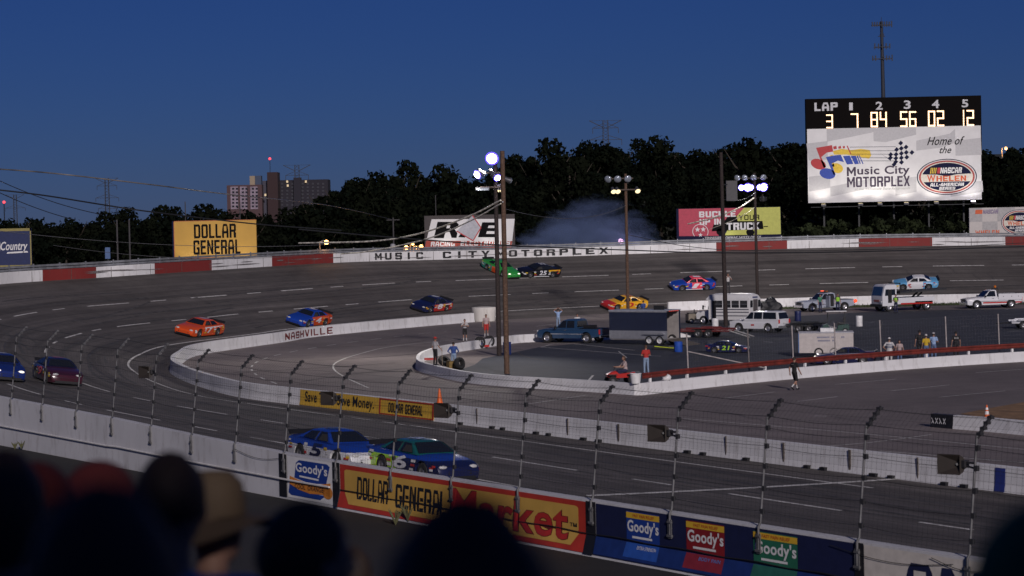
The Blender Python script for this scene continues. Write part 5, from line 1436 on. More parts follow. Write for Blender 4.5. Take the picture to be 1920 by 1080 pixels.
# ------------------------------------------------------------------ vehicles
from mathutils.geometry import tessellate_polygon
def paintm(name, col, rough=.28): return M('paint_' + name, col, rough, coat=.5, var=.03)
def arc(cx, cz, r, z0, n=8):
    # wheel arch opening from front to rear (x decreasing), cut at height z0
    a0 = math.asin(max(-1, min(1, (z0 - cz) / r))); return [(cx + r*math.cos(a0 + (math.pi - 2*a0)*k/n), cz + r*math.sin(a0 + (math.pi - 2*a0)*k/n)) for k in range(n + 1)]
def hull(prof, Wf, crown=.05, endr=.03, ts=(-1, -.94, -.8, -.45, 0, .45, .8, .94, 1), planes=(), paint=None, mats=(), zc=None):
    # closed side outline swept across the width; Wf(x, z) is the half width
    n = len(prof); zs = [p[1] for p in prof]; zlo, zhi = min(zs), max(zs); zc = zlo + .45*(zhi - zlo) if zc is None else zc
    xs = [p[0] for p in prof]; xc = (min(xs) + max(xs))/2
    bm = bmesh.new(); rows = []
    for t in ts:
        row = []
        for x, z in prof:
            e = abs(t)**5
            f = max(0, (z - zc)/(zhi - zc)); zz = z - crown*e*f
            xx = xc + (x - xc)*(1 - endr*e)
            row.append(bm.verts.new((xx, t*Wf(x, z), zz)))
        rows.append(row)
    for a, b in zip(rows, rows[1:]):
        for k in range(n):
            bm.faces.new((a[k], a[(k+1) % n], b[(k+1) % n], b[k]))
    for row, flip in ((rows[0], 0), (rows[-1], 1)):
        tri = tessellate_polygon([[Vector((p[0], p[1], 0)) for p in prof]])
        for tq in tri:
            try: bm.faces.new([row[i] for i in tq])
            except ValueError: pass
    bmesh.ops.recalc_face_normals(bm, faces=bm.faces)
    for co, no in planes:
        bmesh.ops.bisect_plane(bm, geom=bm.verts[:] + bm.edges[:] + bm.faces[:], plane_co=co, plane_no=no, dist=1e-5)
    for f in bm.faces:
        f.smooth = True
        if paint: f.material_index = paint(f.calc_center_median())
    for e in bm.edges:
        if len(e.link_faces) == 2 and e.calc_face_angle(0) > R(32): e.smooth = False
    me = bpy.data.meshes.new('body'); bm.to_mesh(me); bm.free()
    for m in mats: me.materials.append(m)
    return me
_wheels = {}
def wheel(o, x, y, r, w=.24, rim=.62, chrome=RIM):
    k = (r, w, rim, chrome.name)
    if k not in _wheels:
        M_ = Matrix.Rotation(R(90), 4, 'X')
        a = MB().lathe([(r*rim, -w/2), (r*.93, -w/2), (r, -w*.32), (r, w*.32), (r*.93, w/2), (r*rim, w/2), (r*rim, -w/2)], 20, 0, M_, cap=False).mesh('tyre', RUBBER, 40)
        mb = MB().lathe([(.04, -w*.42), (r*.2, -w*.42), (r*.3, -w*.30), (r*(rim-.08), -w*.34), (r*rim, -w*.46), (r*rim, w*.46), (r*(rim-.08), w*.34), (r*.3, w*.30), (r*.2, w*.42), (.04, w*.42)], 18, 0, M_)
        b = mb.mesh('rim', chrome, 40)
        mb = MB()
        for j in range(5):
            a_ = j*2*math.pi/5
            for s_ in (-1, 1): mb.box((math.cos(a_)*r*rim*.62, s_*w*.36, math.sin(a_)*r*rim*.62), (r*.16, .012, r*.16))
        c = mb.mesh('rim_hole', BLACKP)
        _wheels[k] = (a, b, c)
    a, b, c = _wheels[k]
    wo = link('wheel', a, o, (x, y, r)); ro = link('rim', b, wo)
    return wo
def place(o, loc, head, n=Vector((0, 0, 1))):
    h = Vector(head); h = (h - n*h.dot(n)).normalized(); y = n.cross(h)
    m = Matrix((h, y, n)).transposed().to_4x4(); m.translation = loc; o.rotation_mode = 'XYZ'; o.location = loc; o.rotation_euler = m.to_euler()
def glass_poly(o, name, pts, mat=GLASS, th=.012):
    a, b, c = Vector(pts[0]), Vector(pts[1]), Vector(pts[2]); n = (b - a).cross(c - a).normalized()
    ctr = Vector((0, 0, .6)); 
    if n.dot(sum((Vector(p) for p in pts), Vector())/len(pts) - ctr) < 0: n = -n
    return MB().prism([Vector(p) + n*.002 for p in pts], n*th).build(name, mat, o)
def track_dir(p):
    i = min(range(len(IC)), key=lambda i: ((IC[i] + OC[i])/2 - p).length); a = (IC[max(i-1,0)] + OC[max(i-1,0)])/2; b = (IC[min(i+1,len(IC)-1)] + OC[min(i+1,len(IC)-1)])/2
    return (a - b).normalized()
SC_PROF = [(2.46,.20),(2.40,.13),(2.0,.11)] + arc(1.46,.34,.43,.12) + [(1.0,.12),(-.9,.12)] + arc(-1.32,.34,.43,.12) + [(-1.78,.14),(-2.30,.24),(-2.42,.55),(-2.40,.93),(-2.30,.97),(-1.5,.98),(.95,.90),(1.6,.80),(2.1,.70),(2.40,.56),(2.48,.40)]
SC_PROF = SC_PROF[::1]
def sc_w(x, z):
    w = .95
    if x > 1.3: w *= 1 - .13*((x - 1.3)/1.2)**2
    if x < -1.5: w *= 1 - .06*((-x - 1.5)/.9)**2
    return w*(1 - .10*max(0, (z - .5)/.5)**2 - .04*max(0, (.4 - z)/.3))
DECS = [M('decal_white', (.6,.6,.6), .5), M('decal_yellow', (.6,.42,.04), .5), M('decal_red', (.4,.03,.03), .5)]
NETM = M('window_net', (.02,.02,.022), .9, var=.6, scale=30)
def stock_car(label, px, py, body, planes=(), paint=None, num=None, numcol=None, roof=None, stripe=None, head=None, lights=None, loc=None, glass=GLASS, scale=1.0, sill=None, hood_text=None, numbg=None, group='race cars on the oval', name='race_car', cat='race car', dz=0):
    p, n = hit(px, py) if loc is None else loc
    o = empty(name, label, cat, group=group)
    h = head or track_dir(p); place(o, p + n*dz, h, n); o.scale = (scale,)*3
    mats = body if isinstance(body, (list, tuple)) else [body]
    me = hull(SC_PROF, sc_w, .07, .03, planes=planes, paint=paint, mats=mats); link('body', me, o)
    rf = roof or mats[0]
    gp = [(.98,.88),(.22,1.27),(.0,1.31),(-.72,1.32),(-.9,1.29),(-1.62,.95)]
    def gw(x, z): return .86 - .30*((z - .88)/.44)**1.2 if z > .88 else .86
    g = hull(gp, gw, .03, .02, ts=(-1, -.9, -.5, 0, .5, .9, 1), mats=[rf]); link('roof', g, o)
    # glass: windscreen, rear window, side windows
    def gy(x, z, t=1): return t*gw(x, z)
    glass_poly(o, 'windscreen', [(.92, -.74, .935), (.92, .74, .935), (.30, .52, 1.245), (.30, -.52, 1.245)], glass)
    glass_poly(o, 'rear_window', [(-1.52, .70, 1.01), (-1.52, -.70, 1.01), (-.98, -.52, 1.265), (-.98, .52, 1.265)], glass)
    for s_ in (-1, 1):
        glass_poly(o, 'side_window', [(.72, s_*.855, .94), (-.15, s_*.855, .94), (-.15, s_*.63, 1.24), (.30, s_*.64, 1.22)], glass)
        glass_poly(o, 'quarter_window', [(-.28, s_*.855, .94), (-1.15, s_*.85, .97), (-.86, s_*.655, 1.21), (-.28, s_*.63, 1.24)], glass)
        for x in (1.46, -1.32): wheel(o, x, s_*.80, .335, .27, .56, M('race_rim', (.20,.20,.21), .4, .7))
        if num:
            if numbg: MB().add([(x_, s_*(sc_w(x_, z_) + .012), z_) for x_, z_ in ((.55,.28),(-.62,.28),(-.62,.85),(.55,.85))], [(0,1,2,3)]).build('number_panel', numbg, o, fix=False)
            mb = MB(); fn = lambda u, v, s_=s_: ((u if s_ < 0 else -u) - .02, s_*(sc_w(0, v) + .02), v)
            text_on(mb, num, -.45, .48, .33, .82, 0, 0, .05, .15, 1.0, fn); mb.build('door_number', numcol, o, fix=False)
        MB().ball((2.33, s_*.62, .56), (.09, .17, .075)).build('headlight', lights or M('lamp_decal', (.5,.5,.5), .2), o, smooth=60)
        dr = random.Random(int(px*7 + s_)); mb = MB()
        for zone in ((1.98,2.25,.42,.62), (-2.2,-1.85,.45,.85), (.62,.98,.30,.75), (-.9,-.66,.35,.8)):
            for kk in range(3):
                x_ = dr.uniform(zone[0], zone[1]); z_ = zone[2] + (zone[3]-zone[2])*(kk + .5)/3; a_ = dr.uniform(.08,.17); b_ = dr.uniform(.03,.06)
                mb.add([(X_, s_*(sc_w(X_, Z_) + .016), Z_) for X_, Z_ in ((x_-a_,z_-b_),(x_+a_,z_-b_),(x_+a_,z_+b_),(x_-a_,z_+b_))], [(0,1,2,3)], dr.randrange(3))
        mb.build('sponsor_decal', DECS, o, fix=False)
        MB().add([(X_, s_*Y_, Z_) for X_, Y_, Z_ in ((.70,.872,.945),(.02,.872,.945),(.02,.70,1.17),(.40,.70,1.17))], [(0,1,2,3)]).build('window_net', NETM, o, fix=False)
        if sill: MB().box((.1, s_*.955, .19), (1.9, .02, .07)).build('side_skirt', sill, o)
    if num:
        mb = MB(); text_on(mb, num, -.34, .34, -.72, -.05, 0, 0, .05, .1, 1.0, lambda u, v: (v + .02 - .0, -u, 1.335)); mb.build('roof_number', numcol, o, fix=False)
    MB().box((2.33, 0, .13), (.34, 1.5, .035)).box((2.44, 0, .20), (.06, 1.3, .10)).build('front_splitter', BLACKP, o)
    MB().prism([(-2.28, -.78, .965), (-2.40, -.78, .955), (-2.52, -.78, 1.11), (-2.50, -.78, 1.12)], (0, 1.56, 0)).build('spoiler', BLACKP, o)
    MB().box((2.455, 0, .37), (.03, .95, .12)).build('grille', BLACKP, o)
    if stripe:
        for s_ in (-1, 1):
            MB().add([(x_, s_*(sc_w(x_, z_) + .014), z_) for x_, z_ in stripe[1]], [list(range(len(stripe[1])))]).build('stripe', stripe[0], o, fix=False)
    if hood_text:
        mb = MB(); text_on(mb, hood_text[0], -.45, .45, 1.15, 1.75, 0, 0, .04, 0, 1.0, lambda u, v: (2.9 - v, u, .865 - .0 + (v - 1.45)*.135)); 
    return o
ORN = paintm('orange', (.62,.075,.012)); PBLU = paintm('blue', (.012,.05,.33)); PNAV = paintm('navy', (.01,.014,.06)); PRED = paintm('red', (.46,.025,.02)); PGRN = paintm('green', (.03,.30,.05)); PBLK = paintm('black', (.010,.010,.013))
PYEL = paintm('yellow', (.70,.36,.015)); PLBL = paintm('light_blue', (.12,.36,.62)); PWHT = paintm('white', (.66,.67,.70)); PLIM = paintm('lime', (.35,.62,.03)); PPNK = paintm('pink', (.72,.06,.10)); PTEAL = paintm('teal', (.02,.22,.16)); PDBL = paintm('deep_blue', (.008,.024,.16)); PDRD = paintm('dark_red', (.055,.010,.022))
XP = lambda x, z=.5, nx=1, nz=0: ((x, 0, z), (nx, 0, nz))
stock_car('orange race car alone at the left end of the far turn, pale roof edge', 373, 627, [ORN, PWHT], num='7', numcol=PWHT, roof=ORN, stripe=(PWHT, [(.8,.72),(-2.0,.80),(-2.0,.85),(.8,.80)]))
stock_car('bright blue race car with orange rear half above the NASHVILLE lettering', 578, 607, [PBLU, ORN], [XP(.75, .5, 1, -.5)], lambda c: 0 if (c.x - .75) - .5*(c.z - .5) > 0 else 1, num='4', numcol=PWHT, roof=PBLU)
stock_car('dark navy race car with red and white sides nearest the white wrapped barrier', 808, 581, [PNAV, PRED], [XP(.9), ((0,0,.78),(0,0,1))], lambda c: 1 if c.x < .9 and c.z < .78 else 0, num='8', numcol=PWHT, roof=PNAV, stripe=(PWHT, [(.7,.62),(-1.9,.70),(-1.9,.78),(.7,.66)]))
stock_car('green race car with orange flank spun nose down against the outer wall', 938, 512, [PGRN, ORN, PTEAL], [XP(.9), XP(-.4), ((0,0,.72),(0,0,1))], lambda c: (1 if c.x > -.4 else 2) if (c.z < .72 and c.x < .9) else 0, roof=PGRN, head=(.62, -.78, 0), lights=M('lamp_lit_pale', (.8,.8,.8), .2, emit=(1,.9,.75), estr=1.2))
stock_car('black race car number 25 with gold tail stripe crashed beside the green car', 1008, 517, [PBLK, PWHT], (), None, num='25', numcol=PWHT, roof=PBLK, head=(-.86, -.5, 0), stripe=(PYEL, [(-.75,.78),(-2.2,.72),(-2.2,.90),(-.75,.86)]), sill=PWHT)
stock_car('yellow race car with red nose behind the trailer pole', 1170, 578, [PYEL, PRED], [XP(1.55, .5, 1, .8), ((0,0,.30),(0,0,1))], lambda c: 1 if (c.x - 1.55) + .8*(.5 - c.z) > 0 else 0, roof=PYEL, num='0', numcol=PRED)
stock_car('blue race car with pink roof and door left of the bare pole', 1298, 541, [PBLU, PPNK], [XP(.35), XP(-.75)], lambda c: 1 if -.75 < c.x < .35 else 0, roof=PPNK, num='1', numcol=PWHT, sill=PWHT)
stock_car('pale blue and white race car passing behind the flatbed tow truck', 1716, 539, [PLBL, PWHT], [XP(1.0), XP(-.7), ((0,0,.6),(0,0,1))], lambda c: 1 if (-.7 < c.x < 1.0) or (c.x >= 1.0 and c.z < .6) else 0, roof=PWHT)
stock_car('bright blue race car half cut by the left edge of the view', 0, 708, [PDBL, PWHT], (), None, roof=PDBL, num='3', numcol=PWHT, lights=M('lamp_lit_pale', (.8,.8,.8)))
stock_car('dark red and navy race car following the blue one at the left', 106, 716, [PDRD, PNAV], [XP(.2)], lambda c: 1 if c.x < .2 else 0, roof=PNAV, num='9', numcol=PPNK)
stock_car('white race car with blue top nearest the catch fence, behind the lime one', 634, 871, [PWHT, PBLU, ORN], [((0,0,.66),(0,0,1)), ((0,0,.26),(0,0,1))], lambda c: 1 if c.z > .66 else (2 if c.z < .26 else 0), roof=PBLU, num='5', numcol=PNAV)
stock_car('blue race car with lime green rear quarter leading on the front stretch', 792, 893, [PNAV, PLIM, PBLU], [XP(-.2, .5, 1, -.4), ((0,0,.74),(0,0,1))], lambda c: (1 if (c.x + .2) - .4*(c.z - .5) < 0 and c.z < .74 else (2 if c.z > .74 else 0)), roof=paintm('deep_teal', (.01,.10,.10)), num='6', numcol=PWHT)
# dwarf racer parked in the lot
dw = stock_car('small dark blue dwarf racer with lime number 21 parked in the pit lot', 1364, 662, [PNAV, PNAV], num='21', numcol=PLIM, roof=PNAV, head=(.95, -.30, 0), scale=.62, loc=(P(1364, 661), Vector((0,0,1))), group='dwarf racer', name='dwarf_car', cat='race car')
del dw['group']

# --- road vehicles
def pickup(label, loc, head, body, W_=.98, H=1.85, ext=True, service=False, name='pickup_truck', cat='pickup truck', band=None, group=None):
    o = empty(name, label, cat, group=group); place(o, loc, head)
    L0, L1 = 2.85, -2.9
    prof = [(2.83,.42),(2.6,.36)] + arc(1.85,.40,.50,.38) + [(1.3,.36),(-1.2,.38)] + arc(-1.75,.40,.50,.40) + [(-2.3,.42),(-2.85,.52),(-2.88,1.0),(-2.86,1.12),(1.15,1.14),(2.2,1.08),(2.7,1.0),(2.85,.85)]
    w = lambda x, z: W_*(1 - (.10*((x - 1.9)/1.0)**2 if x > 1.9 else 0))*(1 - .05*max(0, z - .8)/.35)
    paint = (lambda c: 1 if (.50 < c.z < .64 and c.x < 1.2) else 0) if band else None
    link('body', hull(prof, w, .04, .02, mats=[body] + ([band] if band else []), planes=[((0,0,.50),(0,0,1)), ((0,0,.64),(0,0,1)), ((1.2,0,0),(1,0,0))] if band else (), paint=paint), o)
    xb = -.75 if ext else -.25
    gp = [(1.15,1.10),(.45,H - .10),(.25,H - .03),(xb + .18,H),(xb,H - .06),(xb - .06,1.10)]
    gw = lambda x, z: W_*.95 - .20*max(0, (z - 1.1)/(H - 1.1))**1.3
    link('cab', hull(gp, gw, .04, .02, ts=(-1,-.9,-.5,0,.5,.9,1), mats=[body]), o)
    glass_poly(o, 'windscreen', [(1.06,-W_*.80,1.17),(1.06,W_*.80,1.17),(.50,W_*.70,H-.14),(.50,-W_*.70,H-.14)])
    glass_poly(o, 'rear_window', [(xb-.055,W_*.75,1.22),(xb-.055,-W_*.75,1.22),(xb-.02,-W_*.66,H-.16),(xb-.02,W_*.66,H-.16)])
    for s_ in (-1, 1):
        yA, yB = s_*(gw(0,1.18)+.004), s_*(gw(0,H-.14)+.004)
        if ext:
            glass_poly(o, 'side_window', [(.90,yA,1.18),(.12,yA,1.18),(.12,yB,H-.14),(.42,yB,H-.14)]); glass_poly(o, 'quarter_window', [(.04,yA,1.18),(xb+.1,yA,1.18),(xb+.16,yB,H-.14),(.04,yB,H-.14)])
        else: glass_poly(o, 'side_window', [(.90,yA,1.18),(-.12,yA,1.18),(-.10,yB,H-.14),(.42,yB,H-.14)])
        for x in (1.85, -1.75): wheel(o, x, s_*(W_-.13), .40, .26, .60)
        MB().box((2.80, s_*W_*.66, .88), (.10, .36, .17)).build('headlight', M('headlight_glass', (.6,.6,.62), .1), o)
        MB().box((-2.88, s_*W_*.90, .88), (.05, .14, .36)).build('taillight', M('taillight_red', (.50,.02,.02), .2, emit=(1,.05,.03), estr=.06), o)
        MB().box((.98, s_*(W_+.10), 1.20), (.10, .22, .18)).build('wing_mirror', DARKMETAL, o)
        MB().box((0, s_*(W_*.995+.006), .70), (3.0, .012, .05)).build('trim_strip', CHROME, o)
        MB().box((.15, s_*(W_*.985+.012), 1.0), (.16, .02, .04)).build('door_handle', CHROME, o)
    MB().box((2.84, 0, .83), (.05, W_*.95, .26)).build('grille', M('grille_dark', (.05,.05,.055), .4, .5), o)
    MB().box((2.88, 0, .52), (.14, W_*1.8, .20)).build('front_bumper', CHROME, o); MB().box((-2.93, 0, .52), (.14, W_*1.8, .18)).build('rear_bumper', CHROME, o)
    if not service:
        MB().box(((xb - .2 - 2.8)/2, 0, 1.128), (abs(xb - .2 + 2.8), W_*1.62, .02)).build('load_bed', BLACKP, o)
        MB().box((-2.885, 0, .90), (.02, W_*1.3, .34)).build('tailgate', body if name != 'pickup_truck' else body, o)
    return o
dirL = lambda a: Vector((-math.cos(R(a)), math.sin(R(a)), 0))      # heading to the left, turned away by a degrees
pk = pickup('dark blue extended cab pickup hitched to the navy trailer', P(1076, 642), dirL(34), paintm('pickup_blue', (.020,.055,.12)), ext=True)
MB().box((-1.6, .15, 1.26), (.8, .7, .22)).build('load', BLACKP, pk); MB().box((-1.35, -.45, 1.22), (.5, .3, .16)).build('load', PRED, pk)
MB().bar((-2.9, 0, .5), (-3.5, 0, .5), .10).build('tow_hitch', DARKMETAL, pk)
# enclosed trailer, its open back towards the lot
T0 = P(1143, 646); hd = dirL(34)
tr = empty('cargo_trailer', 'dark navy enclosed trailer with silver skirt and open back door', 'trailer'); place(tr, T0 - hd*2.5 + Vector((hd.y*-1.0, hd.x*1.0, 0))*0 , hd)
# origin on the near side wall's middle at the ground; left of heading is the near side
Wt, Lt, Ht = 2.05, 5.0, 2.55
left = Vector((-hd.y, hd.x, 0)); near = left if left.y < 0 else -left; tr.location = T0 - hd*(Lt/2) - near*(Wt/2)
ns = 1 if near == left else -1
NV_ = M('trailer_navy', (.012,.018,.045), .35, coat=.3); SIL = M('trailer_silver', (.42,.43,.46), .4, .6, var=.1); INS = M('trailer_inside', (.32,.30,.29), .8)
z0 = .45
for nm, c, d_, m in (('side_wall', (0, Wt/2-.03, z0+.62+(Ht-z0-.62)/2), (Lt, .05, Ht-z0-.62), NV_), ('side_wall', (0, -Wt/2+.03, z0+(Ht-z0)/2), (Lt, .05, Ht-z0), NV_), ('skirt', (0, Wt/2-.025, z0+.31), (Lt, .06, .62), SIL),
                     ('front_wall', (Lt/2-.03, 0, z0+(Ht-z0)/2), (.05, Wt-.12, Ht-z0), NV_), ('roof', (0, 0, Ht+.03), (Lt+.06, Wt+.06, .07), M('trailer_roof', (.30,.33,.38), .5)), ('floor', (0, 0, z0-.03), (Lt-.1, Wt-.14, .08), INS), ('inner_wall', (0, -Wt/2+.075, z0+(Ht-z0)/2), (Lt-.2, .03, Ht-z0-.05), INS)):
    MB().box((c[0], c[1]*ns, c[2]), d_).build(nm, m, tr)
MB().box((0, (Wt/2+.012)*ns, Ht-.05), (Lt, .03, .10)).build('roof_trim', M('trim_alu', (.6,.6,.62), .3, .8), tr)
for k in range(5): MB().box((-Lt/2-.02, (-.6+.3*k), Ht-.02), (.05, .14, .07)).build('marker_light', M('marker_red', (.45,.03,.03), .3, emit=(1,.1,.05), estr=.3), tr)
for x in (-.95, -1.85): wheel(tr, x, (Wt/2-.10)*ns, .36, .22, .62, M('white_rim', (.6,.6,.6), .4)); wheel(tr, x, -(Wt/2-.10)*ns, .36, .22, .62, M('white_rim', (.6,.6,.6), .4))
MB().prism([(-.45, (Wt/2-.02)*ns, .80), (-2.35, (Wt/2-.02)*ns, .80), (-2.2, (Wt/2-.02)*ns, .95), (-.6, (Wt/2-.02)*ns, .95)], (0, .22*ns, 0)).build('mudguard', SIL, tr)
MB().prism([(-Lt/2, -Wt/2+.05, z0), (-Lt/2, Wt/2-.05, z0), (-Lt/2-1.7, Wt/2-.05, .03), (-Lt/2-1.7, -Wt/2+.05, .03)], (0, 0, -.06)).build('ramp_door', M('ramp_ply', (.10,.085,.07), .8), tr)
MB().box((-1.5, .4, Ht+.22), (.9, .06, .34)).build('roof_hatch', DARKMETAL, tr)
MB().bar((Lt/2, 0, .5), (Lt/2+.9, 0, .5), .10).build('tongue', DARKMETAL, tr)
LIMEM = M('lime_stripe', (.45,.55,.03), .5)
q = P(1245, 655); o = empty('creeper_ramp', 'black low ramp with lime stripes lying behind the open trailer', 'ramp', q, R(-14))
MB().prism([(-.7,-.5,.03),(1.3,-.5,.03),(1.3,-.5,.12),(-.7,-.5,.34)], (0, .9, 0)).build('deck', BLACKP, o); MB().prism([(-.6,-.515,.22),(1.1,-.515,.07),(1.1,-.515,.11),(-.6,-.515,.28)], (0,.012,0)).build('stripe', LIMEM, o)
# white suv
def suv(label, loc, head):
    o = empty('suv', label, 'suv'); place(o, loc, head); B = PWHT; W_ = .90; H = 1.76
    prof = [(2.35,.40),(2.2,.34)] + arc(1.45,.38,.44,.34) + [(.9,.32),(-.8,.32)] + arc(-1.35,.38,.44,.34) + [(-1.85,.36),(-2.30,.42),(-2.36,.95),(-2.33,1.06),(1.0,1.08),(1.9,1.02),(2.3,.90),(2.38,.7)]
    w = lambda x, z: W_*(1 - (.10*((x-1.5)/.9)**2 if x > 1.5 else 0))*(1 - .05*max(0, z-.7)/.4)
    link('body', hull(prof, w, .04, .02, mats=[B]), o)
    gw = lambda x, z: W_*.95 - .17*max(0, (z-1.05)/(H-1.05))**1.3
    link('cabin', hull([(1.02,1.04),(.35,H-.08),(.15,H-.02),(-2.0,H-.01),(-2.16,H-.08),(-2.34,1.04)], gw, .03, .02, ts=(-1,-.9,-.5,0,.5,.9,1), mats=[B]), o)
    glass_poly(o, 'windscreen', [(.95,-.72,1.10),(.95,.72,1.10),(.40,.62,H-.12),(.40,-.62,H-.12)]); glass_poly(o, 'rear_window', [(-2.335,.72,1.12),(-2.335,-.72,1.12),(-2.19,-.60,H-.14),(-2.19,.60,H-.14)])
    for s_ in (-1, 1):
        yA, yB = s_*(gw(0,1.12)+.004), s_*(gw(0,H-.12)+.004)
        for nm, a, b, c, d_ in (('side_window', .80,.08,.08,.34), ('side_window', .0,-.78,-.74,.0), ('quarter_window', -.88,-2.12,-2.02,-.84)): glass_poly(o, nm, [(a,yA,1.12),(b,yA,1.12),(c,yB,H-.12),(d_,yB,H-.12)])
        for x in (1.45, -1.35): wheel(o, x, s_*(W_-.12), .37, .24, .6)
        MB().box((-2.37, s_*.80, .92), (.05,.14,.30)).build('taillight', M('taillight_red', (.5,.02,.02), .2), o); MB().box((2.30, s_*.62, .82), (.12,.36,.16)).build('headlight', M('headlight_glass', (.6,.6,.62), .1), o)
        MB().box((.85, s_*(W_+.08), 1.14), (.1,.18,.15)).build('wing_mirror', B, o); MB().bar((.1, s_*.62, H+.05), (-1.8, s_*.62, H+.05), .04).build('roof_rail', DARKMETAL, o)
        MB().box((.1, s_*(W_+.004), .62), (.30, .012, .12)).build('door_crest', PRED, o)
    MB().box((2.37,0,.62),(.05,1.0,.22)).build('grille', DARKMETAL, o); MB().box((2.40,0,.42),(.12,1.7,.18)).build('front_bumper', STEEL, o); MB().box((-2.39,0,.46),(.12,1.7,.2)).build('rear_bumper', STEEL, o); MB().box((-2.40,0,.80),(.02,.34,.16)).build('number_plate', WHITEP, o)
    return o
suv('white suv parked in front of the shuttle bus, dark rear windows', P(1424, 622.5), dirL(38))
# shuttle bus
def bus(label, loc, head):
    o = empty('shuttle_bus', label, 'bus'); place(o, loc, head); B = M('bus_white', (.66,.66,.66), .4, var=.05); W_ = 1.10; H = 2.75
    prof = [(1.5,.45),(-1.0,.45)] + arc(-1.35,.42,.48,.45)[0:0] + [(-2.3,.45),(-2.35,2.3),(-2.2,H-.12),(-1.9,H),(1.3,H),(1.75,H-.12),(2.0,2.25),(1.75,2.2),(1.5,2.2)]
    w = lambda x, z: W_*(1 - .16*max(0, (z-2.2)/.55)**2)
    link('body', hull(prof, w, .12, .01, ts=(-1,-.97,-.85,-.5,0,.5,.85,.97,1), mats=[B], zc=2.1), o)
    link('hood', hull([(1.5,.5),(2.0,.45)] + [(3.0,.5),(3.05,.95),(2.9,1.15),(1.9,1.3),(1.5,1.35)], lambda x, z: W_*.88, .08, .03, mats=[B]), o)
    glass_poly(o, 'windscreen', [(1.86,-W_*.85,1.38),(1.86,W_*.85,1.38),(1.64,W_*.85,2.18),(1.64,-W_*.85,2.18)])
    for s_ in (-1, 1):
        for k in range(4):
            x1 = 1.05 - k*.82; f = MB().box((x1-.36, s_*(W_+.004), 1.83), (.70, .02, .62)).build('window', GLASS, o); MB().box((x1-.36, s_*(W_+.016), 1.83), (.70, .012, .03)).build('sash', STEEL, f)
        for z in (1.36, 1.12, .80): MB().box((-.4, s_*(W_+.006), z), (3.7, .016, .07)).build('side_stripe', INKN, o)
        wheel(o, 2.3, s_*(W_-.22), .40, .26, .55); wheel(o, -1.45, s_*(W_-.20), .40, .30, .55)
        MB().bar((2.0, s_*(W_+.02), 1.6), (2.1, s_*(W_+.28), 1.7), .04).build('mirror_arm', DARKMETAL, o); MB().box((2.1, s_*(W_+.28), 1.55), (.08,.16,.36)).build('wing_mirror', DARKMETAL, o)
        MB().box((-2.37, s_*.85, .95), (.04,.16,.3)).build('taillight', M('taillight_red', (.5,.02,.02), .2), o)
    MB().box((-2.365, 0, 1.45), (.03, .80, 1.55)).build('rear_door', M('bus_door', (.10,.09,.09), .4), o)
    for y in (-.75, .75): MB().box((-2.36, y, 1.85), (.03, .42, .60)).build('rear_window', GLASS, o)
    mb = MB(); text_on(mb, 'Shuttle', -.55, .55, 2.32, 2.50, 0, 0, .03, 0, 1.0, lambda u, v: (-2.36 - .0 + max(0, v-2.3)*.28 - .04, -u, v)); 
    MB().box((-2.335, 0, 2.40), (.05, .9, .15)).build('name_band', M('band_grey_blue', (.10,.12,.22), .6), o)
    dd = MB().box((1.35, (W_+.30)*1, 1.35), (.06, .62, 1.7)).build('open_door', B, o); MB().box((1.39, (W_+.30)*1, 1.75), (.02, .46, .7)).build('pane', GLASS, dd)
    MB().box((1.22, (W_+.006), 1.30), (.52, .02, 1.65)).build('doorway', BLACKP, o)
    return o
bus('small white shuttle bus with rounded roof and blue side stripes, door open', P(1372, 608), dirL(33))
# silver rescue pickup with lit tail lamp
sp_ = pickup('silver grey rescue pickup with open door and glowing red tail lamp', P(1546, 583), Vector((-.94, -.34, 0)), paintm('silver', (.33,.36,.43)), ext=True)
lb = MB().box((.0, 0, 1.90), (.26, 1.2, .10)).build('light_bar', DARKMETAL, sp_)
for s_, m in ((-1, glow('beacon_red_dim', (1,.12,.06), 2.2)), (1, M('amber_lens', (.5,.15,.02), .2))): MB().box((0, s_*.42, 1.965), (.22, .3, .09)).build('beacon', m, lb)
MB().ball((-2.94, 1.0, .95), .17).build('lit_tail_lamp', glow('tail_glow', (1,.07,.012), 1.8), sp_, smooth=60)
MB().box((.32, 1.36, .98), (.08, .80, 1.15)).build('open_door', M('paint_silver', (0,0,0)), sp_); MB().box((-.1, .985, 1.05), (.85, .03, 1.15)).build('doorway', BLACKP, sp_)
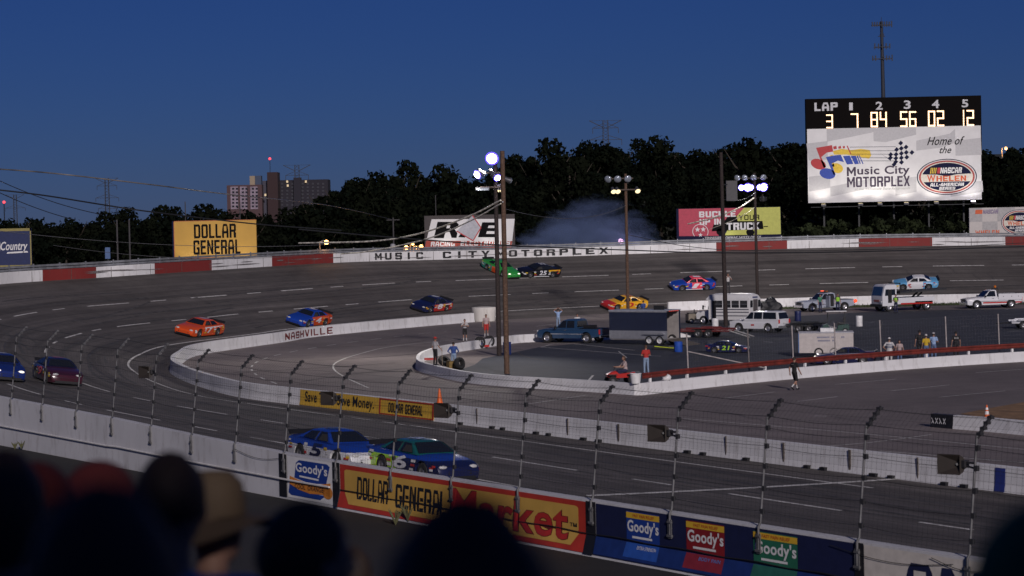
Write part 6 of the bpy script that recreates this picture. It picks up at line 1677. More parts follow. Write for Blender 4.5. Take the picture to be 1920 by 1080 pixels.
# flatbed tow truck
ft = empty('tow_truck', 'white cab over tow truck with dark raised flatbed beside the back wall', 'tow truck'); place(ft, P(1700, 582), Vector((-.93, -.36, 0)))
link('cab', hull([(3.35,.55),(1.75,.55),(1.72,2.55),(1.85,2.68),(2.9,2.66),(3.08,2.5),(3.36,1.5)], lambda x, z: 1.05, .08, .03, mats=[PWHT]), ft)
glass_poly(ft, 'windscreen', [(3.345,-.92,1.55),(3.345,.92,1.55),(3.12,.86,2.42),(3.12,-.86,2.42)], M('windscreen_blue', (.03,.07,.16), .08))
for s_ in (-1, 1):
    glass_poly(ft, 'side_window', [(3.05,s_*1.054,1.55),(2.55,s_*1.054,1.55),(2.55,s_*1.03,2.38),(2.95,s_*1.03,2.38)]); glass_poly(ft, 'quarter_window', [(2.35,s_*1.054,1.6),(1.9,s_*1.054,1.6),(1.9,s_*1.03,2.35),(2.35,s_*1.03,2.35)])
    for x, r_ in ((2.55,.46), (-1.7,.46)): wheel(ft, x, s_*.86, r_, .30, .55)
    MB().box((.7, s_*.98, 1.0), (2.0, .22, .62)).build('side_locker', PWHT, ft); MB().box((-1.4, s_*.98, 1.12), (2.2, .22, .40)).build('side_locker', PWHT, ft); MB().box((-.5, s_*1.0, .72), (3.6, .20, .14)).build('red_stripe', PRED, ft)
    MB().box((3.36, s_*.72, .95), (.06,.30,.18)).build('headlight', M('headlight_glass', (.6,.6,.62), .1), ft)
MB().box((2.50, 1.06, 1.5), (.42, .02, 1.3)).build('open_doorway', BLACKP, ft)
MB().box((3.40, 0, .60), (.14, 2.1, .26)).build('front_bumper', DARKMETAL, ft); MB().box((3.37, 0, 1.05), (.03, 1.0, .22)).build('grille_band', M('grille_red', (.35,.12,.10), .5), ft)
MB().box((-.4, 0, .80), (4.6, .9, .22)).build('chassis', DARKMETAL, ft)
MB().prism([(1.4,-1.1,1.70),(1.4,-1.1,1.86),(-3.9,-1.1,2.10),(-3.9,-1.1,1.96)], (0, 2.2, 0)).build('flatbed', M('bed_dark', (.025,.026,.03), .6), ft)
MB().bar((1.3,-1.05,1.9),(1.3,1.05,1.9),.08).bar((1.35,-1.05,1.8),(1.35,-1.05,2.75),.08).bar((1.35,1.05,1.8),(1.35,1.05,2.75),.08).bar((1.35,-1.05,2.72),(1.35,1.05,2.72),.1).build('headboard', DARKMETAL, ft)
MB().bar((-.4,-.4,.9),(-1.5,-.4,1.75),.14).bar((-.4,.4,.9),(-1.5,.4,1.75),.14).build('lift_ram', DARKMETAL, ft)
# white utility pickup at right
up = pickup('white utility pickup with red and white side band nearest the right edge', P(1858, 577.5), Vector((-.985, -.17, 0)), PWHT, ext=False, service=True, band=PRED)
for s_ in (-1, 1):
    MB().box((-1.62, s_*.90, 1.12), (2.45, .26, .62)).build('service_box', PWHT, up)
    for x in (-.9, -1.75, -2.45): MB().box((x, s_*1.035, 1.15), (.10, .012, .05)).build('latch', DARKMETAL, up)
MB().box((-1.6, 0, 1.40), (2.3, 1.5, .04)).build('deck', BLACKP, up); MB().bar((-.45,-.8,1.95),(-.45,.8,1.95),.07).bar((-.45,-.8,1.2),(-.45,-.8,1.95),.06).bar((-.45,.8,1.2),(-.45,.8,1.95),.06).build('headache_rack', DARKMETAL, up); MB().lathe([(.02,0),(.13,.02),(.12,.22),(.03,.27)], 10, 0, Matrix.Translation((-.45,0,1.98))).build('beacon', M('amber_lens', (.5,.15,.02)), up)

# low flat trailers
def flat_trailer(label, loc, head, m, L=3.6, ramps=True, group='low flat trailers in the pit lot'):
    o = empty('flat_trailer', label, 'trailer', group=group); place(o, loc, head)
    MB().box((0,0,.52),(L,1.7,.12)).build('deck', m, o)
    for s_ in (-1, 1):
        MB().box((0, s_*.86, .66), (L, .06, .10)).build('side_rail', m, o)
        for x in (-.45, .40): wheel(o, x, s_*.95, .33, .2, .55, M('race_rim', (.2,.2,.21)))
        MB().prism([(-.95,s_*.86,.70),(.9,s_*.86,.70),(.75,s_*.86,.80),(-.8,s_*.86,.80)], (0,s_*.22,0)).build('mudguard', m, o)
        if ramps: MB().bar((-L/2, s_*.55, .52), (-L/2-1.6, s_*.55, .04), .28, .05).build('ramp', M('ramp_alu', (.45,.44,.42), .5, .5), o)
    MB().bar((L/2, .5, .5), (L/2+1.1, 0, .45), .09).bar((L/2, -.5, .5), (L/2+1.1, 0, .45), .09).build('tongue', DARKMETAL, o); return o
flat_trailer('dark red low trailer with two pale ramps behind the dwarf racer', P(1326, 632), dirL(25), M('trailer_red', (.13,.02,.02), .5), 4.2)
flat_trailer('black low trailer between the white suv and the golf cart', P(1512, 622), dirL(20), DARKMETAL, 3.0, True)
t_ = flat_trailer('silver tongued trailer cut off by the right edge of the view', P(1925, 616), dirL(4), SIL, 2.6, False)
# golf cart
gc = empty('golf_cart', 'dark green golf cart with pale roof beside the white barrel', 'golf cart'); place(gc, P(1566, 626), dirL(5))
link('body', hull([(1.15,.3),(.95,.25),(-.95,.25),(-1.1,.35),(-1.1,.75),(-.9,.80),(-.2,.72),(-.15,.38),(.45,.38),(.6,.85),(.95,.75),(1.15,.5)], lambda x, z: .58, .03, .03, mats=[M('cart_green', (.02,.06,.05), .4)]), gc)
MB().box((-.45,0,.86),(.55,1.0,.16)).box((-.72,0,1.12),(.14,1.0,.42)).build('seat', BLACKP, gc); MB().box((-.1,0,1.80),(1.6,1.15,.06)).build('roof', M('cart_roof', (.62,.62,.62), .6), gc)
for x, y in ((.6,.52),(.6,-.52),(-.85,.52),(-.85,-.52)): MB().bar((x,y,.75),(x*.9,y,1.8),.04).build('roof_post', DARKMETAL, gc); wheel(gc, .75 if x > 0 else -.75, y*1.05, .24, .18, .6, M('white_rim', (.6,.6,.6)))
MB().bar((.45,.2,.85),(.3,.2,1.12),.03).build('steering_column', DARKMETAL, gc)
# white box trailer
wb_ = empty('box_trailer', 'small white box trailer with blue end behind the red guard rail', 'trailer', P(1549, 668), R(-7))
MB().box((0, 0, .95), (3.55, 2.1, 1.3)).build('box', M('box_white', (.50,.46,.44), .6, var=.08), wb_); MB().box((-1.80, 0, .95), (.04, 2.06, 1.26)).build('blue_end', M('box_blue', (.10,.20,.45), .6), wb_)
MB().box((0,0,1.615),(3.62,2.16,.05)).build('roof', M('box_roof', (.5,.5,.52), .6), wb_); MB().box((.1,.2,1.76),(.9,.6,.24)).build('roof_unit', WHITEP, wb_)
for x in (-.5, .5): wheel(wb_, x, -.95, .33, .2, .6); wheel(wb_, x, .95, .33, .2, .6)
mb = MB(); 
for z, segs in ((1.32, ((-.6,.18),(.35,.62),(.98,1.2))), (1.10, ((-.55,.25),(.4,.55)))):
    for a, b in segs:
        x = a
        while x < b: mb.box((x + .03, -1.055, z), (.045, .012, .11)); x += .075
mb.build('faded_lettering', M('faded_ink', (.12,.14,.24), .7), wb_)
# dark car whose roof shows over the rail
dc = stock_car('dark car whose roof and lamps just show over the red rail', 1585, 676, [PNAV], roof=PNAV, head=(-1, .1, 0), loc=(P(1585, 682), Vector((0,0,1))), scale=.8, name='car', cat='car', lights=M('lamp_lit_pale', (.8,.8,.8)), group=None)
# black covered load behind the bus
o = empty('covered_load', 'black tarp covered load on the ground between bus and rescue pickup', 'load', P(1441, 590))
bm = bmesh.new(); bmesh.ops.create_icosphere(bm, subdivisions=3, radius=1)
for v in bm.verts:
    k = 1 + .16*math.sin(v.co.x*5 + 1)*math.cos(v.co.y*4) + .08*math.sin(v.co.z*9 + v.co.x*7)
    v.co = Vector((v.co.x*1.35*k + .25*v.co.z, v.co.y*1.0*k, max(0, v.co.z*1.1*k + .5)))
me = bpy.data.meshes.new('tarp'); bm.to_mesh(me); bm.free(); me.materials.append(M('tarp_black', (.014,.015,.018), .55)); link('tarp', me, o)
MB().box((0,0,.05),(2.2,1.6,.1)).build('pallet', WOOD, o)
o = empty('generator', 'small tan generator cart left of the shuttle bus door', 'generator', P(1299, 606), .3)
MB().box((0,0,.55),(1.1,.8,.6)).build('body', M('gen_tan', (.22,.19,.15), .6), o); MB().box((0,0,.90),(.9,.6,.12)).build('lid', M('gen_dark', (.06,.055,.05), .6), o); MB().tube([(.2,.1,.9),(.2,.1,1.25)],.05,8).build('exhaust', DARKMETAL, o)
for s_ in (-1,1): wheel(o, -.3, s_*.42, .22, .12)
MB().bar((.5,0,.4),(1.2,0,.3),.05).build('handle', DARKMETAL, o)

# --- barrels, tyres, cones, buckets
def barrel(label, px, py, m, group=None, h=.90, r=.29):
    o = empty('barrel', label, 'barrel', P(px, py), 0, group)
    MB().lathe([(r*.96,0),(r,.03),(r*.98,h*.32),(r*1.03,h*.34),(r*.98,h*.36),(r*.98,h*.65),(r*1.03,h*.67),(r*.98,h*.69),(r,h-.03),(r*.96,h)], 20, 0).build('drum', m, o, smooth=35)
    MB().lathe([(r*.9,h),(r*.9,h-.03),(.02,h-.03)], 20, 0, cap=False).build('lid', m, o); return o
barrel('white barrel standing alone on the pit lot right of the golf cart', 1611, 612, WHITEP)
barrel('white barrel by the side of the shuttle bus', 1341, 617, WHITEP)
barrel('blue barrel between the tall pole pair', 951, 665, M('barrel_blue', (.015,.035,.16), .5))
barrel('dark blue barrel behind the black low trailer', 1496, 602, M('barrel_dark_blue', (.012,.02,.09), .5))
o = empty('wrapped_barrier', 'round white wrapped tyre barrier at the end of the NASHVILLE wall', 'barrier', P(907, 603) + Vector((0, 1.0, 0)))
wr_ = MB().lathe([(1.08,0),(1.12,.2),(1.15,.9),(1.17,1.26),(1.14,1.33),(.6,1.38),(.02,1.38)], 36, 0, cap=False)
wr_.v = [(x*(1 + .018*math.sin(13*math.atan2(y,x) + z*9)), y*(1 + .018*math.sin(11*math.atan2(y,x) - z*7)), z) for x, y, z in wr_.v]
wr_.build('wrap', wall_paint('wrap_white', (.62,.60,.56), amount=.5), o, smooth=50)
def tyre_obj(label, px, py, r, w, aim, tilt=0, rim=None, group=None, lift=0):
    o = empty('tyre', label, 'tyre', P(px, py) + Vector((0,0,lift)), 0, group)
    q = Vector(aim).to_track_quat('Z', 'Y').to_matrix().to_4x4(); q.translation = Vector((0,0,r))
    MB().lathe([(r*.55,-w/2),(r*.92,-w/2),(r,-w*.3),(r,w*.3),(r*.92,w/2),(r*.55,w/2),(r*.5,0),(r*.55,-w/2)], 22, 0, q, cap=False).build('tread', RUBBER, o, smooth=40)
    if rim: MB().lathe([(.03,-w*.2),(r*.5,-w*.28),(r*.56,-w*.42),(r*.56,w*.42),(r*.5,w*.28),(.03,w*.2)], 18, 0, q).build('rim', rim, o, smooth=40)
    return o
tyre_obj('left one of two big tyres with shiny rims by the far island wall', 900, 653, .44, .38, (.7,-.7,0), rim=CHROME)
tyre_obj('right one of two big tyres with shiny rims by the far island wall', 918, 650, .42, .36, (.7,-.7,0), rim=CHROME)
tyre_obj('black tyre lying against a yellow crate inside the island nose', 833, 688, .40, .30, (.3,-.5,.8), group=None)
tyre_obj('black tyre standing right of the yellow crate inside the island nose', 862, 693, .40, .30, (.75,-.6,.25))
o = empty('crate', 'yellow brown crate between the two tyres inside the island nose', 'crate', P(848, 692), .4)
MB().box((0,0,.25),(.6,.5,.5)).build('box', M('crate_tan', (.20,.13,.04), .8, var=.4), o); MB().box((0,0,.52),(.64,.54,.05)).build('lid', M('crate_dark', (.10,.07,.03), .8), o)
o = empty('trolley_jack', 'small red trolley jack between the two shiny rimmed tyres', 'jack', P(909, 652)); MB().box((0,0,.14),(.7,.3,.16)).build('frame', PRED, o); MB().bar((.3,0,.2),(.6,.1,.8),.04).build('handle', DARKMETAL, o)
o = empty('red_box', 'flat red box on the island wall at the feet of the red capped person', 'box', P(807, 691) + Vector((0,-.1,.56)), .1); MB().box((0,0,.07),(.75,.3,.14)).build('case', M('case_red', (.42,.03,.025), .5), o); MB().box((0,-.16,.14),(.2,.02,.03)).build('handle', DARKMETAL, o)
def cone(label, loc, h, m, band=None, group=None):
    o = empty('traffic_cone', label, 'traffic cone', loc, 0, group); r = h*.20
    MB().box((0,0,.02),(r*2.2,r*2.2,.04)).build('base', m, o)
    MB().lathe([(r,.04),(r*.22,h)], 16, 0).build('cone', m, o, smooth=40)
    if band:
        for a, b in ((.42,.62),(.70,.84)): MB().lathe([(r*(1-.78*a)+.006,h*a),(r*(1-.78*b)+.006,h*b)], 16, 0, cap=False).build('band', band, o, smooth=40)
CO = M('cone_orange', (.70,.13,.02), .5)
q, d, r = ipath.frame(near_px_from(ipath, 820, 10, NOSE - 5)); cone('plain orange traffic cone on the inner wall above the banner', q + r*.16 + Vector((0,0,h_in)), .70, CO)
q, d, r = pp_.frame(2.45); cone('orange and white banded traffic cone on the right pit wall', P(1852, 790) + Vector((0,.15,.0)), .72, CO, WHITEP)
q, d, r = isl.frame(c_s - .25); o = empty('bucket', 'white plastic bucket on the island wall corner', 'bucket', q - r*(.14*sgn) + Vector((0,0,HI)))
MB().lathe([(.24,0),(.30,.5),(.32,.5),(.32,.54),(.28,.54),(.22,.04),(.02,.04)], 20, 0).build('pail', WHITEP, o, smooth=35); MB().tube([(.31*math.cos(R(t)), .02, .5 + .14*math.sin(R(t))) for t in range(0,181,20)], .012, 5).build('handle', STEEL, o)
q, d, r = isl.frame(c_s + 2.6); o = empty('plastic_bag', 'crumpled white bag on the wall under the start of the red rail', 'bag', q - r*(.1*sgn) + Vector((0,0,HI)))
mb = MB().ball((0,0,.13),(.26,.18,.15),0,14,9); mb.v = [(x*(1+.2*math.sin(9*z*9+x*12)), y, z*(1+.25*math.sin(x*14))) for x,y,z in mb.v]; mb.build('bag', WHITEP, o, smooth=50); MB().ball((.06,0,.28),(.05,.05,.07),0,8,6).build('knot', WHITEP, o, smooth=50)
q = P(1272, 660); o = empty('barrel', 'bright blue drum behind the striped ramp at the pit lot', 'barrel', q); MB().lathe([(.27,0),(.3,.05),(.3,.7),(.26,.74)], 18, 0).build('drum', M('drum_blue', (.02,.08,.40), .5), o, smooth=35); MB().lathe([(.2,.745),(.02,.75)], 16, 0).build('lid', M('drum_blue', (0,0,0)), o)
# infield fence behind the red rail
inf = empty('infield_fence', 'see through wire fence on tall thin pale posts behind the red rail', 'fence', P(1300, 735))
FP = []
for px, py, yt in ((1226,706,614),(1302,727,610),(1381,714,601),(1460,706,598),(1545,699,590),(1627,692,583),(1722,682,578),(1813,676,576),(1911,670,572)):
    b = P(px, py); q, d, r = isl.frame(min(isl.s, key=lambda s: (isl.at(s)[0] - b).length)); b = q - r*(.75*sgn)
    hh = 3.0
    FP.append(b); MB().tube([b - inf.location, b - inf.location + Vector((-.08,0,hh))], .045, 8).build('post', M('fence_pale_post', (.34,.31,.30), .6, var=.25), inf, smooth=50)
mb = MB()
for a, b in zip(FP, FP[1:]):
    n = int((b - a).length/.22)
    for k in range(n): p = a.lerp(b, k/n) - inf.location; mb.tube([p + Vector((0,0,.1)), p + Vector((-.08,0,2.95))], .0016, 3, cap=False)
    for k in range(14): mb.tube([a - inf.location + Vector((-.08*k/14,0,.1+.219*k)), b - inf.location + Vector((-.08*k/14,0,.1+.219*k))], .0016, 3, cap=False)
mb.build('wire_mesh', STEEL, inf, fix=False)
MB().bar(FP[0] - inf.location + Vector((.9,0,.75)), FP[1] - inf.location + Vector((0,0,2.0)), .06).build('brace', MATS['fence_pale_post'], inf)
# ------------------------------------------------------------------ people
SKIN = M('skin', (.34,.19,.135), .55, var=.06); SKIN2 = M('skin_tan', (.26,.14,.10), .55, var=.06)
HAIRD = M('hair_dark', (.030,.018,.012), .7, var=.3, scale=60); HAIRB = M('hair_brown', (.085,.045,.026), .7, var=.3, scale=60)
EYEM = M('eye_dark', (.01,.01,.01), .2); LIP = M('lip', (.25,.09,.08), .5)
def cloth(n, c): return M('cloth_' + n, c, .85, var=.15, scale=6, bump=.15, bscale=25)
def capsule(mb, a, b, ra, rb):
    a = Vector(a); b = Vector(b); d = (b - a); L = d.length; d.normalize()
    mb.tube([a, a.lerp(b, .5), b], [ra, (ra + rb)/2, rb], 10); mb.ball(a, ra, 0, 10, 7); mb.ball(b, rb, 0, 10, 7)
STAND = dict(pelvis=(0,0,.95), waist=(0,0,1.09), chest=(.0,0,1.28), neck=(.0,0,1.47), head=(.025,0,1.625),
             shL=(0,.185,1.41), shR=(0,-.185,1.41), elL=(-.03,.25,1.13), elR=(-.03,-.25,1.13), wrL=(.06,.27,.89), wrR=(.06,-.27,.89),
             hipL=(0,.09,.92), hipR=(0,-.09,.92), knL=(.02,.11,.50), knR=(.02,-.11,.50), anL=(-.03,.12,.08), anR=(-.03,-.12,.08))
def pose(**k): p = dict(STAND); p.update(k); return p
SIT = pose(pelvis=(0,0,.52), waist=(0,0,.66), chest=(.03,0,.86), neck=(.05,0,1.06), head=(.085,0,1.215), shL=(.03,.185,.99), shR=(.03,-.185,.99), elL=(.10,.26,.73), elR=(.10,-.26,.73), wrL=(.32,.15,.62), wrR=(.32,-.15,.62),
           hipL=(.02,.10,.50), hipR=(.02,-.10,.50), knL=(.44,.13,.52), knR=(.44,-.13,.52), anL=(.42,.13,.09), anR=(.42,-.13,.09))
WALK = pose(knL=(.16,.10,.52), anL=(.28,.10,.09), knR=(.06,-.10,.49), anR=(-.30,-.10,.20), elL=(-.12,.25,1.14), wrL=(-.05,.28,.90), elR=(.06,-.25,1.13), wrR=(.20,-.25,.93))
HIPS = pose(elL=(-.10,.36,1.15), wrL=(.06,.21,1.0), elR=(-.10,-.36,1.15), wrR=(.06,-.21,1.0))
FACEUP = pose(elL=(.14,.30,1.18), wrL=(.20,.10,1.42), elR=(.14,-.30,1.18), wrR=(.20,-.10,1.42))
CHESTH = pose(elL=(.05,.30,1.15), wrL=(.24,.06,1.22), elR=(.05,-.28,1.15), wrR=(.26,-.03,1.36))
OVERHEAD = pose(elL=(.02,.38,1.58), wrL=(.0,.14,1.74), elR=(.02,-.38,1.58), wrR=(.0,-.14,1.74))
FOLD_ = pose(elL=(.06,.27,1.14), wrL=(.24,-.05,1.16), elR=(.06,-.27,1.14), wrR=(.24,.05,1.12))
pcache = {}
def person(label, loc, head, ps=STAND, shirt=None, pants=None, skin=SKIN, hair=HAIRD, cap=None, h=1.75, fat=1.0, shorts=False, long_sleeve=False, shoes=None, socks=None, vest=None, voxel=.021, group=None, hat=None, n=None, longhair=False, look=0.0):
    shoes = shoes or BLACKP; pm = [skin, shirt, pants, shoes, socks or skin, EYEM, LIP]
    J = {k: Vector(v) for k, v in ps.items()}
    prims = []   # (a, b, ra, rb, material)
    mb = MB()
    def cp(a, b, ra, rb, m): prims.append((Vector(a), Vector(b), ra, rb, m)); capsule(mb, a, b, ra, rb)
    def el(c, r, m): prims.append((Vector(c), Vector(c), min(r)*1.05, min(r)*1.05, m)); mb.ball(c, r, 0, 14, 10)
    up = (J['chest'] - J['pelvis']).normalized()
    el(J['pelvis'], (.125*fat, .165*fat, .13), 2); el(J['waist'], (.115*fat, .150*fat, .15), 1); el(J['chest'], (.125*fat, .175*fat, .20), 1)
    cp(J['pelvis'], J['waist'], .11*fat, .115*fat, 1)
    cp(J['shL'], J['shR'], .065, .065, 1); cp(J['chest'], J['neck'] - up*.03, .10, .06, 1); cp(J['neck'] - up*.03, J['head'] - Vector((.02, 0, .04)), .052, .055, 0)
    hd = J['head']; el(hd, (.098, .078, .118), 0); el(hd + Vector((.03, 0, -.06)), (.062, .056, .062), 0)
    fx = math.cos(look); fy = math.sin(look); F_ = Vector((fx, fy, 0)); Lr = Vector((-fy, fx, 0))
    cp(hd + F_*.085 + Vector((0,0,.01)), hd + F_*.108 + Vector((0,0,-.022)), .011, .015, 0)
    for s_ in (-1, 1): el(hd + Lr*(s_*.080) + Vector((0,0,-.01)), (.018, .012, .030), 0)
    for s_, q in ((1, 'L'), (-1, 'R')):
        sh, e_, w_ = J['sh'+q], J['el'+q], J['wr'+q]; mid = sh.lerp(e_, .62)
        cp(sh, mid, .060*min(fat, 1.15), .052, 1); cp(mid, e_, .046, .041, 1 if long_sleeve else 0); cp(e_, w_, .041, .029, 1 if long_sleeve else 0)
        d = (w_ - e_).normalized(); cp(w_, w_ + d*.075, .026, .032, 0)
        hp, k_, a_ = J['hip'+q], J['kn'+q], J['an'+q]
        if shorts: cp(hp, hp.lerp(k_, .88), .092*fat, .085, 2); cp(hp.lerp(k_, .85), k_, .058, .054, 0); cp(k_, k_.lerp(a_, .6), .053, .044, 0); cp(k_.lerp(a_, .6), a_, .044, .037, 4)
        else: cp(hp, k_, .088*fat, .068, 2); cp(k_, a_, .066, .052, 2)
        fd = Vector((1, s_*.12, 0)).normalized()
        if q == 'R' and ps is WALK: fd = Vector((.75, -.05, -.66)).normalized()
        cp(a_ + Vector((-.02,0,-.03)), a_ + fd*.17 + Vector((0,0,-.045)), .043, .036, 3)
    me = mb.mesh('person', [BLACKP], fix=False)
    t = bpy.data.objects.new('tmp', me); COL.objects.link(t)
    md = t.modifiers.new('r', 'REMESH'); md.mode = 'VOXEL'; md.voxel_size = voxel
    sm_ = t.modifiers.new('s', 'SMOOTH'); sm_.iterations = 2; sm_.factor = .5
    dg = bpy.context.evaluated_depsgraph_get(); out = bpy.data.meshes.new_from_object(t.evaluated_get(dg))
    bpy.data.objects.remove(t); bpy.data.meshes.remove(me)
    nf = len(out.polygons); C_ = np.zeros(nf*3); out.polygons.foreach_get('center', C_); C_ = C_.reshape(-1, 3)
    D = []
    for a, b, ra, rb, m in prims:
        a_ = np.array(a); ab = np.array(b) - a_; L2 = ab @ ab
        tt = np.clip(((C_ - a_) @ ab)/L2, 0, 1) if L2 > 1e-9 else np.zeros(nf)
        D.append(np.linalg.norm(C_ - a_ - tt[:, None]*ab, axis=1) - (ra + (rb - ra)*tt))
    mi = np.array([p[4] for p in prims], dtype=np.int32)[np.argmin(np.array(D), axis=0)]
    # trousers reach to the belt line, head stays skin
    hdist = np.linalg.norm((C_ - np.array(hd))/np.array([1.15,1,1.2]), axis=1); mi[(hdist < .125)] = 0
    V_ = np.zeros(len(out.vertices)*3); out.vertices.foreach_get('co', V_); V_ = V_.reshape(-1, 3)
    fb = MB(); fb.v = [tuple(v) for v in V_]; fb.f = [list(p.vertices) for p in out.polygons]; fb.m = list(int(x) for x in mi)
    bpy.data.meshes.remove(out)
    # five fingers a hand, eyes and mouth
    for s_, q in ((1, 'L'), (-1, 'R')):
        e_, w_ = J['el'+q], J['wr'+q]; d = (w_ - e_).normalized(); sd_ = d.cross(Vector((1,0,0)) if abs(d.x) < .8 else Vector((0,0,1))).normalized(); pn = d.cross(sd_)
        for k, L in enumerate((.062, .074, .070, .055)):
            a = w_ + d*.085 + sd_*(-.026 + .0175*k); fb.tube([a, a + d*L*.55 + pn*.006, a + d*L*.9 + pn*.026], [.0095, .0085, .006], 6)
        a = w_ + d*.04 + sd_*-.026; fb.tube([a, a + d*.03 - sd_*.024 + pn*.012, a + d*.055 - sd_*.026 + pn*.026], [.011, .010, .007], 6)
    o0 = len(fb.f)
    for s_ in (-1, 1): fb.ball(hd + F_*.090 + Lr*(s_*.032) + Vector((0,0,.012)), (.010,.012,.008), 5, 8, 6)
    fb.ball(hd + F_*.089 + Vector((0,0,-.062)), (.010,.024,.007), 6, 8, 5)
    o = link('person', fb.mesh('person', pm, 70, fix=False)); tag(o, label, 'person', group)
    place(o, loc, head, n or Vector((0,0,1))); s = h/1.75; o.scale = (s,)*3
    # hair, cap or hat
    hb = MB(); hc = hd + Vector((-.012, 0, .012))
    nu, nv = 18, 10; o_ = 0
    for i in range(nv + 1):
        th = math.pi*.60*i/nv
        for k in range(nu):
            a = 2*math.pi*k/nu; cf_ = math.cos(a); lim = 1.0 if cf_ < .3 else (.72 if cf_ < .75 else .60)
            tq = th*lim; w_ = 1 + .03*math.sin(7*a + 5*th)
            if longhair and cf_ < .45: tq = th*1.12
            hb.v.append((hc.x + .108*w_*math.sin(tq)*math.cos(a), hc.y + .088*w_*math.sin(tq)*math.sin(a), hc.z + .122*w_*math.cos(tq) - (.06*(i/nv)**2 if longhair and cf_ < .45 else 0)))
    for i in range(nv):
        for k in range(nu): hb.f.append([i*nu+k, (i+1)*nu+k, (i+1)*nu+(k+1)%nu, i*nu+(k+1)%nu]); hb.m.append(0)
    if hair: hb.build('hair', hair, o, smooth=70)
    if cap:
        cb = MB(); nv = 7
        for i in range(nv + 1):
            th = math.pi*.5*i/nv
            for k in range(18):
                a = 2*math.pi*k/18; cb.v.append((hc.x + .116*math.sin(th)*math.cos(a), hc.y + .096*math.sin(th)*math.sin(a), hc.z + .03 + .108*math.cos(th)))
        for i in range(nv):
            for k in range(18): cb.f.append([i*18+k, (i+1)*18+k, (i+1)*18+(k+1)%18, i*18+(k+1)%18]); cb.m.append(0)
        cb.prism([(hc.x + .10, -.065+hc.y, hc.z + .035), (hc.x + .19, -.05+hc.y, hc.z + .025), (hc.x + .20, .05+hc.y, hc.z + .025), (hc.x + .10, .065+hc.y, hc.z + .035)], (0, 0, .008))
        cb.build('cap', cap, o, smooth=50)
    if hat:
        M_ = Matrix.Translation(hc + Vector((0,0,.035)))
        ht = MB().lathe([(.105,0),(.102,.05),(.092,.10),(.06,.135),(.02,.118)], 24, 0, M_, cap=False)
        for i, r_ in enumerate((.102, .15, .20, .24)):
            for k in range(24):
                a = 2*math.pi*k/24; lift = .055*(abs(math.sin(a))**2)*(i/3)**2 - .02*(abs(math.cos(a)))*(i/3)
                ht.v.append((hc.x + r_*1.1*math.cos(a), hc.y + r_*.92*math.sin(a), hc.z + .03 + lift - .05*(i/3)**2))
        b0 = len(ht.v) - 96
        for i in range(3):
            for k in range(24): ht.f.append([b0+i*24+k, b0+(i+1)*24+k, b0+(i+1)*24+(k+1)%24, b0+i*24+(k+1)%24]); ht.m.append(0)
        ht.build('hat', hat, o, smooth=60, fix=False)
    if vest:
        vb = MB()
        for i, (z, rx, ry) in enumerate(((-.24,.142,.168),(-.05,.136,.178),(.08,.132,.188),(.135,.09,.15))):
            c = J['chest'] + Vector((0,0,z))
            for k in range(20): a = 2*math.pi*k/20; vb.v.append((c.x + rx*fat*math.cos(a), c.y + ry*fat*math.sin(a), c.z))
        for i in range(3):
            for k in range(20): vb.f.append([i*20+k, i*20+(k+1)%20, (i+1)*20+(k+1)%20, (i+1)*20+k]); vb.m.append(0)
        vb.build('vest', vest, o, smooth=60)
    return o
CAMD = Vector((0, -1, 0)); AWAY = Vector((0, 1, 0))
cW = cloth('white', (.55,.54,.53)); cG = cloth('grey', (.36,.35,.36)); cK = cloth('black', (.012,.012,.014)); cR = cloth('red', (.42,.03,.025)); cB = cloth('blue', (.03,.07,.24)); cJ = cloth('jeans', (.10,.15,.28)); cLJ = cloth('light_jeans', (.22,.30,.42))
cLB = cloth('light_blue', (.28,.40,.62)); cY = cloth('yellow', (.55,.36,.02)); cN = cloth('navy', (.015,.02,.06)); cVEST = cloth('lime_vest', (.30,.62,.05)); cPK = cloth('pink_grey', (.42,.33,.32)); cBR = cloth('maroon', (.12,.02,.025)); cDG = cloth('dark_green', (.05,.16,.06)); cCH = cloth('charcoal', (.04,.04,.045))
person('person in pale grey shirt and black shorts, hand at the chest, by the far wall', P(872, 639), CAMD, CHESTH, cG, cK, shorts=True, socks=cW, shoes=cW)
person('person in pale shirt and red shorts standing before the white wrapped barrier', P(912, 631), CAMD, STAND, cPK, cR, shorts=True, socks=cW, shoes=cW, fat=1.22, h=1.85)
q, d, r = isl.frame(near_px_from(isl, 811, 0, c_s*.75)); best = min(range(len(isl.p)), key=lambda i: abs(pix(isl.p[i] + Vector((0,0,HI)))[0] - 809) + abs(pix(isl.p[i] + Vector((0,0,HI)))[1] - 687)*2)
q = isl.p[best]; d, r = isl.frame(isl.s[best])[1:]
pr = person('person with red cap, grey shirt and black trousers standing on the island nose wall', q - r*(.14*sgn) + Vector((0,0,HI)), Vector((.75,.65,0)), pose(elR=(.06,-.28,1.15), wrR=(.22,-.30,.98)), cG, cK, cap=cR, hair=HAIRD)
o = empty('rod', 'long thin rod held by the red capped person on the wall', 'rod', pr.matrix_basis @ Vector((.26,-.32,.9)))
MB().tube([(0,0,.15),(.02,0,-.9)], .014, 6).build('shaft', M('rod_tan', (.35,.28,.2), .6), o); MB().ball((0,0,.16), .03).build('knob', BLACKP, o, smooth=60)
person('person in blue jacket and jeans seen from behind inside the island nose', P(851, 692), Vector((.2,1,0)), HIPS, cB, cLJ, long_sleeve=True, fat=1.1)
person('person in pale blue shirt with both hands on the head behind the blue pickup', P(1047, 616), AWAY, OVERHEAD, cLB, cLJ)
person('person with dark hair and white shirt mostly hidden behind the blue pickup cab', P(1083, 628), CAMD, STAND, cW, cK)
person('person in dark blue behind the roof of the navy trailer', P(1207, 599), Vector((-.6,.8,0)), FOLD_, cB, cK, long_sleeve=True, h=1.8)
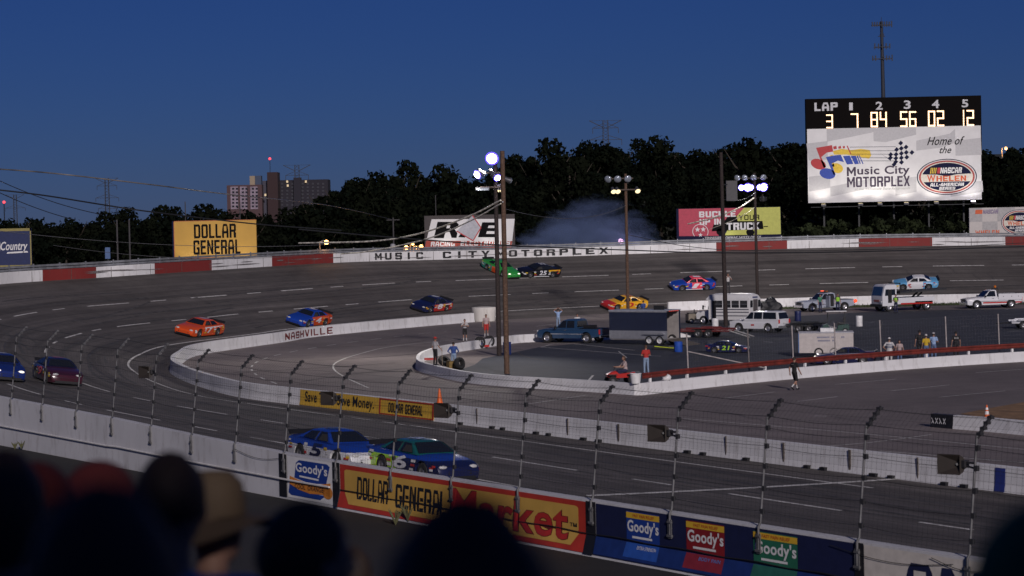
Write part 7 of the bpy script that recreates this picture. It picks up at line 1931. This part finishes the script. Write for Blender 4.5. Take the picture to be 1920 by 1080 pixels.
person('person in red shirt and pale jeans standing by the start of the red rail', P(1212, 703), Vector((-.3,1,0)), FOLD_, cR, cLJ, hair=HAIRB, h=1.8, fat=1.08)
# the seated one on a small quad
qp = P(1165, 722); at_ = empty('quad_bike', 'small black and red quad bike behind the island wall corner', 'quad bike'); place(at_, qp + Vector((0,.5,0)), Vector((-.97,-.22,0)))
link('body', hull([(.85,.45),(.7,.38),(-.75,.40),(-.85,.55),(-.8,.72),(-.3,.66),(.15,.62),(.35,.80),(.6,.74),(.85,.6)], lambda x, z: .26, .03, .05, mats=[PRED]), at_)
MB().box((-.28,0,.72),(.6,.30,.10)).build('seat', BLACKP, at_); MB().bar((.36,-.36,.98),(.36,.36,.98),.035).bar((.42,0,.78),(.36,0,.98),.04).build('handlebar', DARKMETAL, at_)
for x, y in ((.58,.40),(.58,-.40),(-.55,.40),(-.55,-.40)): wheel(at_, x, y, .26, .22, .5, M('race_rim', (.2,.2,.21))); MB().box((x,y,.58),(.5,.24,.04)).build('mudguard', BLACKP, at_)
person('person in white shirt sitting on the quad bike by the white bucket', at_.location + Vector((.27,.06,.24)), Vector((-.97,-.22,0)), pose(**{**SIT, 'wrL': (.50,.24,.74), 'wrR': (.50,-.24,.74), 'elL': (.22,.28,.74), 'elR': (.22,-.28,.74)}), cPK, cN, hair=HAIRB, longhair=True, h=1.8, fat=1.1)
bo = bpy.data.objects['shuttle_bus'].matrix_basis @ Vector((.2, .2, 2.75))
person('person in white shirt standing on the shuttle bus roof, hands at the face', bo, Vector((.2,-1,0)), FACEUP, cW, cCH, h=1.78)
person('person in lime vest by the rear door of the silver rescue pickup', P(1571, 586), CAMD, STAND, cCH, cN, vest=cVEST, h=1.85)
person('person in green top standing in the open door of the silver rescue pickup', P(1538, 586), Vector((.6,-1,0)), STAND, cloth('dim_green', (.05,.20,.12)), cN, h=1.8)
person('person in lime vest beside the open cab of the tow truck', P(1680, 587), Vector((-.7,-1,0)), FOLD_, cCH, cN, vest=cVEST, h=1.8)
sp0 = person('person with white cap and striped white shirt, leftmost behind the red rail', P(1668, 686), Vector((.3,1,0)), HIPS, cW, cW, cap=cW, fat=1.2)
for z in (1.12, 1.22, 1.32):
    sb = MB()
    for zz in (0, 1):
        for k in range(20): a = 2*math.pi*k/20; sb.v.append((.140*1.2*math.cos(a)*(1 if z > 1.15 else .94), .182*1.2*math.sin(a)*(1 if z > 1.15 else .88), z + .04*zz))
    for k in range(20): sb.f.append([k, (k+1)%20, 20+(k+1)%20, 20+k]); sb.m.append(0)
    sb.build('shirt_stripe', cloth('stripe_blue', (.08,.11,.20)), sp0)
person('short person with dark hair and pale top beside the striped shirt', P(1687, 683), Vector((-.2,-1,0)), STAND, cPK, cJ, h=1.52, longhair=True)
person('tall person in black shirt and cap left of the yellow shirt behind the red rail', P(1725, 673), Vector((.1,1,0)), STAND, cK, cK, cap=cK, h=1.86, fat=1.1)
person('person in yellow shirt and white cap behind the red rail', P(1737, 677), Vector((-.1,1,0)), STAND, cY, cJ, cap=cW, h=1.70)
person('person in pale grey shirt and grey cap right of the yellow shirt', P(1751, 675), Vector((.4,1,0)), FOLD_, cLB, cJ, cap=cG, h=1.76)
pb = person('person in black shirt with white back print, rightmost behind the red rail', P(1793, 673), AWAY, STAND, cK, cK, cap=cK, h=1.78, fat=1.1)
mb = MB(); text_on(mb, 'M S', -.13, .13, 1.27, 1.37, 0, 0, .03, 0, 1, lambda u, v: (-.158, -u, v)); mb.build('back_print', cW, pb, fix=False)
pw_ = person('person in black shirt and shorts with white socks walking alone across the pit road', P(1490, 731.5), Vector((.80,.60,0)), WALK, cK, cK, shorts=True, socks=cW, h=1.78)
mb = MB().box((-.135, .0, 1.36), (.012, .16, .05)); mb.build('back_print', M('print_grey', (.12,.12,.12), .8), pw_)

# ------------------------------------------------------------------ grandstand and the spectators in it
gs = empty('grandstand', 'dark covered grandstand that the view looks out from', 'grandstand', (0, 0, 0))
def fl(Y): return 7.73 - .11*Y
CG = M('grandstand_concrete', (.10,.10,.10), .9, var=.2); BEN = M('bench_wood', (.09,.06,.045), .7, var=.3)
rows = [-3.2 + .82*k for k in range(17)]
mb = MB()
for y in rows: mb.box((6, y + .41, fl(y)/2 - .1 + .0), (90, .82, fl(y) - .2))
mb.build('tread', CG, gs)
for y in rows:
    if y > 1: MB().box((6, y + .62, fl(y) - .2 + .30), (60, .28, .05)).build('bench', BEN, gs)
MB().box((6, -4.0, 6.44), (120, .4, 12.88)).build('rear_shade_wall', M('stand_shade_wall', (.12,.12,.12), .9), gs)  # unseen wall added to block the key light, top set to half-shade heads
MB().box((6, -4.9, 12.7), (120, 1.4, .25)).build('roof', M('stand_roof', (.10,.10,.10), .9), gs)  # unseen roof, cut back to let light reach the heads
def spectator(label, px, ytop, Y, px0=None, face=AWAY, **k):
    t = Q(px, ytop, Y); f = fl(Y) - .2 + .10; s = (t.z - f)/1.345
    return person(label, (t.x, Y, f), face, k.pop('ps', SIT), h=1.75*s, voxel=.014, group='spectators in the grandstand', **k)
spectator('nearest spectator, a big dark blurred head low in the middle of the view', 868, 958, 2.0, shirt=cCH, pants=cK, hair=HAIRB, longhair=True, fat=1.1)
spectator('near spectator filling the lower left corner with a dark blurred head', 160, 935, 2.35, shirt=cCH, pants=cK, hair=HAIRB, longhair=True, fat=1.1)
spectator('spectator with short dark hair, head against the pale front wall', 308, 857, 6.0, shirt=cLB, pants=cJ, hair=HAIRD, skin=SKIN, fat=1.05)
spectator('spectator in a tan cowboy hat behind the short haired one', 376, 920, 7.3, shirt=cBR, pants=cJ, hat=M('hat_straw', (.065,.042,.022), .8, var=.15), hair=HAIRB, face=Vector((.5,1,0)))
spectator('spectator turned to the right, cheek lit, below the cool orange panel', 510, 950, 4.9, shirt=cBR, pants=cK, hair=HAIRB, face=Vector((.85,.5,0)), fat=1.05)
spectator('small spectator low between the turned face and the nearest head', 660, 1030, 8.6, shirt=cBR, pants=cK, hair=HAIRD)
spectator('spectator in a dark red cap, left one of two red caps at left', 80, 884, 6.2, shirt=cBR, pants=cK, cap=cloth('cap_red', (.085,.008,.008)), hair=HAIRD, face=Vector((-.5,1,0)))
spectator('spectator in a dark red cap, right one of two red caps at left', 150, 882, 6.6, shirt=cR, pants=cK, cap=cloth('cap_red', (.085,.008,.008)), hair=HAIRD, face=Vector((.6,1,0)))
spectator('spectator with brown hair at the very left edge beside the red caps', -6, 856, 5.6, shirt=cG, pants=cK, hair=HAIRB, longhair=True)
spectator('spectator in a dark green cap cut off by the lower right corner', 2022, 985, 2.3, shirt=cDG, pants=cK, cap=cDG, hair=HAIRD, fat=1.1)
